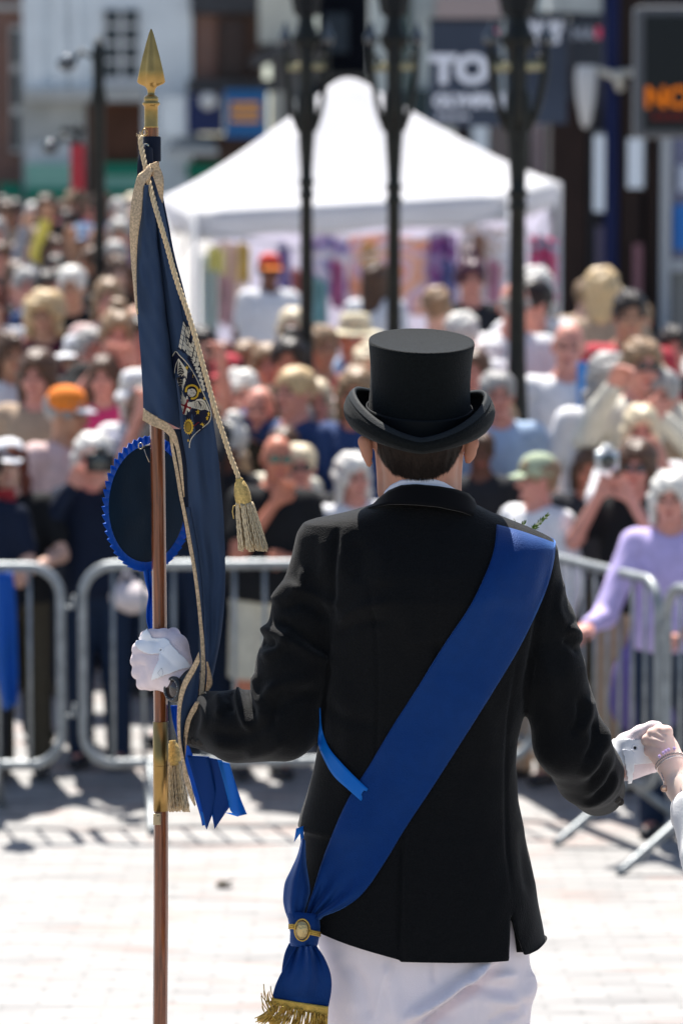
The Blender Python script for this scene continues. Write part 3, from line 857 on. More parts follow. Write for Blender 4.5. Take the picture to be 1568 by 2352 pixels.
# lanyard-like blue strap worn over the cream jumper
c = W(1372, 960, 17.15)
V, F = grid(3, 14, lambda u, v: (c.x + (u - .5) * .06 + .07 * v, c.y + .03 * (v - .5) - .0, c.z + .26 - v * .60))
strap = mk('shoulder_strap', V, F, mat('strap_blue', (.05, .22, .55), .5), f9); solidify(strap, .004)
def bag(label, x, y, Y, m, w, h, name='shoulder_bag'):
    c = W(x, y, Y)
    F_ = Field((-.3, -.2, -.4), (.3, .2, .45), .015)
    F_.add(F_.ell((0, 0, -.05 * h), (w / 2, .07, h / 2)))
    F_.add(F_.ell((.02, 0, -.2 * h), (w / 2, .075, h / 3.2)), .05)
    V, Q = F_.mesh(); N = vnormals(V, Q); V = V + N * (noise3(V, 26, 2) * .012)[:, None]
    o = mk(name, V + np.array(c), Q, m)
    t = MB(); t.tube([(c.x - w * .3, c.y, c.z + h * .25), (c.x - .02, c.y, c.z + h * .8), (c.x + w * .3, c.y, c.z + h * .25)], .012, 8)
    t.build('strap', m, o, local=False)
    return tag(o, label, 'bag')
bag('purple cloth bag hanging behind the right barrier', 1478, 1560, 14.35, cloth('purple_bag', (.14, .11, .30)), .27, .42)
bag('pale handbag seen through the barrier beside the blue rosette', 298, 1365, 14.95, cloth('handbag', (.62, .55, .55)), .16, .13, 'handbag')
# blue cloth flag hanging over the left barrier
c = W(12, 1330, 14.05)
def fl(u, v):
    return (c.x - .03 + (u - .5) * (.13 - .07 * v * v) + .05 * v, c.y - .02 + .02 * math.sin(9 * u + 2 * v), c.z + .03 - v * (.55 + .03 * (1 - u)))
V, F = grid(12, 16, fl)
o = mk('cloth_flag', V, F, mat('flag_blue', (.01, .10, .42), .6, trans=.3)); solidify(o, .003)
tag(o, 'small bright blue flag hanging down over the left barrier', 'flag')

# ------------------------------------------------------------ crowd barriers
GALV = mat('galvanised', (.26, .28, .29), .5, .5, bump=.3, bscale=60, var=.25, vscale=18)
def barrier(label, x0, y0, x1, y1, group='steel crowd barriers along the route'):
    a = Vector((x0, y0, 0)); b = Vector((x1, y1, 0)); d = (b - a); L = d.length; d.normalize()
    g = ground((y0 + y1) / 2)
    t = thing('crowd_barrier', label, 'barrier', (x0, y0, g), math.atan2(d.y, d.x), group)
    P = []
    r = .13; zt, zb = 1.09, .25
    for cx, cz, a0 in ((r, zt - r, 180), (L - r, zt - r, 90), (L - r, zb + r, 0), (r, zb + r, -90)):
        for k in range(7):
            an = R(a0 - k * 15)
            P.append((cx + r * math.cos(an), 0, cz + r * math.sin(an)))
    P.append(P[0])
    V, F = tube(P, .021, 10, False)
    mk('frame', V, F, GALV, t, local=True)
    n = int(round((L - .1) / .125))
    for i in range(1, n):
        x = L * i / n
        V, F = tube([(x, 0, zb), (x, 0, zt)], .0085, 8)
        mk('bar', V, F, GALV, t, local=True)
    for x in (.28, L - .28):
        V, F = tube([(x, -.33, .012), (x, -.30, .02), (x, -.012, zb - .01), (x, .012, zb - .01), (x, .30, .02), (x, .33, .012)], .019, 8)
        mk('foot', V, F, GALV, t, local=True)
    for z in (.46, .92):
        V, F = tube([(L, 0, z), (L + .03, -.01, z), (L + .055, 0, z - .005), (L + .055, 0, z + .05)], .009, 6)
        mk('hook', V, F, GALV, t, local=True)
    return t
def X(px, Y): return W(px, 900, Y).x
barrier('barrier panel at the left edge with the blue flag over it', X(137, 14.2) - 2.1, 14.2, X(137, 14.2), 14.2)
barrier('barrier panel running behind the flag staff and the black jacket', X(187, 14.2), 14.2, X(1232, 14.3), 14.35)
barrier('slanting barrier panel in front of the purple bag', .64, 15.3, 1.262, 13.45)
barrier('barrier panel at the right edge under the lilac sleeves', 1.285, 13.36, 1.97, 11.4)

# ------------------------------------------------------------ gazebo
CANV = mat('gazebo_canvas', (.82, .82, .84), .8, trans=.5, var=.04, vscale=2)
STEEL = mat('white_steel', (.6, .6, .62), .4, .3)
A_ = W(448, 492, 26.6); B_ = W(1168, 452, 26.7); C_ = W(1283, 418, 29.2); D_ = W(372, 452, 29.6); AP = W(797, 166, 28.1)
tz = thing('gazebo', 'white pagoda-roofed gazebo in the square behind the lamp columns', 'gazebo', (AP.x, AP.y, ground(28)))
MV = MB()
cor = [A_, B_, C_, D_]
for i in range(4):
    p, q = cor[i], cor[(i + 1) % 4]
    def cf(u, v, p=p, q=q):
        e = p.lerp(q, u)
        w = AP.lerp(e, v)
        hgt = AP.z - e.z
        prof = (1 - v) ** 1.24
        w.z = e.z + hgt * prof - .05 * math.sin(math.pi * u) * v * (1 - v)
        if v < .06: w.z -= .05 * (1 - v / .06)
        return w
    V, F = grid(15, 22, cf)
    MV.add(V, F)
    V, F = grid(15, 4, lambda u, v, p=p, q=q: p.lerp(q, u) - Vector((0, 0, v * .20 + .015 * math.sin(u * 18) * v)))
    MV.add(V, F)
solidify(MV.build('canopy', CANV, tz, recalc=False), .004)
for c in cor:
    V, F = tube([(c.x, c.y, ground(28) - .1), (c.x, c.y, c.z)], .022, 8)
    mk('leg', V, F, STEEL, tz)
for i in range(4):
    p, q = cor[i], cor[(i + 1) % 4]
    m_ = p.lerp(q, .5)
    V, F = tube([p - Vector((0, 0, .12)), m_ - Vector((0, 0, .42)), q - Vector((0, 0, .12))], .012, 6); mk('brace', V, F, STEEL, tz)
solidify(mk('back_wall', *grid(20, 6, lambda u, v: C_.lerp(D_, u * .85 + .02) - Vector((0, -.02 + .03 * math.sin(u * 30), .16 + v * 1.75))), mat('gazebo_wall', (.78, .76, .84), .8, trans=.55), tz), .003)
# things sold at the stall
def dyed(name, cols, scale, kind='swirl'):
    m = bpy.data.materials.new(name); m.use_nodes = True
    nt = m.node_tree; b = nt.nodes['Principled BSDF']
    tc = nt.nodes.new('ShaderNodeTexCoord')
    w = nt.nodes.new('ShaderNodeTexWave'); w.wave_type = 'RINGS'; w.rings_direction = 'SPHERICAL'
    w.inputs['Scale'].default_value = scale; w.inputs['Distortion'].default_value = 7; w.inputs['Detail Scale'].default_value = 3
    cr = nt.nodes.new('ShaderNodeValToRGB')
    e = cr.color_ramp.elements
    for i, c in enumerate(cols):
        if i < 2: e[i].position = i / (len(cols) - 1); e[i].color = (*c, 1)
        else:
            k = e.new(i / (len(cols) - 1)); k.color = (*c, 1)
    e[0].position = 0
    for i, c in enumerate(cols):
        e[i].position = i / (len(cols) - 1); e[i].color = (*c, 1)
    nt.links.new(tc.outputs['Object'], w.inputs[0]); nt.links.new(w.outputs[0], cr.inputs[0]); nt.links.new(cr.outputs[0], b.inputs['Base Color'])
    b.inputs['Roughness'].default_value = .8
    return m
def hanging(label, x0, y0, x1, y1, Y, m, name='wall_hanging', cat='cloth', g='printed cloths hanging in the gazebo'):
    a = W((x0 + x1) / 2, (y0 + y1) / 2, Y); w = (x1 - x0) / S(Y); h = (y1 - y0) / S(Y)
    V, F = grid(24, 12, lambda u, v: ((u - .5) * w, .04 * math.sin(u * 14 + v), (.5 - v) * h + .02 * math.sin(u * 5)))
    o = mk(name, V, F, m); o.location = a
    solidify(o, .004)
    return tag(o, label, cat, g)
hanging('orange, pink and violet sunburst cloth in the middle of the stall', 800, 545, 1005, 720, 28.9, dyed('dye_sun', [(.88, .38, .22), (.88, .60, .58), (.62, .36, .66), (.84, .72, .80), (.88, .45, .30)], .8))
hanging('blue and purple dyed cloth between the left and middle lamp columns', 712, 545, 800, 690, 28.7, dyed('dye_blue', [(.16, .18, .45), (.60, .40, .62), (.40, .48, .72), (.80, .75, .85)], 1.4))
hanging('violet dyed cloth right of the sunburst', 985, 535, 1050, 690, 28.8, dyed('dye_violet', [(.08, .05, .25), (.40, .10, .30), (.30, .30, .55)], 2))
hanging('pink and turquoise garment at the right corner of the gazebo', 1215, 545, 1280, 690, 27.4, dyed('dye_pink', [(.10, .35, .42), (.75, .06, .18), (.60, .15, .40), (.4, .03, .05)], 1.6), 'hanging_garment', 'garment')
hanging('pale peach cloth left of the trader', 500, 560, 560, 740, 28.6, mat('peach', (.75, .58, .50), .8))
hanging('pale blue-green cloth at the left corner of the gazebo', 462, 590, 500, 760, 28.5, mat('seafoam', (.50, .62, .62), .8))
hanging('yellow cloth pinned at the upper left of the stall', 478, 570, 515, 625, 28.3, mat('lemon', (.70, .68, .25), .8))
hanging('white and gold garments on the right of the stall', 1060, 520, 1160, 690, 28.6, dyed('dye_pale', [(.62, .60, .66), (.70, .66, .70), (.45, .32, .22), (.6, .6, .66)], 1.2), 'hanging_garment', 'garment')
for i, (x, w_, y0, h_, c_, nm) in enumerate([(520, 30, 640, 110, (.72, .50, .55), 'rose'), (560, 26, 560, 90, (.80, .62, .20), 'amber'), (652, 30, 560, 120, (.35, .30, .62), 'violet'), (682, 26, 620, 110, (.75, .30, .28), 'scarlet'), (735, 34, 640, 110, (.30, .55, .60), 'teal'), (775, 30, 600, 110, (.62, .22, .45), 'magenta'),
      (848, 36, 560, 90, (.85, .55, .25), 'tangerine'), (1030, 30, 600, 110, (.22, .25, .55), 'indigo'), (1068, 28, 560, 120, (.78, .70, .72), 'pearl'), (1100, 26, 540, 110, (.42, .26, .20), 'chestnut'), (1135, 30, 600, 110, (.70, .40, .55), 'orchid')]):
    hanging('small ' + nm + ' coloured garment hanging inside the gazebo', x - w_ / 2, y0, x + w_ / 2, y0 + h_, 27.6 + .1 * (i % 4), mat('garment_' + nm, c_, .8, trans=.25, var=.25, vscale=6), 'hanging_garment', 'garment')
# stall table
a0 = W(540, 800, 25.9); t = thing('stall_table', 'trestle table covered in bright goods in front of the trader', 'table', (a0.x, 25.9, ground(26)))
gz = ground(26)
mb = MB(); mb.box((a0.x + .45, 25.9, gz + .74), (1.7, .6, .03)); mb.build('table_top', mat('table_white', (.6, .6, .6), .6), t, smooth=False)
mk('table_cover', *grid(30, 6, lambda u, v: (a0.x + .45 + (u - .5) * 1.72, 25.58 + .015 * math.sin(u * 50) * v, gz + .76 - v * .55)), cloth('cover_blue', (.28, .34, .55)), t)
for i, (x, y, cl) in enumerate([(620, 748, CR), (655, 750, YE), (690, 752, MR), (720, 755, BL), (585, 752, LB)]):
    c = W(x, y, 25.9); mb = MB(); mb.box((c.x, 25.9, gz + .80), (.15, .2, .09)); o = mb.build('folded_cloth', cl); bevel(o, .02)
    tag(o, ['coral', 'yellow', 'maroon', 'blue', 'pale blue'][i] + ' folded cloth lying on the stall table', 'cloth', 'folded cloths on the stall table')

# ------------------------------------------------------------ lamp columns
IRON = mat('cast_iron', (.006, .0065, .007), .5, .0, spec=.25, var=.4, vscale=20, col2=(.016, .018, .013))
GILT = mat('old_gilt', (.36, .33, .20), .5, .5)
def lamp_column(label, px, Y, k=1.0, ring=430):
    c = W(px, 700, Y); x = c.x; g = ground(Y)
    t = thing('lamp_column', label, 'street lamp', (x, Y, g), 0, 'ornate cast iron lamp columns')
    def z(py): return W(px, py, Y).z - g
    s = 1 / S(Y)
    w = k
    prof = [(30, 0), (30, .25)]
    prof = [(.17, 0), (.17, .3), (.11, .42), (.10, .9), (.075, 1.0)]
    prof = [(a * 1, b) for a, b in prof]
    px2 = lambda a: a * s * w
    prof += [(px2(18), z(820)), (px2(16), z(ring + 40)), (px2(22), z(ring + 30)), (px2(17), z(ring + 22)), (px2(17), z(ring + 8)), (px2(24), z(ring)), (px2(16), z(ring - 10)),
             (px2(17), z(ring - 40)), (px2(22), z(310)), (px2(27), z(270)), (px2(25), z(215)), (px2(19), z(205)), (px2(19), z(120)), (px2(34), z(100)), (px2(36), z(85)), (px2(27), z(75)), (px2(22), z(55)), (px2(15), z(10)), (px2(8), z(-60))]
    prof = sorted(prof, key=lambda a: a[1])
    V, F = lathe(prof, (0, 0, 0), 16)
    mk('shaft', V, F, IRON, t, local=True)
    V, F = tube([(-px2(50), 0, z(155)), (px2(50), 0, z(151))], px2(11), 10); mk('ladder_bar', V, F, GILT, t, local=True)
    for sgn in (-1, 1):
        P_ = [(sgn * px2(a), 0, z(b)) for a, b in ((20, 300), (34, 265), (46, 215), (54, 165), (56, 120), (56, 105))]
        V, F = tube(P_, px2(8), 8); br = mk('arm', V, F, IRON, t, local=True)
        P_ = [(sgn * px2(a), 0, z(b)) for a, b in ((56, 140), (44, 128), (34, 140), (38, 156))]
        V, F = tube(P_, px2(5.5), 8); mk('scroll', V, F, IRON, t, local=True)
        V, F = lathe([(px2(4), z(108)), (px2(15), z(98)), (px2(17), z(84)), (px2(9), z(74)), (px2(5), z(60)), (px2(2), z(50))], (sgn * px2(56), 0, 0), 12)
        mk('finial', V, F, mat('glazed_iron', (.10, .11, .12), .12, .7), t, local=True)
        P_ = [(0, sgn * px2(a), z(b)) for a, b in ((20, 300), (40, 250), (54, 165), (56, 105))]
        V, F = tube(P_, px2(6), 8); mk('arm', V, F, IRON, t, local=True)
    V, F = lathe([(px2(12), z(45)), (px2(34), z(30)), (px2(48), z(-40)), (px2(52), z(-60)), (px2(30), z(-110)), (px2(8), z(-140))], (0, 0, 0), 6)
    mk('lantern', V, F, mat('lantern_glass', (.012, .014, .016), .5, spec=.1), t, smooth=False, local=True)
    return t
lamp_column('cast iron lamp column left of the gazebo peak, nearest the flag cord', 704, 17.9, .86, 418)
lamp_column('cast iron lamp column just right of the gazebo peak', 904, 17.9, .93, 430)
lamp_column('cast iron lamp column in front of the dark banner, right of the top hat', 1187, 17.0, 1.12, 444)
# dark street post left and its neighbours
def post(label, px, Y, w, top, name='street_post', cat='post'):
    c = W(px, 400, Y); g = ground(Y); t = thing(name, label, cat, (c.x, Y, g))
    zt = W(px, top, Y).z - g; s = 1 / S(Y)
    V, F = lathe([(w * .9 * s, 0), (w * .9 * s, .6), (w * .5 * s, .8), (w * .5 * s, zt - .5), (w * .75 * s, zt - .45), (w * .5 * s, zt - .35), (w * .55 * s, zt - .1), (w * .2 * s, zt)], (0, 0, 0), 12)
    mk('shaft', V, F, IRON, t, local=True)
    V, F = tube([(-.22, 0, zt - .22), (-.12, 0, zt - .10), (0, 0, zt - .16)], .02, 6); mk('arm', V, F, IRON, t, local=True)
    V, F = lathe([(.01, -.02), (.06, .0), (.07, .05), (.03, .09), (.005, .1)], (-.22, 0, zt - .22), 10); mk('finial', V, F, mat('glazed_iron', (.05, .055, .06), .15, .6), t, local=True)
    return t
post('tall dark post left of the brass spear', 228, 24, 27, 85)
t = post('slim dark post carrying a red banner, far left', 180, 27, 14, 285)
c = W(180, 385, 26.9); mb = MB(); mb.box((c.x, 26.85, c.z), (.11, .02, .36)); mb.build('banner', RD, t, smooth=False)
c = W(168, 300, 26.9); mb = MB(); mb.box((c.x, 26.85, c.z), (.18, .03, .04), rz=.3); mb.build('bracket', IRON, t, smooth=False)

# ------------------------------------------------------------ houses and shops round the square
def fx(px, Y): return (px - 784) / F_PX * (Y / math.cos(PITCH)) * 1.0
def blk(mb, x0, y0, x1, y1, Y, dep=.3, m=0):
    a = W(x0, y1, Y); b = W(x1, y0, Y)
    mb.box(((a.x + b.x) / 2, Y + dep / 2, (a.z + b.z) / 2), (b.x - a.x, dep, b.z - a.z), m)
    return mb
def bpart(name, m, t, x0, y0, x1, y1, Y, dep=.3):
    return blk(MB(), x0, y0, x1, y1, Y, dep).build(name, m, t, smooth=False)
def brick(name, c1, c2, mortar):
    m = bpy.data.materials.new(name); m.use_nodes = True; nt = m.node_tree; b = nt.nodes['Principled BSDF']
    tc = nt.nodes.new('ShaderNodeTexCoord'); mp = nt.nodes.new('ShaderNodeMapping'); mp.inputs['Rotation'].default_value = (R(90), 0, 0)
    br = nt.nodes.new('ShaderNodeTexBrick'); br.inputs['Scale'].default_value = 1; br.inputs['Brick Width'].default_value = .225; br.inputs['Row Height'].default_value = .075
    br.inputs['Mortar Size'].default_value = .008; br.inputs['Color1'].default_value = (*c1, 1); br.inputs['Color2'].default_value = (*c2, 1); br.inputs['Mortar'].default_value = (*mortar, 1)
    nt.links.new(tc.outputs['Object'], mp.inputs[0]); nt.links.new(mp.outputs[0], br.inputs[0]); nt.links.new(br.outputs[0], b.inputs['Base Color']); b.inputs['Roughness'].default_value = .9
    return m
BRK = brick('brick_brown', (.16, .075, .05), (.11, .055, .04), (.16, .13, .11)); BRK2 = brick('brick_red', (.22, .10, .07), (.16, .08, .06), (.2, .16, .14))
STU = mat('stucco', (.74, .78, .80), .9, var=.08, vscale=1.5, bump=.3, bscale=20); STN = mat('pale_stone', (.45, .45, .43), .9, var=.12, vscale=2)
CRM = mat('cream_render', (.60, .58, .50), .9, var=.08, vscale=2); DGL = mat('dark_glass', (.025, .035, .045), .2, spec=.4); FRW = mat('white_frame', (.62, .62, .62), .5)
ROOF = mat('slate_roof', (.06, .06, .065), .8, var=.2, vscale=6); GRN = mat('shop_green', (.0, .19, .115), .5); GRL = mat('awning_green', (.22, .44, .36), .7); DRK = mat('shop_black', (.012, .013, .016), .6, spec=.2)
BRN = mat('brown_column', (.018, .009, .007), .6, spec=.2, var=.2, vscale=3); NVY = mat('navy_column', (.002, .008, .055), .5, spec=.2); PGR = mat('pale_grey_metal', (.38, .40, .42), .5)
def window(t, x0, y0, x1, y1, Y, nx=2, ny=4, fm=None):
    w = bpart('window', fm or FRW, t, x0, y0, x1, y1, Y - .10, .12)
    for i in range(nx):
        for j in range(ny):
            a = x0 + (x1 - x0) * (i + .10) / nx; b = x0 + (x1 - x0) * (i + .90) / nx
            c = y0 + (y1 - y0) * (j + .10) / ny; d = y0 + (y1 - y0) * (j + .90) / ny
            bpart('pane', DGL, w, a, c, b, d, Y - .112, .02)
    return w
YB = 80.0
def base(px, Y): return (W(px, 500, Y).x, Y, 2.4)
t = thing('brick_house', 'brown brick house with a tall pale window at the far left', 'house', base(-20, YB))
bpart('wall', BRK2, t, -1700, -220, 52, 520, YB, 6); [window(t, x_, y_, x_ + 86, y_ + 160, YB, 2, 4) for x_ in range(-1600, -150, 190) for y_ in (-190, 60)]; bpart('shop_front', GRN, t, -1650, 380, -120, 420, YB - .4, .4); bpart('shop_glass', DGL, t, -1650, 425, -120, 520, YB - .1, .1); window(t, 26, 60, 48, 350, YB, 1, 3, STN); window(t, -60, 60, -20, 250, YB, 1, 3, STN)
bpart('lintel', STN, t, -260, 10, 52, 22, YB - .15, .15)
t = thing('white_house', 'white stuccoed house with small-paned sash windows and a green shop front', 'house', base(240, YB))
bpart('wall', STU, t, 53, -220, 440, 205, YB - .3, 6)
window(t, 236, 18, 322, 182, YB - .3, 2, 4)
window(t, 236, -200, 322, -60, YB - .3, 2, 4)
for x in (75, 130, 165): bpart('pilaster', STU, t, x, -220, x + 20, 205, YB - .45, .15)
bpart('cornice', STN, t, 53, 205, 330, 232, YB - .8, .9); bpart('sill', FRW, t, 228, 182, 330, 200, YB - .55, .25)
bpart('ground_floor', STN, t, 53, 232, 196, 520, YB - .3, 4); bpart('shop_wall', STU, t, 330, 205, 440, 520, YB - .3, 4)
bpart('archway', mat('arch_brown', (.10, .045, .028), .8, var=.2, vscale=3), t, 196, 232, 330, 520, YB - .1, 2)
bpart('band', FRW, t, 60, 330, 165, 376, YB - .5, .2)
bpart('fascia', GRN, t, 236, 374, 330, 402, YB - .9, .3); bpart('fascia', GRN, t, 236, 432, 330, 462, YB - .9, .3); bpart('sign_panel', GRL, t, 236, 402, 330, 432, YB - .85, .2)
bpart('awning', GRL, t, 60, 376, 165, 432, YB - 1.6, 1.3); bpart('valance', GRN, t, 60, 432, 165, 462, YB - 1.7, .1); bpart('fascia', GRN, t, 0, 420, 50, 462, YB - 1.2, .3)
t = thing('brick_shop', 'brown brick shop with a dark bay and blue sign boards', 'shop', base(515, YB))
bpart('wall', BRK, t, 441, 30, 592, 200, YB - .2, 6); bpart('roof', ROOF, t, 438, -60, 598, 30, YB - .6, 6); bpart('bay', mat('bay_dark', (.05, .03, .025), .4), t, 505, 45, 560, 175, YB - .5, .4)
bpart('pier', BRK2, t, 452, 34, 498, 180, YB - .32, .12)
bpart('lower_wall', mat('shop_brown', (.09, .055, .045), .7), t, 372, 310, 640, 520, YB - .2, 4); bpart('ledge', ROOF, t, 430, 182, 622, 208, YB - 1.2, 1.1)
bpart('green_band', GRN, t, 430, 375, 520, 410, YB - .5, .2)
mbx = MB(); a = W(380, 345, YB - 1.6); b = W(505, 312, YB - .4)
mbx.add([(a.x, a.y, a.z), (b.x, a.y, a.z), (b.x - .2, b.y, b.z), (a.x + .3, b.y, b.z), (a.x, a.y, a.z - .12), (b.x, a.y, a.z - .12)], [(0, 1, 2, 3), (0, 4, 5, 1)])
solidify(mbx.build('awning', STN, t, smooth=False), .04)
s1 = bpart('sign_board', mat('sign_navy', (.008, .018, .085), .4), t, 430, 216, 514, 306, YB - 1.5, .15)
V, F = lathe([(.01, 0), (.20, 0), (.20, .04), (.01, .05)], (0, 0, 0), 20); c = W(478, 232, YB - 1.55)
mk('disc', [(c.x + p[0], c.y - p[2], c.z + p[1]) for p in V], F, FRW, s1, recalc=True)
s2 = bpart('sign_board', mat('sign_blue', (.015, .11, .30), .4), t, 516, 206, 614, 316, YB - 1.6, .15)
bpart('sign_panel', STU, t, 370, 222, 429, 312, YB - 1.4, .12)
def text(body_, px, py, Y, h, m, parent, name='lettering', bold=0.0, rz=0.0, sx=1.0):
    cu = bpy.data.curves.new(name, 'FONT'); cu.body = body_; cu.size = h; cu.extrude = .004; cu.align_x = 'CENTER'; cu.align_y = 'CENTER'; cu.offset = bold
    tmp = bpy.data.objects.new('tmp', cu); C.objects.link(tmp)
    me = bpy.data.meshes.new_from_object(tmp.evaluated_get(bpy.context.evaluated_depsgraph_get()))
    bpy.data.objects.remove(tmp)
    me.materials.clear(); me.materials.append(m)
    o = bpy.data.objects.new(name, me); C.objects.link(o)
    c = W(px, py, Y)
    if parent is not None:
        o.parent = parent; c = c - root_of(parent).location
    o.location = c; o.rotation_euler = (R(90), 0, rz); o.scale = (sx, 1, 1)
    return o
ORG = mat('letter_orange', (.75, .33, .06), .5)
for y in (240, 256, 274): bpart('lettering', ORG, s2, 530, y - 5, 596, y + 6, YB - 1.63, .03)
t = thing('cream_house', 'cream gabled house above a dark slate porch, left of the gazebo peak', 'house', base(660, YB))
bpart('wall', CRM, t, 594, -120, 720, 100, YB - 1, 6); 
a = W(575, 128, YB - 2.4); b = W(735, 66, YB - 2.4); mb = MB()
mb.add([(a.x, a.y, a.z), (b.x, a.y, b.z), (b.x, a.y, b.z - .35), (a.x, a.y, a.z - .25), (a.x, a.y + 1.4, a.z), (b.x, a.y + 1.4, b.z), (b.x, a.y + 1.4, b.z - .35), (a.x, a.y + 1.4, a.z - .25)],
       [(0, 1, 2, 3), (4, 5, 6, 7), (0, 1, 5, 4), (3, 2, 6, 7), (0, 4, 7, 3), (1, 5, 6, 2)]); mb.build('porch_roof', ROOF, t, smooth=False)
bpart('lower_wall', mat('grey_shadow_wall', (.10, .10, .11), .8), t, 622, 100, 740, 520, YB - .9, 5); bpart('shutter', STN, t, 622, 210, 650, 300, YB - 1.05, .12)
bpart('window', FRW, t, 672, 230, 700, 300, YB - 1.1, .15)
# dark tower behind the gazebo
t = thing('dark_tower', 'black painted column rising behind the gazebo peak', 'column', base(790, 60))
mb = MB(); c = W(788, 0, 58)
for (h0, h1, w) in ((-200, 190, 118), (190, 240, 140), (240, 520, 150)):
    blk(mb, 788 - w / 2, h0, 788 + w / 2, h1, 58 - w * .002, 1.2)
mb.build('shaft', mat('tower_black', (.004, .005, .008), .8, spec=.05), t, smooth=False)
bpart('panel', mat('tower_blue', (.012, .02, .03), .4), t, 745, 30, 800, 120, 57.6, .1); bpart('moulding', mat('tower_trim', (.04, .04, .035), .5), t, 722, 168, 856, 180, 57.5, .2)
# pale house behind the banners
t = thing('pale_house', 'pale grey-green house behind the dark banners', 'house', base(1080, 70))
bpart('wall', mat('sage_render', (.42, .46, .45), .9, var=.08, vscale=2), t, 852, -220, 1420, 520, 70, 6)
bpart('drainpipe', mat('dark_green_paint', (.03, .06, .055), .5), t, 925, -220, 944, 520, 69.8, .15)
bpart('shop_window', mat('teal_dark', (.02, .035, .04), .2), t, 930, 205, 985, 480, 69.7, .2)
bpart('stone_band', mat('pink_stone', (.36, .29, .28), .9), t, 1000, -10, 1150, 42, 69.6, .3)
for x0, x1, m_ in ((1004, 1044, CRM), (1050, 1076, BRN), (1084, 1120, STU), (1124, 1172, mat('grey_brown', (.16, .13, .12), .8)), (1176, 1216, BRN), (1222, 1244, mat('pink_pier', (.28, .21, .21), .8)), (1246, 1262, BRN)):
    bpart('pilaster', m_, t, x0, 286, x1, 520, 69.5, .35)
# the brown shop with blue columns, nearer on the right
YS = 38.0
t = thing('brown_shop', 'shop with dark brown and navy columns and bright panes on the right', 'shop', (W(1420, 500, YS).x, YS, ground(YS)))
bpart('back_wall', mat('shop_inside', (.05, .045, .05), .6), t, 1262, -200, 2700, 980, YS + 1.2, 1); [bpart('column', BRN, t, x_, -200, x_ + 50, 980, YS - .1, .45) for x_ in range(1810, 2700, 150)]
for (x0, x1, y0, m_) in ((1262, 1346, 230, BRN), (1346, 1366, 250, DRK), (1384, 1422, -200, NVY), (1422, 1474, -200, BRN), (1480, 1513, 250, BRN)):
    bpart('column', m_, t, x0, y0, x1, 980, YS - .1, .45)
bpart('fascia', mat('pale_fascia', (.44, .47, .46), .8, var=.2, vscale=3), t, 1262, -200, 1384, 40, YS + .1, .8)
PANE = mat('pane_bright_reflection', (.72, .78, .84), .25)  # reflected brightness painted in as the colour of these panes
bpart('pane', PANE, t, 1366, 300, 1385, 480, YS + .1, .05); bpart('pane', PANE, t, 1474, 300, 1481, 430, YS + .05, .05)
bpart('pane', PANE, t, 1362, 310, 1388, 486, YS - .14, .03); bpart('pane', PANE, t, 1440, 318, 1476, 432, YS - .16, .05)
bpart('pane', mat('mauve_pane', (.14, .12, .20), .3), t, 1366, 520, 1386, 700, YS - .02, .05); bpart('pane', mat('pane_rose_reflection', (.20, .09, .11), .3), t, 1452, 560, 1474, 740, YS - .16, .05)  # the rose pane's colour is a pinkish reflection painted in
bpart('window_frame', PGR, t, 1513, 300, 1541, 980, YS - .2, .3)
bpart('window_frame', PGR, t, 1541, 596, 1800, 624, YS - .2, .2)
bpart('pane', mat('grey_pane', (.12, .14, .16), .15, spec=.8), t, 1541, 624, 1800, 980, YS - .05, .05); bpart('pane', mat('blue_grey_pane', (.10, .11, .22), .2, spec=.8), t, 1541, 300, 1800, 596, YS - .05, .05)
bpart('poster', mat('poster_blue', (.02, .16, .50), .4), t, 1545, 470, 1600, 575, YS - .12, .03); bpart('poster', mat('poster_white', (.5, .55, .65), .4), t, 1556, 380, 1640, 440, YS - .12, .03)
# white lamp bracket on the brown shop
t = thing('wall_lamp', 'white lamp on a pale bracket beside the navy column', 'wall lamp', tuple(W(1345, 190, YS - .5)))
c = W(1345, 190, YS - .5); V, F = lathe([(.01, -.50), (.05, -.45), (.10, -.2), (.12, .05), (.10, .22), (.04, .30), (.01, .31)], (c.x, c.y, c.z), 16); mk('lamp_shade', V, F, mat('white_gloss', (.5, .5, .5), .5), t)
V, F = tube([W(1372, 160, YS - .5), W(1400, 172, YS - .4), W(1460, 165, YS - .2)], .045, 8); mk('bracket', V, F, mat('pale_bracket', (.5, .48, .42), .5), t)
V, F = tube([W(1412, 168, YS - .4), W(1424, 205, YS - .3)], .05, 8); mk('strut', V, F, mat('pale_bracket', (.5, .48, .42), .5), t)
# banners
BNR = mat('banner_slate', (.040, .052, .078), .6, spec=.2, var=.25, vscale=.8)
LET = mat('letter_white', (.72, .74, .80), .5)
YN = 33.0
t = thing('hanging_banner', 'slate banner reading TO hanging left of the right lamp column', 'banner', tuple(W(1070, 168, YN)))
bpart('banner_cloth', BNR, t, 986, 47, 1150, 290, YN, .03); bpart('rail', DRK, t, 984, 42, 1154, 50, YN - .01, .05)
text('TO', 1056, 162, YN - .02, .36, LET, t, bold=.022, sx=1.08); text('OLYMPICS', 1079, 233, YN - .02, .165, LET, t, bold=.012, sx=.92)
for i in range(6): bpart('small_lettering', LET, t, 1002 + i * 13, 264, 1002 + i * 13 + 9, 273, YN - .012, .01)
mb = MB(); blk(mb, 1128, 68, 1142, 94, YN - .012, .01); mb.build('pink_mark', mat('mark_pink', (.70, .07, .14), .5), t, smooth=False)
t = thing('hanging_banner', 'slate banner with two short lines of white lettering, right of the lamp column', 'banner', tuple(W(1250, 160, YN)))
bpart('banner_cloth', BNR, t, 1158, 36, 1302, 284, YN + .2, .03); bpart('rail', DRK, t, 1150, 28, 1330, 37, YN + .15, .05)
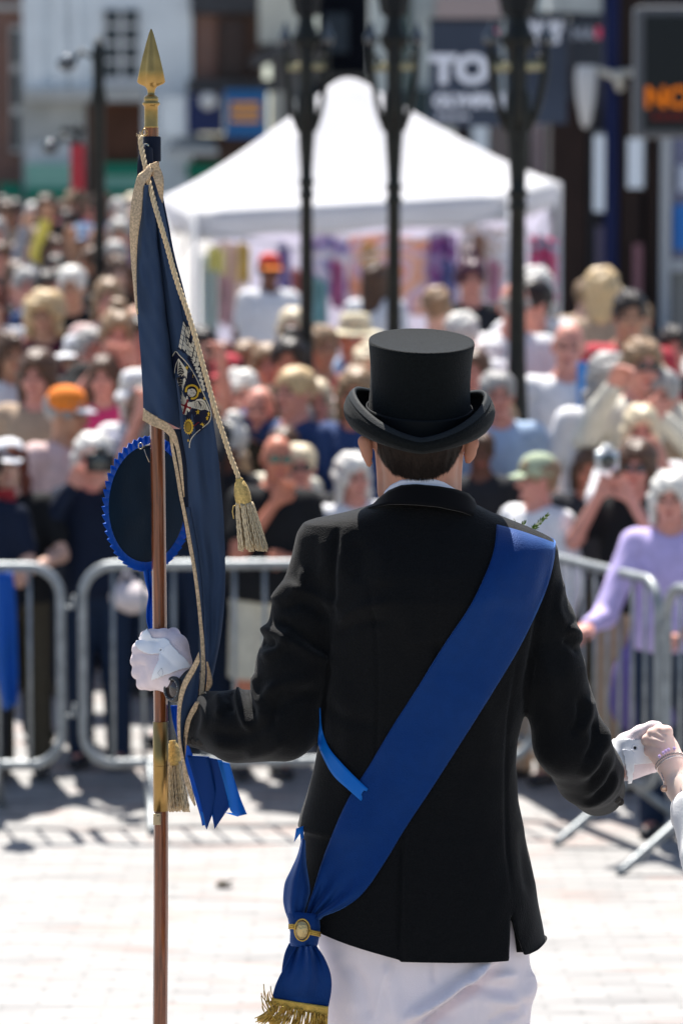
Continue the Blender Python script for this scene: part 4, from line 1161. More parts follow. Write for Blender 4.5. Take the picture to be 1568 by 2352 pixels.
text('SNAPS', 1246, 62, YN + .18, .13, LET, t, bold=.01); text('APPS', 1250, 88, YN + .18, .13, LET, t, bold=.01)
t = thing('hanging_banner', 'small dark banner with grey lettering beside the navy column', 'banner', tuple(W(1346, 100, YN + 1)))
bpart('banner_cloth', mat('banner_dark', (.03, .035, .045), .5), t, 1308, 30, 1384, 150, YN + 1, .03); text('NA', 1338, 78, YN + .98, .16, mat('letter_grey', (.3, .32, .36), .5), t, bold=.01)
mb = MB(); blk(mb, 1366, 62, 1380, 88, YN + .98, .01); mb.build('pink_mark', mat('mark_pink', (.70, .07, .14), .5), t, smooth=False)
# electronic message sign
YL = 28.0
t = thing('message_sign', 'black electronic sign in a grey frame showing orange NO', 'electronic sign', (W(1540, 300, YL).x, YL, ground(YL)), R(0))
g = bpart('housing', mat('sign_frame_grey', (.085, .09, .10), .4), t, 1456, 14, 1760, 316, YL, .25); bevel(g, .03)
bpart('screen', mat('screen_black', (.004, .006, .009), .25), t, 1478, 36, 1740, 298, YL - .012, .03)
text('NO', 1532, 226, YL - .03, .235, mat('led_orange', (.05, .02, .0), .4, emit=(1, .23, .0), estr=.22), t, bold=.008)
for i in range(5): bpart('led_row', mat('led_red', (.02, .0, .0), .4, emit=(.5, .01, .0), estr=.05), t, 1496 + i * 20, 260, 1510 + i * 20, 276, YL - .02, .01)
V, F = tube([(W(1620, 300, YL).x, YL + .1, ground(YL)), (W(1620, 300, YL).x, YL + .1, W(1620, 300, YL).z)], .06, 10); mk('post', V, F, PGR, t)

# ------------------------------------------------------------ the bearer in the top hat
def proj(V):
    V = np.asarray(V, float)
    d = V - np.array(CAM)
    dep = d @ np.array(_f)
    return 784 + F_PX * d[:, 0] / dep, 1176 - F_PX * (d @ np.array(_u)) / dep
YM = 6.0
def ix(tab, t):
    a = np.array(tab, float)
    return np.interp(t, a[:, 0], a[:, 1])
WOOL = mat('black_wool', (.0040, .0043, .0050), .75, bump=.9, bscale=420, var=.45, vscale=330, sheen=.11, spec=.10)
VELVET = mat('black_velvet', (.004, .004, .005), .95, sheen=.12, spec=.1)
FELT = mat('hat_felt', (.0036, .0050, .0056), .8, bump=.9, bscale=450, var=.45, vscale=300, sheen=.07, spec=.10)
SILKB = mat('black_ribbon', (.004, .005, .006), .6, spec=.12, bump=.3, bscale=500)
MSKIN = mat('bearer_skin', (.50, .24, .16), .55, spec=.3, sss=.25, var=.10, vscale=25, bump=.15, bscale=300)
SHIRT = mat('white_collar_cotton', (.80, .80, .88), .7)
TROU = mat('white_trouser_cotton', (.86, .77, .80), .75, bump=.3, bscale=600, var=.04, vscale=15)
GLOVE = mat('glove_knit', (.74, .63, .65), .8, bump=.6, bscale=420, var=.06, vscale=40)
LEATH = mat('glove_leather', (.82, .82, .84), .42, bump=.15, bscale=60)
SASH = mat('sash_blue', (.0003, .016, .088), .55, bump=.5, bscale=420, var=.10, vscale=60, sheen=.6, spec=.9, sptint=(.12, .32, 1), shtint=(.2, .42, 1))
GOLD = mat('gold_braid', (.58, .37, .08), .38, .55, bump=.8, bscale=500, var=.2, vscale=80)
man = thing('person', 'flag bearer in black top hat, black tailcoat-length jacket, white trousers and blue sash, seen from behind', 'person', tuple(Vector((W(960, 1800, YM).x, 6.02, 0))))
man['label'] = 'bearer seen from behind in black top hat, black jacket, white trousers and wide blue sash'

def disp(V, Q, strokes, yside=0.15):
    """raise or sink cloth along creases: strokes = [(points in photo px, amplitude in m, width in px)]"""
    N = vnormals(V, Q)
    px, py = proj(V)
    out = np.zeros(len(V))
    for pts, amp, w in strokes:
        P_ = np.array([interp(pts, t) for t in np.linspace(0, 1, 14)])
        best = np.full(len(V), 1e9); tt = np.zeros(len(V))
        for i in range(len(P_) - 1):
            a = P_[i]; b = P_[i + 1]; ab = b - a
            t = np.clip(((px - a[0]) * ab[0] + (py - a[1]) * ab[1]) / (ab @ ab + 1e-9), 0, 1)
            d = np.hypot(px - a[0] - t * ab[0], py - a[1] - t * ab[1])
            m = d < best; best[m] = d[m]; tt[m] = ((i + t) / (len(P_) - 1))[m]
        fade = np.clip(np.minimum(tt, 1 - tt) * 5 + .15, 0, 1)
        out += amp * np.exp(-(best / w) ** 2) * fade
    face = np.clip((yside - N[:, 1]) * 3, 0, 1)
    return V + N * (out * face)[:, None], N

# --- jacket
TL = [(1130, 930), (1150, 880), (1165, 845), (1180, 790), (1192, 735), (1203, 703), (1225, 697), (1260, 702), (1350, 725), (1450, 742), (1550, 748), (1640, 739), (1700, 734), (1770, 721),
      (1830, 704), (1870, 690), (1902, 681), (1910, 698), (1960, 688), (2030, 672), (2090, 662), (2150, 662), (2260, 665)]
TR = [(1130, 1000), (1150, 1060), (1165, 1100), (1180, 1128), (1200, 1180), (1220, 1225), (1240, 1262), (1262, 1274), (1350, 1268), (1450, 1252), (1550, 1224), (1650, 1203), (1700, 1191), (1760, 1187),
      (1850, 1194), (1900, 1204), (1950, 1213), (2000, 1224), (2060, 1238), (2120, 1249), (2170, 1257), (2260, 1262)]
TB = [(1130, .04), (1165, .072), (1185, .080), (1210, .092), (1240, .106), (1270, .119), (1310, .133), (1370, .142), (1500, .132), (1650, .118), (1750, .116), (1850, .124), (2000, .140), (2200, .152), (2260, .154)]
lo = (W(405, 1176, YM).x, 5.80, W(960, 2245, 5.9).z); hi = (W(1470, 1176, YM).x, 6.33, W(960, 1120, YM).z)
F = Field(lo, hi, .0042)
pyg = (1176 - F_PX * np.tan(-(np.arctan((CAM.z - F.Z) / YM) - PITCH)))      # photo row of that height at the body's centre depth
def colx(pxv): return (pxv - 784) / F_PX * 6.03
L_ = colx(ix(TL, pyg)); R_ = colx(ix(TR, pyg)); b_ = ix(TB, pyg)
cx = (L_ + R_) / 2; a_ = (R_ - L_) / 2
q = (np.abs((F.X - cx) / a_) ** 2.5 + np.abs((F.Y - 6.02) / b_) ** 2.3) ** (1 / 2.4)
F.add(((q - 1) * np.minimum(a_, b_)).astype(np.float32))
del L_, R_, b_, cx, a_, q
def pc(a, b, ra, rb, sc=(1, 1, 1)):       # cone between photo points (px, py, Y) with radii in photo px
    return F.cone(tuple(W(*a)), tuple(W(*b)), ra / 1300, rb / 1300, sc)
# sleeve on the left of the picture, bent forward to the staff
F.add(pc((736, 1262, 6.02), (700, 1400, 6.01), 52, 72), .035)
F.add(pc((700, 1400, 6.01), (672, 1530, 6.0), 74, 82), .012)
F.add(pc((672, 1530, 6.0), (650, 1655, 6.0), 82, 84), .012)
F.add(pc((648, 1665, 6.0), (545, 1668, 6.04), 84, 82), .014)
F.add(pc((545, 1668, 6.04), (462, 1653, 6.13), 82, 68), .012)
F.add(pc((462, 1653, 6.13), (446, 1650, 6.16), 66, 62), .004)
# sleeve on the right, reaching forward
F.add(pc((1216, 1296, 6.02), (1245, 1430, 6.01), 54, 72), .035)
F.add(pc((1245, 1430, 6.01), (1268, 1550, 6.0), 73, 75), .012)
F.add(pc((1268, 1550, 6.0), (1308, 1705, 6.02), 76, 83), .012)
F.add(pc((1308, 1705, 6.02), (1352, 1775, 6.10), 83, 80), .014)
F.add(pc((1352, 1775, 6.10), (1372, 1812, 6.20), 78, 66), .012)
# side vent on the right
gpx = 784 + F_PX * F.X / F.Y
vent = np.maximum(np.maximum(ix([(2050, 1175), (2260, 1175)], pyg) - gpx, gpx - ix([(2050, 1174), (2070, 1177), (2130, 1191), (2195, 1216), (2260, 1240)], pyg)) / 1300, F.Y - 5.945)
vent = np.maximum(vent, (2055 - pyg) / 1300)
F.sub(vent.astype(np.float32))
del gpx, vent, pyg
V, Q = F.mesh()
V = relax(V, Q, 2, .45)
strokes = [
    # left sleeve: the sharp fold above the elbow and the folds of the forearm
    ([(592, 1445), (618, 1450), (645, 1458), (668, 1470)], .010, 15), ([(664, 1468), (640, 1490), (600, 1512)], .007, 13), ([(596, 1472), (620, 1480), (638, 1478)], -.006, 12),
    ([(630, 1425), (660, 1436), (700, 1462), (750, 1500)], -.007, 12), ([(660, 1466), (710, 1500), (765, 1520)], .006, 13),
    ([(625, 1385), (665, 1350), (690, 1345)], .006, 16), ([(640, 1400), (700, 1385), (760, 1430)], -.006, 15), ([(660, 1350), (730, 1370), (790, 1400)], .004, 12),
    ([(552, 1562), (545, 1600), (556, 1640), (575, 1680)], .008, 9), ([(540, 1570), (528, 1600), (530, 1640)], -.007, 10), ([(590, 1545), (585, 1580), (600, 1625)], .006, 10), ([(572, 1560), (568, 1600), (585, 1650)], -.006, 9),
    ([(500, 1588), (510, 1620), (500, 1650)], .005, 12), ([(520, 1590), (512, 1610), (515, 1650)], -.004, 8), ([(480, 1700), (540, 1715), (600, 1700)], .004, 16), ([(470, 1680), (560, 1690), (640, 1650)], -.004, 14),
    ([(655, 1690), (620, 1720), (560, 1735)], .006, 14), ([(610, 1600), (660, 1570), (720, 1560)], .005, 15), ([(620, 1640), (680, 1600), (735, 1590)], -.004, 14),
    # armhole and shoulder, left
    ([(778, 1208), (770, 1260), (764, 1330), (768, 1410)], -.005, 8), ([(790, 1205), (786, 1260), (782, 1330)], .003, 12), ([(740, 1230), (745, 1290), (735, 1340)], .003, 14),
    # armhole, right, and sleeve
    ([(1262, 1300), (1240, 1400), (1222, 1500), (1208, 1600)], -.006, 9), ([(1300, 1440), (1322, 1455), (1335, 1480)], .007, 11), ([(1290, 1470), (1310, 1480), (1330, 1500)], -.005, 10),
    ([(1348, 1600), (1350, 1640), (1330, 1690)], .007, 12), ([(1330, 1600), (1330, 1650), (1310, 1690)], -.005, 10), ([(1385, 1660), (1385, 1710), (1365, 1750), (1330, 1790)], .008, 11),
    ([(1365, 1650), (1362, 1710), (1340, 1750)], -.006, 9), ([(1395, 1700), (1400, 1745), (1380, 1790), (1340, 1830)], .006, 10), ([(1382, 1720), (1380, 1760), (1350, 1800)], -.004, 8),
    ([(1415, 1770), (1405, 1810), (1370, 1840), (1330, 1850)], .005, 9), ([(1405, 1765), (1393, 1800), (1360, 1828)], -.004, 8), ([(1240, 1480), (1262, 1560), (1270, 1640)], .004, 18),
    # back seams and the pleat
    ([(842, 1330), (858, 1420), (866, 1560), (862, 1750), (850, 1950)], -.0022, 5), ([(1190, 1500), (1172, 1620), (1160, 1760), (1165, 1950), (1175, 2060)], -.0022, 5),
    ([(1000, 1180), (1002, 1500), (985, 1900)], -.0015, 5), ([(925, 1905), (920, 2050), (916, 2210)], -.004, 6), ([(934, 1905), (932, 2050), (928, 2210)], .003, 9),
    ([(1000, 1470), (1010, 1520), (1006, 1560)], -.004, 18), ([(900, 1350), (940, 1440), (960, 1500)], .003, 26), ([(1100, 1560), (1120, 1660), (1130, 1760)], .003, 24), ([(790, 1560), (800, 1700), (790, 1850)], .003, 22),
    ([(1215, 1870), (1222, 1960), (1240, 2060)], .004, 14), ([(1200, 1900), (1205, 2000), (1215, 2060)], -.003, 10), ([(870, 1250), (880, 1300), (875, 1350)], .004, 22), ([(820, 1240), (825, 1300), (815, 1340)], -.004, 20)]
strokes += [([(770, 1430), (830, 1395), (900, 1385)], .004, 12), ([(770, 1460), (830, 1430), (890, 1425)], -.004, 12), ([(1220, 1420), (1160, 1400), (1110, 1400)], -.004, 14), ([(745, 1620), (800, 1650), (860, 1660)], -.003, 16), ([(700, 1300), (690, 1350), (650, 1390)], .005, 10), ([(1290, 1330), (1280, 1400), (1300, 1440)], .004, 10), ([(460, 1600), (470, 1650), (455, 1700)], .004, 8), ([(640, 1560), (610, 1600), (600, 1660)], .005, 11), ([(655, 1575), (630, 1615), (625, 1670)], -.005, 9)]
V, N = disp(V, Q, [(p_, a_ * 1.3, w_) for p_, a_, w_ in strokes])
V = V + N * (noise3(V, 30, 21) * .0016)[:, None]
px, py = proj(V)
hemz = lambda a: np.array([W(960, t, 5.9).z for t in a])
hx = [600, 662, 735, 800, 915, 919, 1174, 1176, 1215, 1235, 1259]; hy = [2138, 2138, 2146, 2166, 2196, 2201, 2207, 2200, 2199, 2194, 2182]
hz = np.interp(px, hx, hemz(hy))
# the skirt's front hem lies a little higher in the picture than the back one
V[:, 2] = np.maximum(V[:, 2], hz)
jacket = mk('jacket', V, Q, WOOL, man)
px0, _ = proj(V)
JB = BVHTree.FromPolygons([tuple(v) for v in V], [tuple(int(i) for i in f) for f in Q])
def hit(px_, py_, off=.003, default=None):
    d = (W(px_, py_, 6) - CAM).normalized()
    r = JB.ray_cast(CAM, d)
    if r[0] is None: return W(px_, py_, default) if default else None
    return r[0] - d * off
def strip_on(edges_l, edges_r, nv, nu, off, default=5.93, maxback=None, wav=None):
    P_ = []
    for j in range(nv):
        t = j / (nv - 1)
        a = interp(edges_l, t); b = interp(edges_r, t)
        row = []
        for i in range(nu):
            s = i / (nu - 1)
            x, y = a * (1 - s) + b * s
            o = off + (wav(s, t) if wav else 0)
            p = hit(x, y, o, None)
            row.append((x, y, p.y if p is not None else None))
        for i in range(nu):
            if row[i][2] is None:
                k = [r[2] for r in row if r[2] is not None]
                row[i] = (row[i][0], row[i][1], (min(k) if k else default))
        P_.append(row)
    Yv = np.array([[c[2] for c in r] for r in P_])
    for _ in range(3):
        S_ = Yv.copy()
        S_[1:-1] = (Yv[:-2] + Yv[2:] + 2 * Yv[1:-1]) / 4
        S_[:, 1:-1] = (S_[:, :-2] + S_[:, 2:] + 2 * S_[:, 1:-1]) / 4
        Yv = np.minimum(Yv, S_)
    return [[W(P_[j][i][0], P_[j][i][1], Yv[j][i]) for i in range(nu)] for j in range(nv)]
def rows_mesh(rows):
    nv = len(rows); nu = len(rows[0])
    V = [p for r in rows for p in r]
    F_ = [(v * nu + u, v * nu + u + 1, (v + 1) * nu + u + 1, (v + 1) * nu + u) for v in range(nv - 1) for u in range(nu - 1)]
    return V, F_
# cuff buttons
for i, (x, y, Yc) in enumerate([(434, 1700, 6.09), (446, 1702, 6.08), (460, 1704, 6.07), (1416, 1836, 6.15), (1423, 1842, 6.15)]):
    c = hit(x, y, .001) or W(x, y, Yc)
    V, F_ = lathe([(.001, -.002), (.0065, -.002), (.0075, .001), (.005, .002), (.001, .0012)], (0, 0, 0), 12)
    mk('button', [(c.x + a, c.y - cc, c.z + b) for a, b, cc in V], F_, mat('horn_button', (.02, .016, .014), .2), jacket, recalc=True)
# collars
def collar(name, m, top, bot, a0, a1, Yc, b0, b1, parent, xc=965, span=100, th=.003):
    rows = []
    for j in range(6):
        s = j / 5; row = []
        for i in range(41):
            an = R(-span + 2 * span * i / 40)
            a = (a0 + (a1 - a0) * s) / 1300; bb = b0 + (b1 - b0) * s
            x = (xc - 784) / F_PX * 6.0 + a * math.sin(an)
            xp = xc + (a0 + (a1 - a0) * s) * math.sin(an)
            if abs(an) > R(90): xp = xc + (a0 + (a1 - a0) * s) * math.copysign(1, an)
            yp = (1 - s) * ix(top, xp) + s * ix(bot, xp) + max(0, abs(an) - R(80)) * 60
            Y = Yc - bb * math.cos(an)
            p = W(xp, yp, Y); p.x = x * (Y / 6.0)
            row.append(p)
        rows.append(row)
    V, F_ = rows_mesh(rows)
    return solidify(mk(name, V, F_, m, parent), th)
collar('shirt_collar', SHIRT, [(870, 1146), (883, 1131), (899, 1114), (921, 1103), (955, 1098), (991, 1098.5), (1019, 1105), (1045, 1119), (1060, 1132)],
       [(870, 1160), (883, 1150), (921, 1135), (965, 1130), (1019, 1135), (1045, 1145), (1060, 1155)], 82, 90, 6.025, .068, .076, man, 965)
cl = collar('velvet_collar', VELVET, [(840, 1166), (851, 1158), (865, 1150), (893, 1127), (921, 1115), (955, 1112.5), (1005, 1117), (1047, 1124), (1075, 1134), (1090, 1149), (1108, 1178)],
       [(835, 1172), (851, 1166), (893, 1158), (949, 1159), (1005, 1164), (1062, 1176), (1100, 1190), (1120, 1196)], 112, 138, 6.022, .078, .098, jacket, 978)
# --- head, neck and the rest of the body as one mesh
hc = W(963, 945, 6.03)
F = Field((hc.x - .13, 5.88, W(963, 1215, 6).z), (hc.x + .13, 6.19, hc.z + .15), .0036)
F.add(F.ell(tuple(hc), (.075, .096, .118)))
F.add(F.ell(tuple(W(963, 1000, 6.06)), (.071, .085, .085)), .03)
F.add(F.ell(tuple(W(963, 1055, 6.09)), (.058, .062, .060)), .03)
F.add(F.cone(tuple(W(963, 1030, 6.015)), tuple(W(966, 1190, 6.03)), .0635, .0665), .02)
for s, (x, y) in ((-1, (868, 1048)), (1, (1056, 1048))): F.add(F.cone(tuple(W(x + s * -14, y - 20, 6.05)), tuple(W(x - s * 14, 1130, 6.04)), .014, .012), .02)
nose = hc + Vector((0, .105, -.02)); F.add(F.cone(tuple(nose + Vector((0, -.015, .02))), tuple(nose), .009, .014), .012)
F.add(F.ell((hc.x, hc.y + .088, hc.z - .062), (.022, .012, .010)), .008)
for s in (-1, 1):
    F.sub(F.ell((hc.x + s * .031, hc.y + .100, hc.z + .006), (.016, .014, .011)), .01)
    F.add(F.ell((hc.x + s * .031, hc.y + .080, hc.z + .006), (.0125, .0125, .0125)))
# ears
def ear(s, x0, y0, x1, y1):
    c = W((x0 + x1) / 2, (y0 + y1) / 2, 6.03)
    F.add(F.cone(tuple(W(x1 - s * 16, y0 + 16, 6.022)), tuple(W(x1 - s * 22, y0 + 40, 6.026)), 15 / 1300, 11 / 1300, (1, .55, 1)), .004)
    F.add(F.cone(tuple(W(x1 - s * 16, y0 + 12, 6.03)), tuple(W(x0, y0 + 20, 6.04)), 12 / 1300, 14 / 1300, (1, .6, 1)), .008)
    F.add(F.cone(tuple(W(x1 - s * 22, y0 + 40, 6.026)), tuple(W(x1 - s * 27, y1 - 8, 6.032)), 11 / 1300, 9 / 1300, (1, .6, 1)), .006)
    F.sub(F.cone(tuple(W(x1 - s * 24, y0 + 24, 6.012)), tuple(W(x1 - s * 30, y0 + 46, 6.016)), 5 / 1300, 4 / 1300), .006)
ear(-1, 872, 1000, 820, 1073); ear(1, 1052, 1003, 1101, 1066)
Vh, Qh = F.mesh(); Vh = relax(Vh, Qh, 2, .4)
# limbs and trunk inside the clothes
F = Field((lo[0], 5.80, -.01), (hi[0], 6.45, W(963, 1180, 6).z), .009)
def bc(a, b, ra, rb, k=.02, sc=(1, 1, 1)): F.add(F.cone(tuple(W(*a)), tuple(W(*b)), ra, rb, sc), k)
F.add(F.ell(tuple(W(985, 1380, 6.03)), (.16, .10, .17)))
F.add(F.ell(tuple(W(965, 1650, 6.03)), (.145, .09, .2)), .05); F.add(F.ell(tuple(W(975, 1990, 6.03)), (.165, .105, .15)), .05)
bc((840, 1262, 6.03), (1150, 1275, 6.03), .045, .045, .04)
bc((966, 1250, 6.03), (966, 1160, 6.03), .055, .058, .03)
bc((745, 1290, 6.02), (655, 1655, 6.0), .045, .038); bc((655, 1655, 6.0), (470, 1650, 6.12), .038, .029); bc((470, 1650, 6.12), (408, 1578, 6.15), .029, .026)
bc((1210, 1320, 6.02), (1305, 1700, 6.02), .045, .038); bc((1305, 1700, 6.02), (1378, 1800, 6.18), .038, .028); bc((1378, 1800, 6.18), (1430, 1745, 6.21), .027, .025)
xl = W(868, 2250, 6.0).x; xr = W(1100, 2250, 6.0).x
for x, dy in ((xl, -.05), (xr, .08)):
    F.add(F.cone((x, 6.02, .86), (x, 6.03 + dy * .4, .48), .075, .052), .03); F.add(F.cone((x, 6.03 + dy * .4, .48), (x, 6.04 + dy, .09), .05, .035), .02); F.add(F.cone((x, 6.03 + dy, .045), (x, 6.17 + dy, .04), .036, .03), .02)
Vb, Qb = F.mesh(); Vb = relax(Vb, Qb, 1, .4)
cenH = Vh[Qh].mean(1)
mk('body', np.concatenate([Vh, Vb]), np.concatenate([Qh, Qb + len(Vh)]), MSKIN, man)
# hair, clipped short at the nape
F = Field((hc.x - .09, 5.90, W(963, 1120, 5.93).z), (hc.x + .09, 6.10, hc.z + .02), .003)
F.add(F.ell(tuple(hc), (.0775, .099, .120))); F.add(F.ell(tuple(W(963, 1000, 6.06)), (.0725, .088, .088)), .03)
F.add(F.cone(tuple(W(963, 1030, 6.015)), tuple(W(966, 1190, 6.03)), .0655, .066), .02)
HLN = [(860, 1030), (868, 1040), (880, 1060), (900, 1082), (930, 1093), (962, 1097), (1000, 1092), (1030, 1077), (1048, 1052), (1060, 1030)]
gx = 784 + F_PX * F.X / F.Y; gy = 1176 - F_PX * np.tan(-(np.arctan((CAM.z - F.Z) / F.Y) - PITCH))
F.f = np.maximum(F.f, (gy - ix(HLN, gx)) / 1300); F.f = np.maximum(F.f, F.Y - 6.03)
Vr, Qr = F.mesh(); Vr = relax(Vr, Qr, 1, .4)
Nr = vnormals(Vr, Qr)
Vr = Vr + Nr * (noise3(Vr * np.array([1, 1, .25]), 330, 5) * .0012)[:, None]
HB = BVHTree.FromPolygons([tuple(v) for v in Vh], [tuple(int(i) for i in f) for f in Qh])
VV = [tuple(v) for v in Vr]; FF = [tuple(int(i) for i in f) for f in Qr]
rr = random.Random(5)
for i in range(5200):
    x = rr.uniform(866, 1058); yl = float(ix(HLN, x)); y = yl - abs(rr.gauss(0, 20)) + rr.uniform(-3, 5)
    if y < 1022: continue
    d = (W(x, y, 6) - CAM).normalized(); h_ = HB.ray_cast(CAM, d)
    if h_[0] is None: continue
    p = h_[0] - d * .0015
    n = h_[1] if h_[1].y < 0 else -h_[1]
    sw = (x - 962) / 95
    dirv = Vector((-sw * .55 + rr.gauss(0, .22), 0, -1)).normalized(); dirv = (dirv - n * dirv.dot(n)).normalized() + n * rr.uniform(.15, .38)
    Ln = rr.uniform(.005, .012) * (1.0 if y < yl - 6 else .75)
    sd = dirv.cross(n).normalized() * rr.uniform(.00035, .0006)
    k = len(VV); VV += [tuple(p - sd), tuple(p + sd), tuple(p + dirv * Ln)]; FF.append((k, k + 1, k + 2))
HAIRM = mat('bearer_hair', (.017, .010, .007), .6, spec=.15, bump=.5, bscale=500, var=.5, vscale=120, stretch=(4, 4, .5))
mk('hair', VV, FF, HAIRM, man)

# --- top hat
HO = W(961, 984, 6.035)
HM = Matrix.Rotation(R(9.5), 3, 'X') @ Matrix.Rotation(R(1.6), 3, 'Y')
def hp(x, y, z): return HO + HM @ Vector((x, y, z))
hat = mk('top_hat', *(lambda n, prof: ([hp(s_ * .0925 * math.cos(2 * math.pi * j / n), s_ * .112 * math.sin(2 * math.pi * j / n), z_) for s_, z_ in prof for j in range(n)],
      [(i * n + j, i * n + (j + 1) % n, (i + 1) * n + (j + 1) % n, (i + 1) * n + j) for i in range(len(prof) - 1) for j in range(n)]))(72,
      [(1.02, -.004), (1.035, .003), (1.018, .012), (.985, .035), (.963, .065), (.958, .09), (.968, .115), (.99, .138), (1.008, .150), (1.012, .1555), (1.004, .1585), (.99, .1595), (.95, .1592), (.8, .1575), (.5, .156), (.2, .1555), (.01, .1555)]), FELT, man, recalc=True)
SIDE = [(0, 0), (.016, .001), (.028, .008), (.0365, .022), (.0385, .036), (.034, .050), (.026, .060), (.0215, .0635)]
BACK = [(0, 0), (.014, -.005), (.027, -.009), (.040, -.009), (.050, -.002), (.0525, .007), (.049, .014), (.045, .016)]
def brim(ph, k, out=0.0):
    w = abs(math.cos(ph)) ** 1.35
    d = SIDE[k][0] * w + BACK[k][0] * (1 - w); z = SIDE[k][1] * w + BACK[k][1] * (1 - w)
    ex, ey = .0925 * 1.02 * math.cos(ph), .112 * 1.02 * math.sin(ph)
    nx, ny = math.cos(ph) / .0925, math.sin(ph) / .112; l = math.hypot(nx, ny)
    return Vector((ex + nx / l * d, ey + ny / l * d, z))
n = 96; rows = []
import itertools
for k in np.linspace(0, 7, 22):
    k0 = int(min(k, 6)); t = k - k0
    rows.append([hp(*(brim(2 * math.pi * j / n, k0).lerp(brim(2 * math.pi * j / n, k0 + 1), t))) for j in range(n)])
V = [p for r in rows for p in r]
F_ = [(i * n + j, i * n + (j + 1) % n, (i + 1) * n + (j + 1) % n, (i + 1) * n + j) for i in range(len(rows) - 1) for j in range(n)]
o = mk('brim', V, F_, FELT, hat); solidify(o, .0045); m_ = o.modifiers.new('sub', 'SUBSURF'); m_.levels = m_.render_levels = 1
# ribbon binding along the rolled edge
rows = []
for s_, k in ((1, 5.6), (1, 6.3), (1, 7), (-1, 7), (-1, 6.3), (-1, 5.6)):
    k0 = int(min(k, 6)); t = k - k0; r = []
    for j in range(n):
        ph = 2 * math.pi * j / n
        c0 = brim(ph, k0).lerp(brim(ph, k0 + 1), t); tg = (brim(ph, k0 + 1) - brim(ph, k0)).normalized()
        out = Vector((math.cos(ph), math.sin(ph), 0)); nn = (out - tg * out.dot(tg)).normalized()
        r.append(hp(*(c0 + nn * .0034 * s_ + (tg * .0015 if k == 7 else Vector((0, 0, 0))))))
    rows.append(r)
V = [p for r in rows for p in r]
F_ = [(i * n + j, i * n + (j + 1) % n, (i + 1) * n + (j + 1) % n, (i + 1) * n + j) for i in range(len(rows) - 1) for j in range(n)]
mk('brim_binding', V, F_, mat('grosgrain', (.014, .017, .019), .7, spec=.15, bump=.5, bscale=500, var=.3, vscale=300), hat, recalc=True)
def bandp(j, z, g): ph = 2 * math.pi * j / n; return hp((.0925 + g) * math.cos(ph) * (1.035 - .9 * z if z < .03 else 1.008 - .2 * (z - .03)), (.112 + g) * math.sin(ph) * (1.035 - .9 * z if z < .03 else 1.008 - .2 * (z - .03)), z)
rows = [[bandp(j, z, g) for j in range(n)] for z, g in ((-.004, .0025), (.008, .0025), (.02, .0025), (.036, .0025), (.040, .0015), (.040, 0))]
V = [p for r in rows for p in r]; F_ = [(i * n + j, i * n + (j + 1) % n, (i + 1) * n + (j + 1) % n, (i + 1) * n + j) for i in range(len(rows) - 1) for j in range(n)]
band = mk('hat_band', V, F_, SILKB, hat, recalc=True)
mb = MB()
for da in (-.05, .05):
    rowsb = [[bandp(n * (.5 + .05) + (u - .5) * 3.2 + da * 8, .004 + .034 * v, .005 + .002 * math.sin(math.pi * u)) for u in (0, .33, .66, 1)] for v in (0, .5, 1)]
    V, F_ = rows_mesh(rowsb); mb.add(V, F_)
o = mb.build('ribbon_tuck', SILKB, band, recalc=False); solidify(o, .002)

# --- trousers and shoes
F = Field((W(680, 2100, 6).x, 5.84, .03), (W(1250, 2100, 6).x, 6.22, W(960, 2080, 6).z), .0050)
pyg = (1176 - F_PX * np.tan(-(np.arctan((CAM.z - F.Z) / YM) - PITCH)))
L_ = colx(ix([(2060, 712), (2150, 722), (2250, 755), (2330, 756), (2500, 758)], pyg)); R_ = colx(ix([(2060, 1200), (2190, 1219), (2225, 1215), (2262, 1221), (2290, 1214), (2320, 1203), (2360, 1200), (2500, 1196)], pyg))
q = (np.abs((F.X - (L_ + R_) / 2) / ((R_ - L_) / 2)) ** 2.3 + np.abs((F.Y - 6.02) / .132) ** 2.3) ** (1 / 2.3)
q = (q - 1) * .13
F.add(np.maximum(q, (pyg - 2380) / 1300).astype(np.float32)); F.f = np.maximum(F.f, F.f * 0 + (F.Z - W(960, 2085, 6).z))
for x, dy in ((xl, -.05), (xr, .08)):
    F.add(F.cone((x, 6.02, .74), (x, 6.03 + dy * .4, .48), .082, .078), .05); F.add(F.cone((x, 6.03 + dy * .4, .48), (x, 6.04 + dy, .07), .078, .078), .02)
F.f = np.maximum(F.f, .05 - F.Z)
V, Q = F.mesh(); V = relax(V, Q, 2, .45)
V, N = disp(V, Q, [([(1132, 2200), (1070, 2250), (1000, 2300), (925, 2350)], .034, 13), ([(1150, 2214), (1090, 2264), (1020, 2317), (945, 2372)], -.030, 12), ([(905, 2200), (880, 2260), (862, 2360)], .004, 10), ([(1010, 2352), (1060, 2310), (1130, 2290)], -.008, 14), ([(1060, 2258), (1120, 2245), (1190, 2240)], .011, 12),
    ([(1050, 2275), (1110, 2268), (1190, 2275)], -.010, 12), ([(1010, 2330), (1080, 2300), (1150, 2300), (1200, 2310)], .008, 12), ([(1120, 2352), (1160, 2330), (1200, 2332)], -.008, 10), ([(780, 2200), (830, 2260), (850, 2350)], -.007, 18), ([(880, 2210), (900, 2270), (905, 2350)], .005, 16), ([(1215, 2230), (1224, 2262), (1200, 2300)], .006, 13), ([(1170, 2330), (1195, 2310), (1215, 2300)], -.005, 9), ([(1160, 2350), (1190, 2335), (1210, 2325)], .005, 8),
    ([(912, 2200), (885, 2280), (862, 2360)], -.004, 6), ([(994, 2200), (996, 2262)], -.005, 6), ([(980, 2330), (1010, 2300), (1060, 2290)], .005, 14), ([(760, 2190), (800, 2240), (815, 2330)], .003, 22), ([(1090, 2210), (1088, 2352)], -.002, 6)])
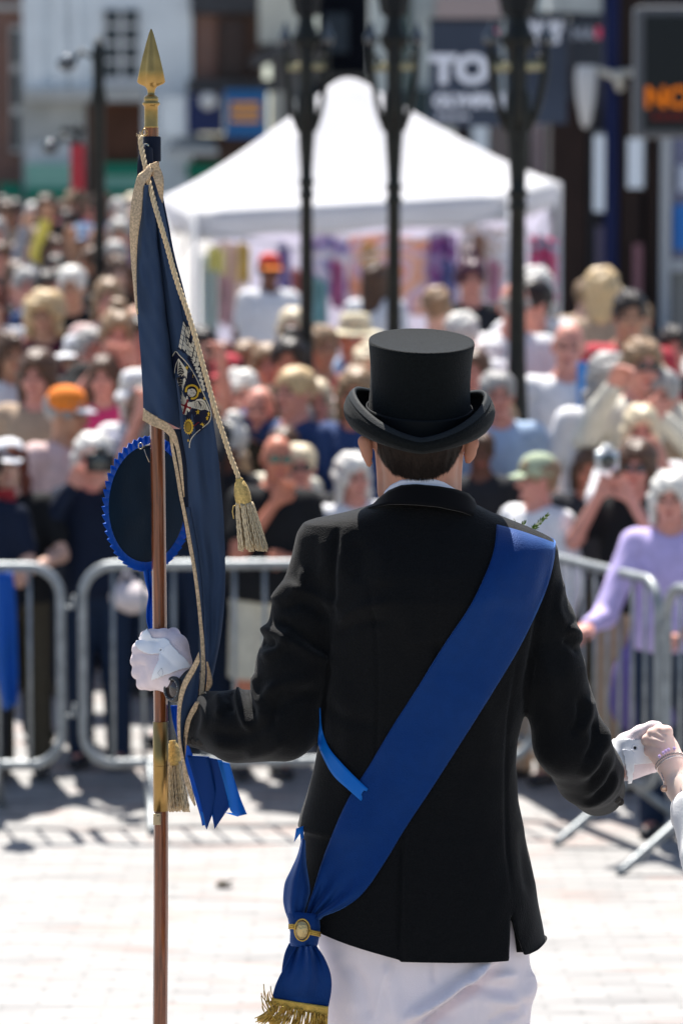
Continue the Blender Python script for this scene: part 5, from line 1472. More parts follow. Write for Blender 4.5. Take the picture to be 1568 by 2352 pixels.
V = V + N * (noise3(V, 22, 31) * .0035)[:, None]
tr = mk('trousers', V, Q, TROU, man)
for x, dy in ((xl, -.05), (xr, .08)):
    o = mk('shoe', [(a * 1.15 + x, 6.05 + dy - b * 1.15, c * 1.15) for a, b, c in [tuple(v.co) for v in shoe_mesh().vertices]], [tuple(p.vertices)[::-1] for p in shoe_mesh().polygons], mat('shoe_black', (.01, .01, .01), .25), man)

# --- the sash
SL = [(1140, 1208), (1135, 1255), (1122, 1300), (1080, 1390), (1020, 1480), (960, 1577), (900, 1670), (850, 1755), (800, 1835), (764, 1915), (738, 1985), (720, 2045), (709, 2078), (704, 2102)]
SR = [(1275, 1250), (1268, 1300), (1250, 1362), (1195, 1480), (1130, 1590), (1060, 1702), (990, 1812), (930, 1903), (880, 1985), (830, 2055), (790, 2084), (758, 2098), (738, 2106), (734, 2112)]
rows = strip_on(SL, SR, 90, 26, .0035, wav=lambda s, t: (.010 * max(0, (t - .86) / .14) * (1 + math.sin(s * 16 + 1)) + .0022 * math.sin(s * 5 + t * 9) + .0012 * math.sin(s * 3 - t * 31)))
first = rows[0]
over = []
for k, (dy, dz) in enumerate([(.15, -.10), (.125, -.045), (.095, -.012), (.06, .004), (.025, .004)]):
    over.append([Vector((p.x, p.y + dy, p.z + dz)) for p in first])
rows = over + rows
V, F_ = rows_mesh(rows)
sash = mk('sash', V, F_, SASH, man); solidify(sash, .0022)
# front strand of the sash coming round the hip
def free_strip(L_, R_, Yf, nv=26, nu=12):
    rows = []
    for j in range(nv):
        t = j / (nv - 1); a = interp(L_, t); b = interp(R_, t)
        rows.append([W(*(a * (1 - i / (nu - 1)) + b * i / (nu - 1)), Yf(i / (nu - 1), t)) for i in range(nu)])
    return rows
rows = free_strip([(694, 1925), (684, 1964), (668, 2000), (655, 2028), (651, 2066), (655, 2091), (661, 2108)], [(700, 1930), (702, 1978), (708, 2020), (712, 2046), (708, 2066), (699, 2094), (696, 2110)],
                  lambda s, t: 5.935 - .035 * math.sin(math.pi * s) * (1 - .3 * t) - .02 * t + .005 * math.sin(s * 13) * t)
o = mk('front_strand', *rows_mesh(rows), SASH, sash); solidify(o, .002)
# the band that gathers both strands
V, F_ = [], []
nb = 28
for j, (py_, x0, x1) in enumerate([(2096, 664, 728), (2103, 659, 733), (2125, 663, 735), (2145, 666, 734), (2166, 665, 730), (2176, 668, 726)]):
    for i in range(nb):
        a = 2 * math.pi * i / nb
        V.append(W((x0 + x1) / 2 + (x1 - x0) / 2 * math.cos(a), py_ + 3 * math.cos(a), 5.905 - .022 * math.sin(a) * (0.8 if j in (0, 5) else 1)))
F_ = [(j * nb + i, j * nb + (i + 1) % nb, (j + 1) * nb + (i + 1) % nb, (j + 1) * nb + i) for j in range(5) for i in range(nb)]
mk('gathering_band', V, F_, SASH, sash, recalc=True)
# tails below the band
rows = free_strip([(664, 2166), (655, 2186), (649, 2213), (645, 2250), (640, 2290)], [(715, 2172), (722, 2190), (735, 2213), (748, 2250), (748, 2300)], lambda s, t: 5.915 + .012 * math.sin(s * 9 + 1) * t)
solidify(mk('rear_tail', *rows_mesh(rows), SASH, sash), .002)
rows = free_strip([(681, 2172), (672, 2188), (648, 2232), (634, 2261), (624, 2294)], [(727, 2174), (745, 2202), (759, 2238), (761, 2272), (754, 2315)],
                  lambda s, t: 5.888 + .010 * math.cos(s * 8 - 1.0) * (1 - .7 * t) + .006 * math.sin(s * 19) * (1 - t) - .012 * math.sin(math.pi * min(1, t * 1.1)), 34, 26)
solidify(mk('front_tail', *rows_mesh(rows), SASH, sash), .002)
rows = free_strip([(623, 2292), (622, 2306)], [(754, 2312), (753, 2335)], lambda s, t: 5.884, 5, 30)
braid = solidify(mk('gold_edging', *rows_mesh(rows), GOLD, sash), .003)
mb = MB(); r5 = random.Random(3)
for i in range(150):
    s = r5.random(); x = 624 + 128 * s; y = 2304 + 28 * s + r5.uniform(-2, 1)
    lean = -(1 - s) ** 1.6 * 34 - 4 + r5.gauss(0, 5); L_ = r5.uniform(44, 62)
    P_ = [W(x + lean * (k / 6) ** 1.4 * (1 + .2 * math.sin(i)), y + L_ * (k / 6) * (1 - .28 * (1 - s) ** 2 * (k / 6)), 5.884 + r5.uniform(-.006, .008) + .006 * math.sin(k + i)) for k in range(7)]
    mb.tube(P_, .00105, 5)
for i in range(16):
    x = r5.uniform(600, 632); y0 = r5.uniform(2300, 2345); h_ = r5.uniform(15, 50)
    P_ = [W(x + 14 * (1 - k / 5) ** 2, y0 - h_ * (k / 5), 5.88 + r5.uniform(-.01, .01)) for k in range(6)]
    mb.tube(P_, .0009, 5)
mb.build('gold_fringe', GOLD, sash)
# gold button and cords on the band
c = W(694, 2136, 5.878)
V, F_ = lathe([(.0005, -.007), (.006, -.0062), (.0105, -.003), (.0125, .0), (.0130, .003), (.011, .004)], (0, 0, 0), 28)
bt = mk('gold_button', [(c.x + a * .92, c.y + cc, c.z + b * 1.38) for a, b, cc in V], F_, mat('button_gold', (.55, .42, .20), .32, .8, bump=1.0, bscale=260), sash, recalc=True)
mb = MB()
for d in (-4, 0, 4):
    mb.tube([W(663, 2128 + d, 5.888), W(672, 2128 + d, 5.883), W(682, 2130 + d * 1.2, 5.880)], .0016, 6)
    mb.tube([W(707, 2139 + d * 1.2, 5.880), W(716, 2142 + d, 5.880), W(726, 2144 + d, 5.884), W(735, 2146 + d, 5.893)], .0018, 6)
mb.tube([W(694 + 17.5 * math.cos(a), 2136 + 25 * math.sin(a), 5.877) for a in np.linspace(0, 6.3, 30)], .0015, 6)
mb.build('gold_cord', GOLD, bt)
# light ribbon over the waist
BRT = mat('ribbon_bright_blue', (.004, .17, .62), .38, trans=.25)
rows = strip_on([(734, 1626), (734, 1666), (731, 1709), (745, 1746), (766, 1782), (800, 1814), (829, 1840)], [(735.5, 1626), (738, 1666), (744, 1692), (757, 1720), (782, 1750), (814, 1783), (845, 1812)], 34, 6, .006)
rows[-1] = [rows[-1][0], rows[-1][1], rows[-2][2].lerp(rows[-3][2], .6), rows[-2][3].lerp(rows[-3][3], .6), rows[-1][4], rows[-1][5]]
solidify(mk('ribbon', *rows_mesh(rows), BRT, sash), .0012)
mb = MB(); mb.add([W(680, 1903, 5.97), W(697, 1897, 5.97), W(698, 1955, 5.965), (W(692, 1947, 5.965)), W(689, 1915, 5.97), W(675, 1935, 5.97)], [(0, 5, 4), (0, 4, 1), (4, 3, 2), (4, 2, 1)])
solidify(mb.build('ribbon', BRT, sash, recalc=False), .0012)
# sprig in the far lapel
mb = MB(); r6 = random.Random(9)
def sprig(a, b, n_, m=0):
    A_ = Vector(a); B_ = Vector(b)
    mb.tube([A_, A_.lerp(B_, .5) + Vector((0, 0, -.003)), B_], .0008, 5, 0)
    for i in range(n_):
        t = i / n_; p = A_.lerp(B_, .15 + .85 * t); d = (B_ - A_).normalized()
        an = r6.uniform(0, 6.28); s_ = Vector((math.cos(an), math.sin(an), 0)); s_ = (s_ - d * s_.dot(d)).normalized()
        e = p + s_ * r6.uniform(.006, .010) * (1.1 - .6 * t) + d * .006
        w_ = d.cross(s_) * .0019
        mb.add([p, p.lerp(e, .5) + w_, e, p.lerp(e, .5) - w_], [(0, 1, 2, 3)], 0 if r6.random() < .7 else 1)
sprig(W(1205, 1232, 6.10), W(1257, 1182, 6.12), 90); sprig(W(1196, 1236, 6.10), W(1178, 1196, 6.12), 34); sprig(W(1192, 1236, 6.10), W(1203, 1200, 6.12), 30); sprig(W(1200, 1236, 6.10), W(1236, 1205, 6.13), 40)
mb.build('sprig', [mat('heather_green', (.14, .22, .05), .6), mat('heather_white', (.6, .6, .5), .6)], man, smooth=False, recalc=False)

# ------------------------------------------------------------ the ceremonial flag and its staff
WOODM = mat('varnished_mahogany', (.20, .058, .018), .25, bump=.1, bscale=40, var=.45, vscale=40, stretch=(6, 6, .35), coat=.8)
BRASS = mat('brass', (.40, .25, .085), .3, .92, bump=.15, bscale=60, var=.15, vscale=30)
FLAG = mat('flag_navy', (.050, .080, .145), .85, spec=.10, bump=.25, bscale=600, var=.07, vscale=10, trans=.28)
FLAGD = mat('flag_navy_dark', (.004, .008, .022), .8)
BRAID = mat('flag_braid', (.55, .40, .25), .55, .25, bump=1.0, bscale=420, var=.35, vscale=260)
CORD = mat('rope_gold', (.66, .50, .30), .65, bump=.5, bscale=500, var=.15, vscale=200)
TASS = mat('tassel_gold', (.62, .43, .15), .45, .4, bump=.8, bscale=600, var=.3, vscale=250)
YP = 6.20
sb = W(369, 2352, YP)
zg = 0.0
flag = thing('ceremonial_flag', 'navy ceremonial flag furled on a wooden staff with brass spear, gold braid and tassels', 'flag', (sb.x, YP, 0))
AX = [(348, 293), (355, 650), (362, 1000), (367, 1400), (370, 1700), (370, 2100), (368, 2352)]
def ax(py): return ix([(b, a) for a, b in AX], py)
P_ = [W(ax(y), y, YP) for y in (292, 500, 800, 1100, 1400, 1652)]
def octo(P_, rpx): return tube(P_, [r_ / S(YP) for r_ in rpx], 8)
V, F_ = octo(P_ + [W(370, 1700, YP)], [17.5, 17, 17.2, 17.3, 17.2, 17, 17])
V2, F2 = octo([W(370, 1800, YP), W(370, 1864, YP), W(370, 2100, YP), W(368, 2352, YP), Vector((sb.x, YP, .02))], [16.5, 17.5, 17.8, 17.8, 17.8])
mb = MB(); mb.add(V, F_); mb.add(V2, F2)
o = mb.build('staff', WOODM, flag, smooth=False); bevel(o, .0022, 3)
V, F_ = lathe([(16.2 / S(YP), 0), (17.8 / S(YP), .0), (17.8 / S(YP), .166), (16.2 / S(YP), .166)], tuple(W(370, 1862, YP)), 40)
mk('ferrule', V, F_, BRASS, flag)
V, F_ = lathe([(17.9 / S(YP), 0), (18.1 / S(YP), .0006), (17.9 / S(YP), .0012)], tuple(W(370, 1758, YP)), 40); mk('joint_ring', V, F_, mat('brass_dark', (.2, .12, .04), .4, .8), flag)
c = W(361, 1881, YP - .014); mb = MB(); mb.box(tuple(c), (.014, .006, .022)); mb.box((c.x + .002, c.y - .004, c.z), (.006, .004, .014), rz=.3); o = mb.build('clip', mat('dull_brass', (.42, .34, .22), .3, .8), flag, smooth=False); bevel(o, .001)
# spear finial
def ringp(py_, rx, ry, n=32, ph4=0.0, cxp=None):
    c = W(cxp if cxp else 347.5, py_, YP); r_ = []
    for j in range(n):
        a = 2 * math.pi * j / n
        k = 1 + ph4 * math.cos(4 * a)
        r_.append(c + Vector((rx / S(YP) * k * math.cos(a), ry / S(YP) * k * math.sin(a), 0)))
    return r_
rings = [ringp(y, r_, r_ * .72, ph4=p) for y, r_, p in ((66, .6, 0), (68, 2, .0), (75, 4.5, .08), (100, 10.5, .14), (130, 17, .17), (160, 22.5, .2), (188, 26.5, .22), (193, 23, .2), (199, 13, .05), (205, 9.5, 0), (212, 8, 0), (218, 9, 0), (221, 14, 0), (224, 16.5, 0), (230, 16.5, 0), (233, 16, 0), (236, 20, 0), (240, 20.5, 0), (243, 17, 0), (246, 15.5, 0), (255, 15.5, 0), (290, 15.8, 0), (293, 17, 0), (294, 16, 0))]
for i in range(9, len(rings)):
    y, r_ = ((205, 9.5), (212, 8), (218, 9), (221, 14), (224, 16.5), (230, 16.5), (233, 16), (236, 20), (240, 20.5), (243, 17), (246, 15.5), (255, 15.5), (290, 15.8), (293, 17), (294, 16))[i - 9]
    rings[i] = ringp(y, r_, r_)
rot = Matrix.Rotation(R(8), 3, 'Z')
V = [p for r_ in rings for p in r_]; n = 32
F_ = [(i * n + j, i * n + (j + 1) % n, (i + 1) * n + (j + 1) % n, (i + 1) * n + j) for i in range(len(rings) - 1) for j in range(n)]
mk('spear_finial', V, F_, BRASS, flag, recalc=True)
# --- cloth panels: edges traced in the photograph, given depth by their folds
def panel(name, L_, R_, Yf, m, nu=24, nv=60, parent=None, th=.0012):
    rows = []
    for j in range(nv):
        t = j / (nv - 1); a = interp(L_, t); b = interp(R_, t)
        rows.append([W(*(a * (1 - i / (nu - 1)) + b * i / (nu - 1)), Yf(i / (nu - 1), t) + (.0016 * math.sin(i / nu * 7 + t * 23 + nv) + .0012 * math.sin(i / nu * 13 - t * 41) if name == 'flag_cloth' and nu > 20 else 0)) for i in range(nu)])
    V, F_ = rows_mesh(rows)
    o = mk(name, V, F_, m, parent or flag)
    if th: solidify(o, th)
    return o
pi = math.pi
# sleeve of dark cloth round the top of the staff
V, F_ = lathe([(19 / S(YP), 0), (20 / S(YP), .002), (20 / S(YP), .043), (19 / S(YP), .045)], tuple(W(350, 371, YP)), 32); mk('sleeve', V, F_, FLAGD, flag)
V, F_ = lathe([(.0005, -.003), (.004, -.002), (.0055, .001), (.004, .003)], (0, 0, 0), 14); c = W(337, 335, YP - .016); mk('stud', [(c.x + a, c.y + cc, c.z + b) for a, b, cc in V], F_, mat('stud_silver', (.6, .55, .4), .25, .9), flag, recalc=True)
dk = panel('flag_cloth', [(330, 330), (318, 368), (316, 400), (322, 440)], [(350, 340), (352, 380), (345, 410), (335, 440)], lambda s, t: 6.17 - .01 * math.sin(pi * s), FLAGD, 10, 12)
# rear panel: right-hand body of the flag, from the top to the wrist
RE = [(366, 405), (376, 460), (388, 520), (402, 590), (418, 650), (432, 705), (447, 765), (462, 830), (478, 900), (490, 970), (500, 1040), (507, 1110), (513, 1180), (516, 1260), (517, 1340), (512, 1420), (502, 1490), (486, 1565)]
LE = [(340, 405), (346, 460), (354, 530), (364, 610), (376, 700), (390, 780), (400, 860), (408, 930), (418, 1000), (428, 1060), (432, 1130), (436, 1190), (447, 1260), (456, 1330), (462, 1400), (465, 1460), (466, 1510), (470, 1575)]
rear = panel('flag_cloth', LE, RE, lambda s, t: 6.135 - .022 * math.sin(pi * s ** .8) + .012 * math.cos(2 * pi * (s * 1.3 + t * .4)) * (1 - t * .5) + .035 * max(0, .35 - s) * min(1, t * 3), FLAG, 34, 130)
# front panel: left-hand fold that ends in the braided corner
LF = [(330, 425), (325, 470), (318, 530), (315, 590), (315, 660), (317, 730), (322, 800), (327, 870), (330, 942)]
RF = [(352, 425), (360, 500), (368, 570), (377, 650), (388, 740), (397, 820), (404, 880), (410, 930), (414, 985)]
front = panel('flag_cloth', LF, RF, lambda s, t: 6.105 - .020 * math.sin(pi * min(1, s * 1.05)) - .006 * math.sin(s * 8 + t * 4) + .018 * s ** 6, FLAG, 34, 90)
# narrow middle fold between them
panel('flag_cloth', [(349, 412), (357, 500), (368, 600), (380, 700), (392, 790), (402, 870)], [(362, 412), (380, 500), (398, 600), (415, 700), (432, 790), (446, 850)], lambda s, t: 6.118 - .016 * math.sin(pi * s) + .010 * s * s, FLAG, 16, 70)
# inner folds lower down; the deep one's shade is put into its colour
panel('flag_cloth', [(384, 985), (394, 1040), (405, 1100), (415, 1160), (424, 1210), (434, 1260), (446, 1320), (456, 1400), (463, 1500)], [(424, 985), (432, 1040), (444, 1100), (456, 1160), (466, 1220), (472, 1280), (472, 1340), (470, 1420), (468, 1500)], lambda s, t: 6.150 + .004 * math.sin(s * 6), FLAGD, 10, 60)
panel('flag_cloth', [(428, 1165), (436, 1215), (447, 1275), (456, 1340), (462, 1410), (465, 1470)], [(437, 1165), (447, 1215), (457, 1275), (464, 1340), (468, 1410), (469, 1470)], lambda s, t: 6.112 - .01 * math.sin(pi * s), FLAG, 8, 40)
# braid: broad edging
def braid_strip(L_, R_, Yf, nv=60, nu=6, parent=front):
    return panel('gold_braid', L_, R_, Yf, BRAID, nu, nv, parent, .0022)
braid_strip([(346, 376), (330, 392), (318, 402), (308, 436), (301, 480), (299, 530), (301, 580), (306, 640), (312, 700), (316, 722)], [(352, 392), (342, 412), (331, 425), (328, 455), (325, 490), (318, 535), (314, 590), (313, 640), (315, 700), (317, 722)], lambda s, t: 6.085 + .004 * math.sin(t * 12) + .010 * (1 - s))
braid_strip([(345, 378), (350, 400), (360, 430), (366, 450), (373, 466)], [(360, 371), (371, 392), (376, 410), (376, 440), (374, 466)], lambda s, t: 6.088 + .003 * math.sin(t * 9), 30)
braid_strip([(341, 375), (333, 395), (330, 410)], [(372, 377), (374, 396), (376, 412)], lambda s, t: 6.094 - .003 * math.sin(pi * s), 12, 14) if False else None
braid_strip([(330, 938), (352, 952), (378, 966), (398, 985), (407, 1005), (414, 1035), (419, 1070), (422, 1110), (424, 1140)], [(328, 965), (350, 978), (374, 988), (390, 1003), (402, 1024), (408, 1050), (413, 1080), (418, 1115), (422, 1142)], lambda s, t: 6.086 - .004 * math.sin(pi * t * 3) + .012 * t, 70, 8)
# braid: narrow line that runs down to the cuff
braid_strip([(388, 990), (393, 1030), (402, 1080), (412, 1140), (422, 1190), (432, 1250), (443, 1310), (451, 1370), (457, 1430), (461, 1480), (462, 1540), (458, 1590), (454, 1632), (462, 1665), (468, 1697)],
            [(394, 990), (400, 1030), (410, 1080), (420, 1140), (430, 1190), (441, 1250), (451, 1310), (459, 1370), (465, 1430), (470, 1480), (472, 1540), (469, 1590), (467, 1640), (472, 1670), (474, 1690)], lambda s, t: 6.095 - .05 * max(0, t - .8), 90)
braid_strip([(457, 1497), (441, 1530), (420, 1566), (410, 1605), (407, 1650), (409, 1700), (417, 1742), (424, 1790), (436, 1830), (447, 1852)], [(459, 1520), (447, 1545), (429, 1578), (419, 1612), (415, 1650), (416, 1700), (423, 1740), (432, 1780), (443, 1818), (450, 1848)], lambda s, t: 6.035 + .03 * t, 70)
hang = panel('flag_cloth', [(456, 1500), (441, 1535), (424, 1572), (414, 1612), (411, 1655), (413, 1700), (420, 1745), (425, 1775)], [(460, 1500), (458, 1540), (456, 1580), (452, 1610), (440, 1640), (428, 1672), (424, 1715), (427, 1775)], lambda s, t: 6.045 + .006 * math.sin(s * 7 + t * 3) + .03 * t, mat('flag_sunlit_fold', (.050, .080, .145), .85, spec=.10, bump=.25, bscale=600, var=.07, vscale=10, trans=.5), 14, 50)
braid_strip([(449, 1612), (436, 1634), (426, 1660), (422, 1700), (422, 1740)], [(458, 1612), (450, 1638), (437, 1664), (430, 1700), (426, 1740)], lambda s, t: 6.05 + .03 * t, 40, 6, hang)
braid_strip([(474, 1520), (476, 1550), (472, 1590)], [(478, 1520), (488, 1570), (476, 1592)], lambda s, t: 6.11, 20, 6, rear)
# --- the embroidered arms on the rear fold
_cv, _cf = [], []
for o_ in list(flag.children):
    if o_.name.startswith('flag_cloth') and o_ is not front:
        k_ = len(_cv); _cv += [tuple(v.co + flag.location) for v in o_.data.vertices]; _cf += [tuple(i + k_ for i in p.vertices) for p in o_.data.polygons]
CB = BVHTree.FromPolygons(_cv, _cf)
def crest_pt(px_, py_, off):
    d = (W(px_, py_, 6) - CAM).normalized(); r_ = CB.ray_cast(CAM, d)
    if r_[0] is None: return W(px_, py_, 6.12 - off)
    return r_[0] - d * (off + .0012)
C0 = (450, 1150)      # zoomed photo crop -> photo px
def zc(x, y): return (C0[0] * .6272 + x * .16, C0[1] * .6272 + y * .16)
def patch(mb, pts, m, off, dens=4):
    """flat embroidered patch: polygon in crop coordinates"""
    P2 = [zc(*p) for p in pts]
    k = len(mb.V)
    cxp = sum(p[0] for p in P2) / len(P2); cyp = sum(p[1] for p in P2) / len(P2)
    n_ = len(P2); L_ = 1 if n_ <= 5 else 5
    V = [crest_pt(cxp, cyp, off)]
    for q_ in range(1, L_ + 1): V += [crest_pt(cxp + (p[0] - cxp) * q_ / L_, cyp + (p[1] - cyp) * q_ / L_, off) for p in P2]
    F_ = [(0, 1 + i, 1 + (i + 1) % n_) for i in range(n_)]
    for q_ in range(L_ - 1): F_ += [(1 + q_ * n_ + i, 1 + (q_ + 1) * n_ + i, 1 + (q_ + 1) * n_ + (i + 1) % n_, 1 + q_ * n_ + (i + 1) % n_) for i in range(n_)]
    mb.add(V, F_, m)
def line(mb, pts, w, m, off):
    P3 = [crest_pt(*zc(*interp(pts, t)), off) for t in np.linspace(0, 1, max(6, 4 * len(pts)))]
    V, F_ = tube(P3, w * .16 / 1300, 6); mb.add(V, F_, m)
CM = [mat('crest_navy', (.006, .008, .025), .7), mat('crest_cream', (.62, .56, .44), .6, bump=.6, bscale=500), mat('crest_gold', (.62, .38, .03), .45, bump=.6, bscale=500), mat('crest_red', (.20, .008, .015), .6), mat('crest_shade', (.05, .045, .04), .7), mat('crest_amber', (.28, .17, .01), .6)]
mb = MB()
# navy shield ground with cream outline
patch(mb, [(762, 520), (840, 600), (930, 720), (1020, 850), (1090, 980), (1150, 1110), (1210, 1260), (1262, 1400), (1250, 1520), (1170, 1640), (1060, 1730), (985, 1810), (955, 1900), (900, 1760), (870, 1600), (840, 1400), (800, 1150), (770, 950), (740, 760), (712, 610)], 0, .0003)
line(mb, [(712, 605), (735, 565), (762, 535), (810, 590), (880, 660), (950, 745), (1010, 840), (1070, 950), (1120, 1060), (1170, 1170), (1215, 1270), (1255, 1370), (1268, 1450), (1240, 1545), (1160, 1620), (1060, 1700), (990, 1780), (962, 1850), (958, 1920)], 7, 1, .001)
# embattled wall of cream blocks
blocks = []
r7 = random.Random(4)
ups = [[(870, 95), (785, 470)], [(912, 130), (840, 500)], [(950, 175), (890, 545)], [(968, 240), (940, 610)]]
def blockrow(p, q, n_, wdt):
    for i in range(n_):
        t0 = i / n_; t1 = (i + .86) / n_
        a = [(p[0] + (q[0] - p[0]) * t, p[1] + (q[1] - p[1]) * t) for t in (t0, t1)]
        blocks.append([(a[0][0], a[0][1]), (a[0][0] + wdt[0], a[0][1] + wdt[1]), (a[1][0] + wdt[0], a[1][1] + wdt[1]), (a[1][0], a[1][1])])
blockrow((872, 92), (800, 480), 6, (38, 38)); blockrow((915, 150), (852, 500), 6, (36, 44)); blockrow((950, 215), (925, 330), 2, (24, 30))
blockrow((905, 330), (880, 500), 2, (42, 46)); blockrow((950, 400), (905, 560), 3, (40, 44))
for (a, b, n_, w_) in (((1010, 330), (950, 600), 4, (36, 30)), ((1050, 380), (1000, 660), 4, (36, 40)), ((1085, 500), (1040, 740), 4, (34, 40))): blockrow(a, b, n_, w_)
for (x, y) in ((985, 650), (1030, 660), (1010, 690), (1040, 730), (1080, 720), (1060, 780), (1095, 790), (1075, 830), (1115, 850), (1100, 890), (1130, 905), (1120, 950), (1145, 970), (1140, 1010), (1160, 1040), (1165, 1085)):
    w_ = 17; blocks.append([(x - w_, y - 24), (x + w_, y - 18), (x + w_ - 4, y + 22), (x - w_ - 6, y + 14)])
patch(mb, [(868, 80), (960, 190), (975, 260), (945, 380), (975, 420), (1010, 315), (1100, 460), (1150, 700), (1190, 950), (1200, 1140), (1160, 1080), (1100, 940), (1020, 800), (930, 650), (850, 540), (778, 500), (830, 300)], 0, .0003)
for b in blocks: patch(mb, b, 1, .0009)
# wings, robe, face and halo of the small angel
patch(mb, [(800, 635), (850, 700), (900, 770), (930, 820), (915, 930), (885, 1010), (860, 1100), (815, 1110), (790, 1000), (785, 850), (790, 720)], 1, .0009)
patch(mb, [(810, 680), (850, 760), (880, 830), (885, 900), (860, 1000), (830, 1060), (800, 1010), (795, 850)], 4, .0013)
for k in range(9): line(mb, [(800, 740 + k * 36), (830, 725 + k * 36), (862 - k, 745 + k * 34)], 3.2, 1, .0016)
line(mb, [(795, 650), (765, 720), (748, 800), (745, 850)], 5, 1, .001)
patch(mb, [(795, 1100), (850, 1110), (930, 1180), (935, 1215), (1040, 1260), (1000, 1340), (955, 1400), (905, 1450), (870, 1440), (840, 1330), (815, 1230)], 1, .0009)
patch(mb, [(920, 1220), (945, 1230), (925, 1310), (985, 1340), (975, 1372), (915, 1345), (885, 1440), (855, 1430), (885, 1330), (835, 1310), (835, 1285), (895, 1295)], 3, .0014)
line(mb, [(905, 1120), (915, 1060), (950, 1030), (1000, 1022), (1050, 1045), (1080, 1095), (1075, 1150), (1050, 1195), (1010, 1212), (980, 1210)], 17, 2, .001)
patch(mb, [(940, 1080), (990, 1065), (1035, 1085), (1055, 1125), (1040, 1165), (1000, 1190), (960, 1185), (930, 1150), (928, 1110)], 1, .0014)
line(mb, [(960, 1075), (1010, 1062), (1048, 1090), (1060, 1130), (1045, 1170)], 5, 0, .0018)
for (x, y) in ((985, 1100), (1018, 1140)): line(mb, [(x - 12, y - 5), (x, y - 8), (x + 12, y + 2)], 3.5, 4, .0019)
line(mb, [(948, 1158), (962, 1166), (970, 1172)], 4, 3, .0019); line(mb, [(985, 1120), (980, 1140), (992, 1140)], 2.5, 4, .0019)
patch(mb, [(1015, 1270), (1060, 1225), (1130, 1215), (1180, 1250), (1215, 1320), (1250, 1400), (1230, 1390), (1180, 1370), (1120, 1380), (1060, 1360), (1000, 1350)], 1, .0009)
for k in range(7): line(mb, [(1040 + k * 24, 1275 + k * 5), (1036 + k * 26, 1310 + k * 6), (1050 + k * 26, 1345 + k * 6)], 3, 4, .0014)
line(mb, [(1030, 1270), (1090, 1250), (1150, 1265), (1190, 1310)], 3, 4, .0014)
# stars, sun and red stroke
def star(x, y, r_, sx=1.0):
    patch(mb, [(x + (r_ if k % 2 == 0 else r_ * .5) * math.sin(k * pi / 5) * sx, y - (r_ if k % 2 == 0 else r_ * .5) * math.cos(k * pi / 5)) for k in range(10)], 2, .0011)
for a in ((920, 770, 34, .9), (990, 885, 36, .9), (1108, 1095, 40, .7), (1172, 1210, 36, .5), (1080, 1408, 42, 1), (1232, 1435, 46, .5), (1212, 1495, 40, .6), (1142, 1590, 42, 1), (938, 1815, 26, .6)): star(*a)
patch(mb, [(945 + (92 if k % 2 else 74) * .82 * math.cos(k * pi / 16), 1617 + (120 if k % 2 else 98) * math.sin(k * pi / 16)) for k in range(32)], 2, .0009)
patch(mb, [(938 + 58 * .8 * math.cos(k * pi / 12), 1620 + 78 * math.sin(k * pi / 12)) for k in range(24)], 0, .0013)
patch(mb, [(938 + 50 * .8 * math.cos(k * pi / 12), 1620 + 70 * math.sin(k * pi / 12)) for k in range(24)], 5, .0016)
line(mb, [(1012, 1612), (1045, 1590), (1070, 1565), (1095, 1555)], 8, 3, .0012)
mb.build('embroidered_arms', CM, rear, smooth=True, recalc=False)
# --- twisted cord and its tassel
CP = [(324, 313), (323, 325), (330, 362), (338, 400), (348, 440), (358, 478), (372, 525), (386, 572), (398, 618), (411, 660), (426, 702), (440, 745), (452, 785), (464, 830), (476, 874), (488, 918), (502, 965), (517, 1010), (530, 1050), (541, 1078), (549, 1100)]
def cordpt(t):
    p = interp(CP, t); return W(p[0], p[1], 6.14 - .08 * min(1, t * 4) + .0 * t)
nn = 900; mb = MB()
CPs = [cordpt(k / nn) for k in range(nn + 1)]
for st in range(3):
    P_ = []
    for k in range(nn + 1):
        d = (CPs[min(k + 1, nn)] - CPs[max(k - 1, 0)]).normalized(); a = Vector((0, 1, 0)); a = (a - d * a.dot(d)).normalized(); b = d.cross(a)
        an = k * .155 + st * 2.094
        P_.append(CPs[k] + (a * math.cos(an) + b * math.sin(an)) * .0026)
    mb.tube(P_[::3], .0025, 6)
cord = mb.build('cord', CORD, flag, recalc=False)
mb = MB(); r8 = random.Random(1)
for k in range(40): 
    c = W(322 + r8.uniform(-4, 6), 312 + r8.uniform(-3, 5), 6.14); mb.tube([c, c + Vector((r8.uniform(-.006, .006), 0, r8.uniform(-.002, .008)))], .0004, 3)
mb.build('frayed_end', CORD, cord, recalc=False)
V, F_ = tube([W(333 + 6 * math.cos(a), 304 + 8 * math.sin(a), 6.17) for a in np.linspace(0, 6.28, 16)], .0012, 6); mk('eyelet', V, F_, BRASS, flag)
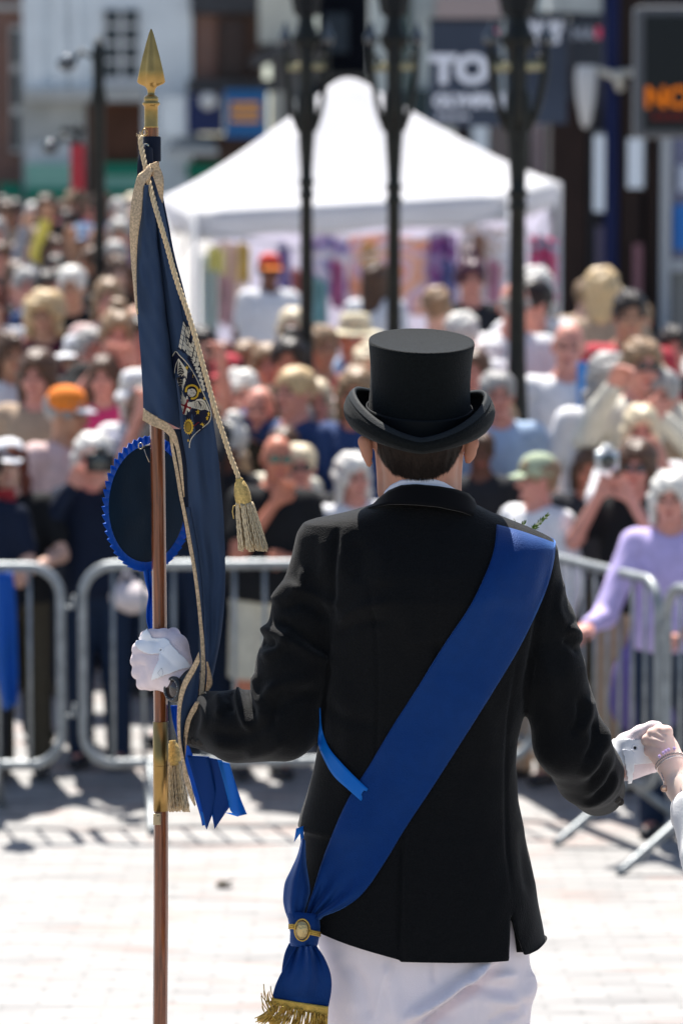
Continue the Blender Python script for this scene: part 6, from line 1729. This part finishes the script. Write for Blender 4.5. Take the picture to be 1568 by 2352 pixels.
def tassel(top, head_h, head_w, skirt_pts, Y, seed, parent):
    r9 = random.Random(seed); mb = MB()
    tp = W(*top, Y)
    k = 1 / 1300
    a = Vector((skirt_pts[0][0] - top[0], 0, -(skirt_pts[0][1] - top[1]))).normalized()
    prof = [(.35, 0), (.5, .04), (.42, .08), (.62, .16), (.85, .35), (1.0, .6), (1.0, .85), (.86, 1.0), (.9, 1.05), (.92, 1.1)]
    b = Vector((0, 1, 0)); c_ = a.cross(b).normalized(); n_ = 26
    V = []
    for r_, h_ in prof:
        for j in range(n_):
            an = 2 * pi * j / n_; V.append(tp + a * h_ * head_h * k + (b * math.sin(an) + c_ * math.cos(an)) * r_ * head_w * k)
    mb.add(V, [(i * n_ + j, i * n_ + (j + 1) % n_, (i + 1) * n_ + (j + 1) % n_, (i + 1) * n_ + j) for i in range(len(prof) - 1) for j in range(n_)])
    hd = mb.build('tassel_head', TASS, parent)
    mb = MB()
    (xa, ya, wa), (xb, yb, wb) = skirt_pts
    for i in range(150):
        s = r9.uniform(-1, 1); dd = r9.uniform(-1, 1) * math.sqrt(max(0, 1 - s * s))
        L_ = r9.uniform(.86, 1.0)
        # a small spiral on every strand gives the bullion look
        P_ = []
        for q_ in range(15):
            t = q_ / 14 * L_
            x = xa + (xb - xa) * t + s * (wa + (wb - wa) * t ** .8) + 1.1 * math.sin(q_ * 2.1 + i); y = ya + (yb - ya) * t + 6 * abs(s) * (1 - t) * -1 + .6 * math.cos(q_ * 2.1)
            P_.append(W(x, y, Y + dd * (wa + (wb - wa) * t) * k))
        mb.tube(P_, .00125, 4)
    mb.build('tassel_strands', mat('tassel_silver_gold', (.66, .53, .34), .45, .3, bump=.6, bscale=700, var=.3, vscale=200), hd, recalc=False)
    return hd
hd = tassel((549, 1098), 62, 19, ((561, 1158, 18), (583, 1268, 34)), 6.06, 2, cord)
V, F_ = tube([W(543, 1160, 6.05), W(536, 1163, 6.05), (W(534, 1175, 6.05)), W(537, 1192, 6.05)], .0010, 5); mk('loose_loop', V, F_, TASS, hd)
tassel((396, 1700), 54, 18, ((401, 1752, 15), (411, 1866, 26)), 6.24, 3, flag)
# --- pleated rosette behind the staff
c = W(338, 1157, 6.262)
tilt = Matrix.Rotation(R(52), 3, 'Z') @ Matrix.Rotation(R(-6), 3, 'Y')
RAD = .120
def rp(r_, a, d): return c + tilt @ Vector((r_ * math.cos(a), d, r_ * math.sin(a)))
V = [rp(0, 0, -.004)]; n = 72
for q_, (r_, d) in enumerate(((.3, -.004), (.6, -.004), (.85, -.003), (.93, .0), (.93, .004))):
    for j in range(n): V.append(rp(RAD * r_, 2 * pi * j / n, d + (.0015 * math.sin(3 * 2 * pi * j / n + q_) if q_ < 3 else 0)))
F_ = [(0, 1 + j, 1 + (j + 1) % n) for j in range(n)] + [(1 + i * n + j, 1 + i * n + (j + 1) % n, 1 + (i + 1) * n + (j + 1) % n, 1 + (i + 1) * n + j) for i in range(4) for j in range(n)]
ros = mk('rosette', V, F_, mat('rosette_teal', (.0025, .014, .030), .7, spec=.12, bump=.2, bscale=200, var=.2, vscale=12), flag, recalc=True)
V = []; F_ = []; n = 300
for q_, r_ in enumerate((.90, .97, 1.035)):
    for j in range(n):
        a = 2 * pi * j / n; ph = (j % 6) / 6
        V.append(rp(RAD * (r_ + (.018 * (1 - ph) if q_ == 2 else 0)), a + (.012 * ph * q_), -.001 - .007 * (ph if q_ else .4) * (q_ / 2 + .3)))
F_ = [(i * n + j, i * n + (j + 1) % n, (i + 1) * n + (j + 1) % n, (i + 1) * n + j) for i in range(2) for j in range(n)]
RIB = mat('ribbon_royal', (.004, .10, .50), .45, spec=.2, trans=.3)
solidify(mk('pleated_edge', V, F_, RIB, ros, smooth=False), .0008)
mb = MB(); mb.tube([W(323 + 5 * math.cos(a), 1024 + 7 * math.sin(a), 6.22) for a in np.linspace(0, 6.28, 16)], .0011, 6)
mb.tube([W(328, 1030, 6.22), W(334, 1024, 6.215), W(345, 1020, 6.2)], .0012, 6); mb.tube([W(331, 1032, 6.22), W(336, 1046, 6.22), W(343, 1062, 6.215)], .0009, 6)
mb.build('wire_hook', mat('wire', (.5, .45, .35), .25, .9), ros, recalc=False)
panel('ribbon_tail', [(329, 1308), (334, 1335), (341, 1365), (337, 1400), (338, 1430), (349, 1462)], [(346, 1308), (350, 1335), (354, 1365), (356, 1400), (357, 1430), (362, 1462)], lambda s, t: 6.235 - .004 * math.sin(s * 6 + t * 3), RIB, 10, 30, ros)
# --- long ribbon tails below the forearm
tails = [([(392, 1620), (398, 1660), (409, 1700), (424, 1745), (445, 1822), (462, 1880), (465, 1897)], [(412, 1620), (418, 1660), (430, 1700), (446, 1745), (460, 1810), (470, 1870), (474, 1893)], 6.215, RIB),
         ([(430, 1735), (446, 1790), (463, 1850), (475, 1905)], [(480, 1738), (492, 1795), (500, 1838), (486, 1874)], 6.205, mat('ribbon_deep', (.004, .045, .22), .5, spec=.15, trans=.2)),
         ([(470, 1738), (484, 1795), (486, 1850), (493, 1904)], [(510, 1746), (524, 1800), (534, 1838), (514, 1872)], 6.20, mat('ribbon_deep', (.004, .045, .22), .5, spec=.15, trans=.2)),
         ([(500, 1746), (512, 1790), (524, 1838), (530, 1862), (546, 1875)], [(527, 1754), (540, 1795), (552, 1833), (561, 1856), (567, 1870)], 6.192, BRT)]
for L_, R_, Y_, m_ in tails:
    panel('ribbon_tail', L_, R_, lambda s, t, Y_=Y_: Y_ + .004 * math.sin(s * 4 + t * 3), m_, 8, 30)
# small notch edges
mb = MB()
for pts in ([(458, 1862), (470, 1868), (474, 1905)], [(474, 1868), (486, 1874), (474, 1905)], [(486, 1868), (515, 1872), (493, 1904)], [(515, 1866), (546, 1868), (546, 1876)]):
    mb.add([W(*p, 6.21) for p in pts], [(0, 1, 2)])
mb.build('ribbon_tail', BRT, flag, smooth=False, recalc=False)

# ------------------------------------------------------------ gloved hand on the staff, watch
def sk(F, pts, k=.004, sc=(1, 1, 1)):
    """chain of tapering segments through (px, py, Y, radius in px)"""
    for a, b in zip(pts[:-1], pts[1:]):
        F.add(F.cone(tuple(W(*a[:3])), tuple(W(*b[:3])), a[3] / 1270, b[3] / 1270, sc), k)
def fieldpx(x0, y0, x1, y1, Y0, Y1, st):
    a = W(x0, y1, (Y0 + Y1) / 2); b = W(x1, y0, (Y0 + Y1) / 2)
    return Field((a.x, Y0, a.z), (b.x, Y1, b.z), st)
F = fieldpx(285, 1420, 455, 1615, 6.06, 6.30, .0021)
# back of the hand
sk(F, [(432, 1578, 6.135, 32), (408, 1560, 6.13, 38), (382, 1540, 6.135, 44)], .012)
sk(F, [(395, 1500, 6.14, 36), (352, 1512, 6.15, 27)], .014)
sk(F, [(392, 1555, 6.14, 30), (345, 1562, 6.15, 22)], .014)
# four fingers closing round the far side of the staff
for i, yk in enumerate((1487, 1513, 1540, 1566)):
    r_ = (16, 16.5, 15.5, 13.5)[i]; dx = (0, -3, -1, 8)[i]
    sk(F, [(350, yk, 6.15, r_ + 2), (320 + dx, yk + 3, 6.160, r_)], .010)
    sk(F, [(320 + dx, yk + 3, 6.160, r_), (318 + dx, yk + 6, 6.205, r_ - 1)], .0035)
    sk(F, [(318 + dx, yk + 6, 6.205, r_ - 1), (342 + dx * .5, yk + 9, 6.238, r_ - 2), (372, yk + 10, 6.236, r_ - 3)], .003)
# thumb over the front top
sk(F, [(412, 1520, 6.13, 30), (405, 1482, 6.14, 25), (378, 1462, 6.155, 19)], .010)
sk(F, [(405, 1475, 6.17, 18), (398, 1458, 6.20, 15), (375, 1462, 6.235, 13)], .008)
sk(F, [(378, 1464, 6.152, 18), (350, 1462, 6.158, 17), (336, 1462, 6.185, 15)], .006)
F.sub(F.cone(tuple(W(366, 1400, 6.2)), tuple(W(370, 1650, 6.2)), 17.0 / 1258, 17.0 / 1258), .002)
V, Q = F.mesh(); V = relax(V, Q, 2, .4)
V, N = disp(V, Q, [([(312, 1500), (325, 1500), (340, 1503)], -.0010, 4), ([(310, 1527), (322, 1527), (336, 1530)], -.0010, 4), ([(360, 1490), (380, 1510), (400, 1530)], -.001, 5)])
gl = mk('glove', V, Q, GLOVE, man)
GB = BVHTree.FromPolygons([tuple(v) for v in V], [tuple(int(i) for i in f) for f in Q])
SRC = {id(GB): (V, Q, vnormals(V, Q))}
def on(B, x, y, off, Yd):
    d = (W(x, y, 6) - CAM).normalized(); r_ = B.ray_cast(CAM, d)
    return (r_[0] - d * off) if r_[0] is not None and abs(r_[0].y - Yd) < .12 else W(x, y, Yd)
def leather(B, L_, R_, nv, nu, off, Yd, parent, th=.0016, name='leather_panel', m=LEATH):
    V, Q, N = SRC[id(B)]
    poly = [tuple(interp(L_, t)) for t in np.linspace(0, 1, 20)] + [tuple(interp(R_, t)) for t in np.linspace(1, 0, 20)]
    cen = V[Q].mean(1); x, y = proj(cen); ins = np.zeros(len(Q), bool)
    for (x0, y0), (x1, y1) in zip(poly, poly[1:] + poly[:1]):
        c_ = ((y0 > y) != (y1 > y)); ins ^= c_ & (x < (x1 - x0) * (y - y0) / ((y1 - y0) or 1e-9) + x0)
    ins &= N[Q].mean(1)[:, 1] < .15
    Qs = Q[ins]
    if len(Qs) == 0: return None
    lab = {}
    def fd(a):
        while lab.setdefault(a, a) != a: a = lab[a]
        return a
    for q_ in Qs.tolist():
        r0 = fd(q_[0])
        for v_ in q_[1:]: lab[fd(v_)] = r0
    rt = np.array([fd(q_[0]) for q_ in Qs.tolist()]); u_, c_ = np.unique(rt, return_counts=True); Qs = Qs[rt == u_[c_.argmax()]]
    us = np.unique(Qs); mp = -np.ones(len(V), int); mp[us] = np.arange(len(us))
    Vs = V[us] + N[us] * off; Vs = relax(Vs, mp[Qs], 2, .5)
    return solidify(mk(name, Vs, mp[Qs], m, parent), th, 1.0)
# leather over the thumb and heel, with the closing tab
leather(GB, [(340, 1446), (318, 1468), (311, 1482), (330, 1498), (352, 1504), (370, 1502)], [(352, 1464), (358, 1464), (372, 1465), (388, 1470), (396, 1485), (392, 1500)], 20, 16, .001, 6.13, gl)
leather(GB, [(372, 1492), (366, 1508), (366, 1515), (352, 1548), (350, 1562)], [(392, 1478), (410, 1498), (430, 1520), (436, 1532), (425, 1536)], 16, 16, .0016, 6.11, gl)
leather(GB, [(369, 1506), (358, 1530), (350, 1548), (348, 1562), (360, 1576)], [(384, 1512), (392, 1528), (386, 1548), (376, 1570), (366, 1577)], 16, 12, .0038, 6.10, gl, .0022, 'closing_tab')
V, F_ = tube([on(GB, 371 + 6 * math.cos(a), 1494 + 6 * math.sin(a), .003, 6.1) for a in np.linspace(0, 6.28, 16)], .0012, 6); mk('eyelet', V, F_, LEATH, gl)
V, F_ = tube([on(GB, 371 + 2 * math.cos(a), 1494 + 2 * math.sin(a), .0025, 6.1) for a in np.linspace(0, 6.28, 10)], .0014, 6); mk('eyelet_hole', V, F_, mat('hole_dark', (.02, .018, .016), .8), gl)
V, F_ = tube([on(GB, x, y, .0062, 6.1) for x, y in ((371, 1534), (375, 1545), (371, 1556), (362, 1546), (371, 1534))], .0004, 4); mk('tab_stitching', V, F_, mat('stitch_grey', (.5, .5, .52), .7), gl)
# wristwatch
RUB = mat('watch_rubber', (.012, .013, .015), .32, spec=.6)
wc = W(399, 1583, 6.098); nrm = Vector((-.72, -.68, .06)).normalized(); up = Vector((.22, 0, 1)); up = (up - nrm * up.dot(nrm)).normalized(); sd = up.cross(nrm)
def wp(a, b, d): return wc + sd * a + up * b + nrm * d
def wlathe(prof, n_=36): 
    V = [wp(r_ * math.cos(2 * pi * j / n_), r_ * math.sin(2 * pi * j / n_) * 1.04, d) for r_, d in prof for j in range(n_)]
    return V, [(i * n_ + j, i * n_ + (j + 1) % n_, (i + 1) * n_ + (j + 1) % n_, (i + 1) * n_ + j) for i in range(len(prof) - 1) for j in range(n_)]
watch = mk('wristwatch', *wlathe([(.001, -.008), (.019, -.008), (.0225, -.003), (.0228, .003), (.0205, .0065), (.0165, .0065), (.0160, .0045), (.001, .0045)]), RUB, man, recalc=True)
mk('watch_face', *wlathe([(.0005, .0048), (.0158, .0048), (.0159, .0044)]), mat('watch_screen', (.035, .022, .02), .1, spec=.8), watch, recalc=True)
mb = MB()
for k in range(12):
    a = k * pi / 6; mb.tube([wp(.0172 * math.cos(a), .0178 * math.sin(a), .0070), wp(.0192 * math.cos(a), .0198 * math.sin(a), .0070)], .0006, 4)
mb.build('dial_marks', mat('watch_marks', (.4, .42, .45), .4), watch, recalc=False)
mb = MB()
for a in (-.5, .5, 2.65, 3.65): mb.tube([wp(.021 * math.cos(a), .021 * math.sin(a), 0), wp(.0265 * math.cos(a), .0265 * math.sin(a), -.001)], .0032, 8)
mb.build('watch_button', RUB, watch)
def cb(t):           # strap round the wrist
    return wc + nrm * (-.031) + nrm * .033 * math.cos(t) + up * .036 * math.sin(t) + Vector((.006, 0, 0))
rows = []
for k in range(40):
    t = 2 * pi * k / 39; w_ = .011 if abs(math.sin(t)) > .4 else .013
    rows.append([cb(t) + sd * (w_ * s_) for s_ in (-1, -.33, .33, 1)])
solidify(mk('strap', *rows_mesh(rows), RUB, watch), .003)

# ------------------------------------------------------------ right glove and the hand that holds it
F = fieldpx(1360, 1640, 1530, 1820, 6.10, 6.34, .0021)
sk(F, [(1400, 1755, 6.21, 42), (1440, 1742, 6.215, 44)], .01)
sk(F, [(1440, 1720, 6.215, 36), (1478, 1712, 6.22, 34)], .012); sk(F, [(1440, 1755, 6.215, 38), (1478, 1745, 6.225, 36)], .012)
sk(F, [(1440, 1706, 6.21, 24), (1470, 1684, 6.205, 17), (1496, 1671, 6.20, 13), (1510, 1668, 6.20, 11)], .010)
for i, (x, y) in enumerate(((1500, 1700), (1505, 1718), (1504, 1737), (1497, 1755))):
    sk(F, [(1470, y + 3, 6.22, 18), (x, y, 6.225, 15)], .006); sk(F, [(x, y, 6.225, 15), (x + 12, y + 2, 6.25, 13), (x + 2, y + 8, 6.275, 12), (x - 22, y + 10, 6.28, 11)], .004)
V, Q = F.mesh(); V = relax(V, Q, 2, .4)
V, N = disp(V, Q, [([(1460, 1690), (1475, 1698), (1490, 1700)], -.002, 5), ([(1440, 1760), (1455, 1785)], -.001, 5)])
gr = mk('glove', V, Q, GLOVE, man)
GB2 = BVHTree.FromPolygons([tuple(v) for v in V], [tuple(int(i) for i in f) for f in Q])
SRC[id(GB2)] = (V, Q, vnormals(V, Q))
leather(GB2, [(1380, 1698), (1404, 1718), (1414, 1740), (1424, 1760)], [(1472, 1698), (1482, 1718), (1492, 1738), (1500, 1752)], 14, 20, .001, 6.18, gr)
leather(GB2, [(1428, 1722), (1432, 1750), (1436, 1775), (1440, 1795)], [(1452, 1722), (1456, 1750), (1452, 1775), (1448, 1795)], 14, 10, .0035, 6.175, gr, .002, 'closing_tab')
V, F_ = tube([on(GB2, 1457 + 6.5 * math.cos(a), 1718 + 6.5 * math.sin(a), .003, 6.17) for a in np.linspace(0, 6.28, 16)], .0014, 6); mk('eyelet', V, F_, LEATH, gr)
V, F_ = tube([on(GB2, 1457 + 2 * math.cos(a), 1718 + 2 * math.sin(a), .0028, 6.17) for a in np.linspace(0, 6.28, 10)], .0014, 6); mk('eyelet_hole', V, F_, mat('hole_dark', (.02, .018, .016), .8), gr)

# companion on the right, mostly outside the picture
cx_ = W(1905, 1500, 6.15).x
comp = thing('person', 'companion whose bare hand with bracelet holds the white glove, white puffed sleeve', 'person', (cx_, 6.15, 0))
FS = mat('companion_skin', (.80, .58, .50), .5, sss=.2, var=.06, vscale=30, bump=.1, bscale=400)
k = .93
def lc(p): return (cx_ + p[0] * k, 6.15 + p[1] * k, p[2] * k)
F = Field((cx_ - .62, 5.85, -.01), (cx_ + .42, 6.42, 1.72), .010)
for c_, r_ in (((0, 0, 1.27), (.145, .105, .20)), ((0, 0, 1.08), (.125, .098, .16)), ((0, 0, .93), (.165, .118, .13))): F.add(F.ell(lc(c_), tuple(a * k for a in r_)), .06)
F.add(F.cone(lc((-.14, 0, 1.41)), lc((.14, 0, 1.41)), .045, .045), .05); F.add(F.cone(lc((0, 0, 1.4)), lc((0, .01, 1.56)), .052, .048), .04)
F.add(F.ell(lc((0, .012, 1.65)), (.074, .093, .094)), .02); F.add(F.ell(lc((0, .04, 1.57)), (.053, .06, .06)), .03)
F.add(F.cone(lc((0, .11, 1.62)), lc((0, .125, 1.59)), .010, .013), .01)
for s in (-1, 1):
    F.add(F.cone(lc((s * .09, 0, .9)), lc((s * .09, 0, .5)), .08, .052), .03); F.add(F.cone(lc((s * .09, 0, .5)), lc((s * .1, 0, .09)), .05, .033), .02); F.add(F.cone(lc((s * .1, 0, .045)), lc((s * .11, .15, .04)), .034, .028), .02)
F.add(F.cone(lc((.17, 0, 1.39)), lc((.21, 0, 1.12)), .045, .036), .03); F.add(F.cone(lc((.21, 0, 1.12)), lc((.20, .06, .88)), .036, .024), .02)
wr = W(1536, 1752, 6.17); elb = W(1652, 1962, 6.05)
F.add(F.cone(lc((-.16, 0, 1.39)), tuple(elb), .045, .038), .03)
F.add(F.cone(tuple(elb), tuple(W(1560, 1800, 6.15)), .038, .029), .02)
Vb, Qb = F.mesh(); Vb = relax(Vb, Qb, 1, .4)
F = fieldpx(1455, 1640, 1640, 1900, 6.02, 6.32, .0022)
sk(F, [(1600, 1868, 6.11, 42), (1562, 1806, 6.15, 35), (1540, 1755, 6.17, 31)], .01)
sk(F, [(1540, 1755, 6.17, 31), (1522, 1722, 6.185, 33), (1512, 1702, 6.19, 30)], .014)
for i, (x, y, x2, y2) in enumerate(((1530, 1680, 1512, 1676), (1514, 1684, 1496, 1684), (1502, 1702, 1484, 1698), (1504, 1730, 1490, 1722))):
    sk(F, [(1520, 1700 + i * 8, 6.18, 22), (x, y, 6.18, 13.5 - i * .5)], .010)
    sk(F, [(x, y, 6.18, 13.5 - i * .4), (x2, y2, 6.185, 12 - i * .5), (x2 - 10, y2 + 10, 6.205, 10.5), (x2 - 4, y2 + 22, 6.235, 9)], .004)
sk(F, [(1538, 1735, 6.19, 20), (1518, 1748, 6.215, 14), (1502, 1752, 6.245, 11)], .008)
Vh2, Qh2 = F.mesh(); Vh2 = relax(Vh2, Qh2, 2, .4)
Vh2, N = disp(Vh2, Qh2, [([(1496, 1690), (1512, 1694), (1524, 1700)], -.0022, 4), ([(1508, 1676), (1518, 1684), (1530, 1690)], -.002, 4), ([(1486, 1712), (1500, 1716), (1515, 1720)], -.0018, 4)])
mk('body', np.concatenate([Vb, Vh2]), np.concatenate([Qb, Qh2 + len(Vb)]), FS, comp)
# puffed white sleeve and dress
F = Field((cx_ - .62, 5.84, .55), (cx_ + .42, 6.40, 1.52), .009)
F.add(F.ell(lc((0, 0, 1.27)), (.150, .112, .21))); F.add(F.ell(lc((0, 0, 1.08)), (.132, .105, .17)), .05); F.add(F.cone(lc((0, 0, 1.0)), lc((0, 0, .62)), .15, .27, (1, .8, 1)), .06)
F.add(F.cone(lc((-.15, 0, 1.39)), lc((.15, 0, 1.39)), .055, .055), .04)
F.add(F.cone(lc((-.16, 0, 1.38)), tuple(elb), .062, .066), .03)
F.add(F.cone(tuple(elb), tuple(W(1600, 1872, 6.10)), .062, .050), .02)
F.add(F.cone(lc((.17, 0, 1.38)), lc((.21, 0, 1.14)), .060, .066), .03)
F.f = np.maximum(F.f, .58 - F.Z)
V, Q = F.mesh(); V = relax(V, Q, 2, .4); N = vnormals(V, Q); V = V + N * (noise3(V * np.array([1, 1, .8]), 60, 8) * .006)[:, None]
mk('dress', V, Q, mat('white_cotton_dress', (.78, .78, .80), .8, bump=.3, bscale=300), comp)
hm = hair_mesh('long'); mk('hair', [(cx_ + v.co.x * .97, 6.15 * 1 - v.co.y * .97 + .012, 1.65 * k + v.co.z * .97) for v in hm.vertices], [tuple(p.vertices)[::-1] for p in hm.polygons], hair_mat('lightbrown'), comp)
for s in (-1, 1): mk('shoe', [(a * .9 + cx_ + s * .095, 6.15 - b * .9, c * .9) for a, b, c in [tuple(v.co) for v in shoe_mesh().vertices]], [tuple(p.vertices) for p in shoe_mesh().polygons], mat('shoe_white', (.6, .6, .6), .5), comp)
# bracelet with stones and a pendant disc
SILV = mat('bracelet_silver', (.62, .55, .52), .22, .95)
w0 = W(1541, 1757, 6.17); axd = (W(1562, 1806, 6.15) - w0).normalized(); e1 = Vector((0, 1, 0)); e1 = (e1 - axd * e1.dot(axd)).normalized(); e2 = axd.cross(e1)
def brp(a, r_, sh=0): return w0 + axd * (sh + .006 * math.cos(a)) + (e1 * math.cos(a) + e2 * math.sin(a)) * r_
V, F_ = tube([brp(a, .0275) for a in np.linspace(0, 2 * pi, 60)], [.0016 + .0007 * (i % 2) for i in range(60)], 7); br_ = mk('bracelet', V, F_, SILV, comp)
mb = MB()
for i in range(44):
    a = 2 * pi * i / 44; p = brp(a, .0282, -.0055); V, F_ = lathe([(.0003, -.002), (.0018, -.001), (.0018, .001), (.0003, .002)], tuple(p), 6); mb.add(V, F_, 0)
mb.build('bead', mat('bead_grey', (.35, .31, .30), .25, .7), br_)
mb = MB()
for i, (x, y) in enumerate(((1513, 1737), (1522, 1729), (1534, 1722), (1547, 1719), (1528, 1725))):
    p = W(x, y, 6.143); V, F_ = lathe([(.0003, -.004), (.0035, -.001), (.0035, .001), (.0003, .004)], tuple(p), 5); mb.add(V, F_, 0)
mb.build('violet_stone', mat('amethyst', (.42, .30, .55), .1, spec=.8), br_, smooth=False)
V, F_ = tube([W(1517, 1775, 6.15), W(1522, 1787, 6.145), W(1524, 1800, 6.14)], .0011, 6); mk('chain', V, F_, SILV, br_)
p = W(1524, 1811, 6.138); V, F_ = lathe([(.0003, -.0015), (.0062, -.0012), (.0066, 0), (.0062, .0012), (.0003, .0015)], (0, 0, 0), 20); mk('pendant', [(p.x + a, p.y + c_, p.z + b) for a, b, c_ in V], F_, mat('rose_gold', (.60, .40, .30), .3, .9), br_, recalc=True)
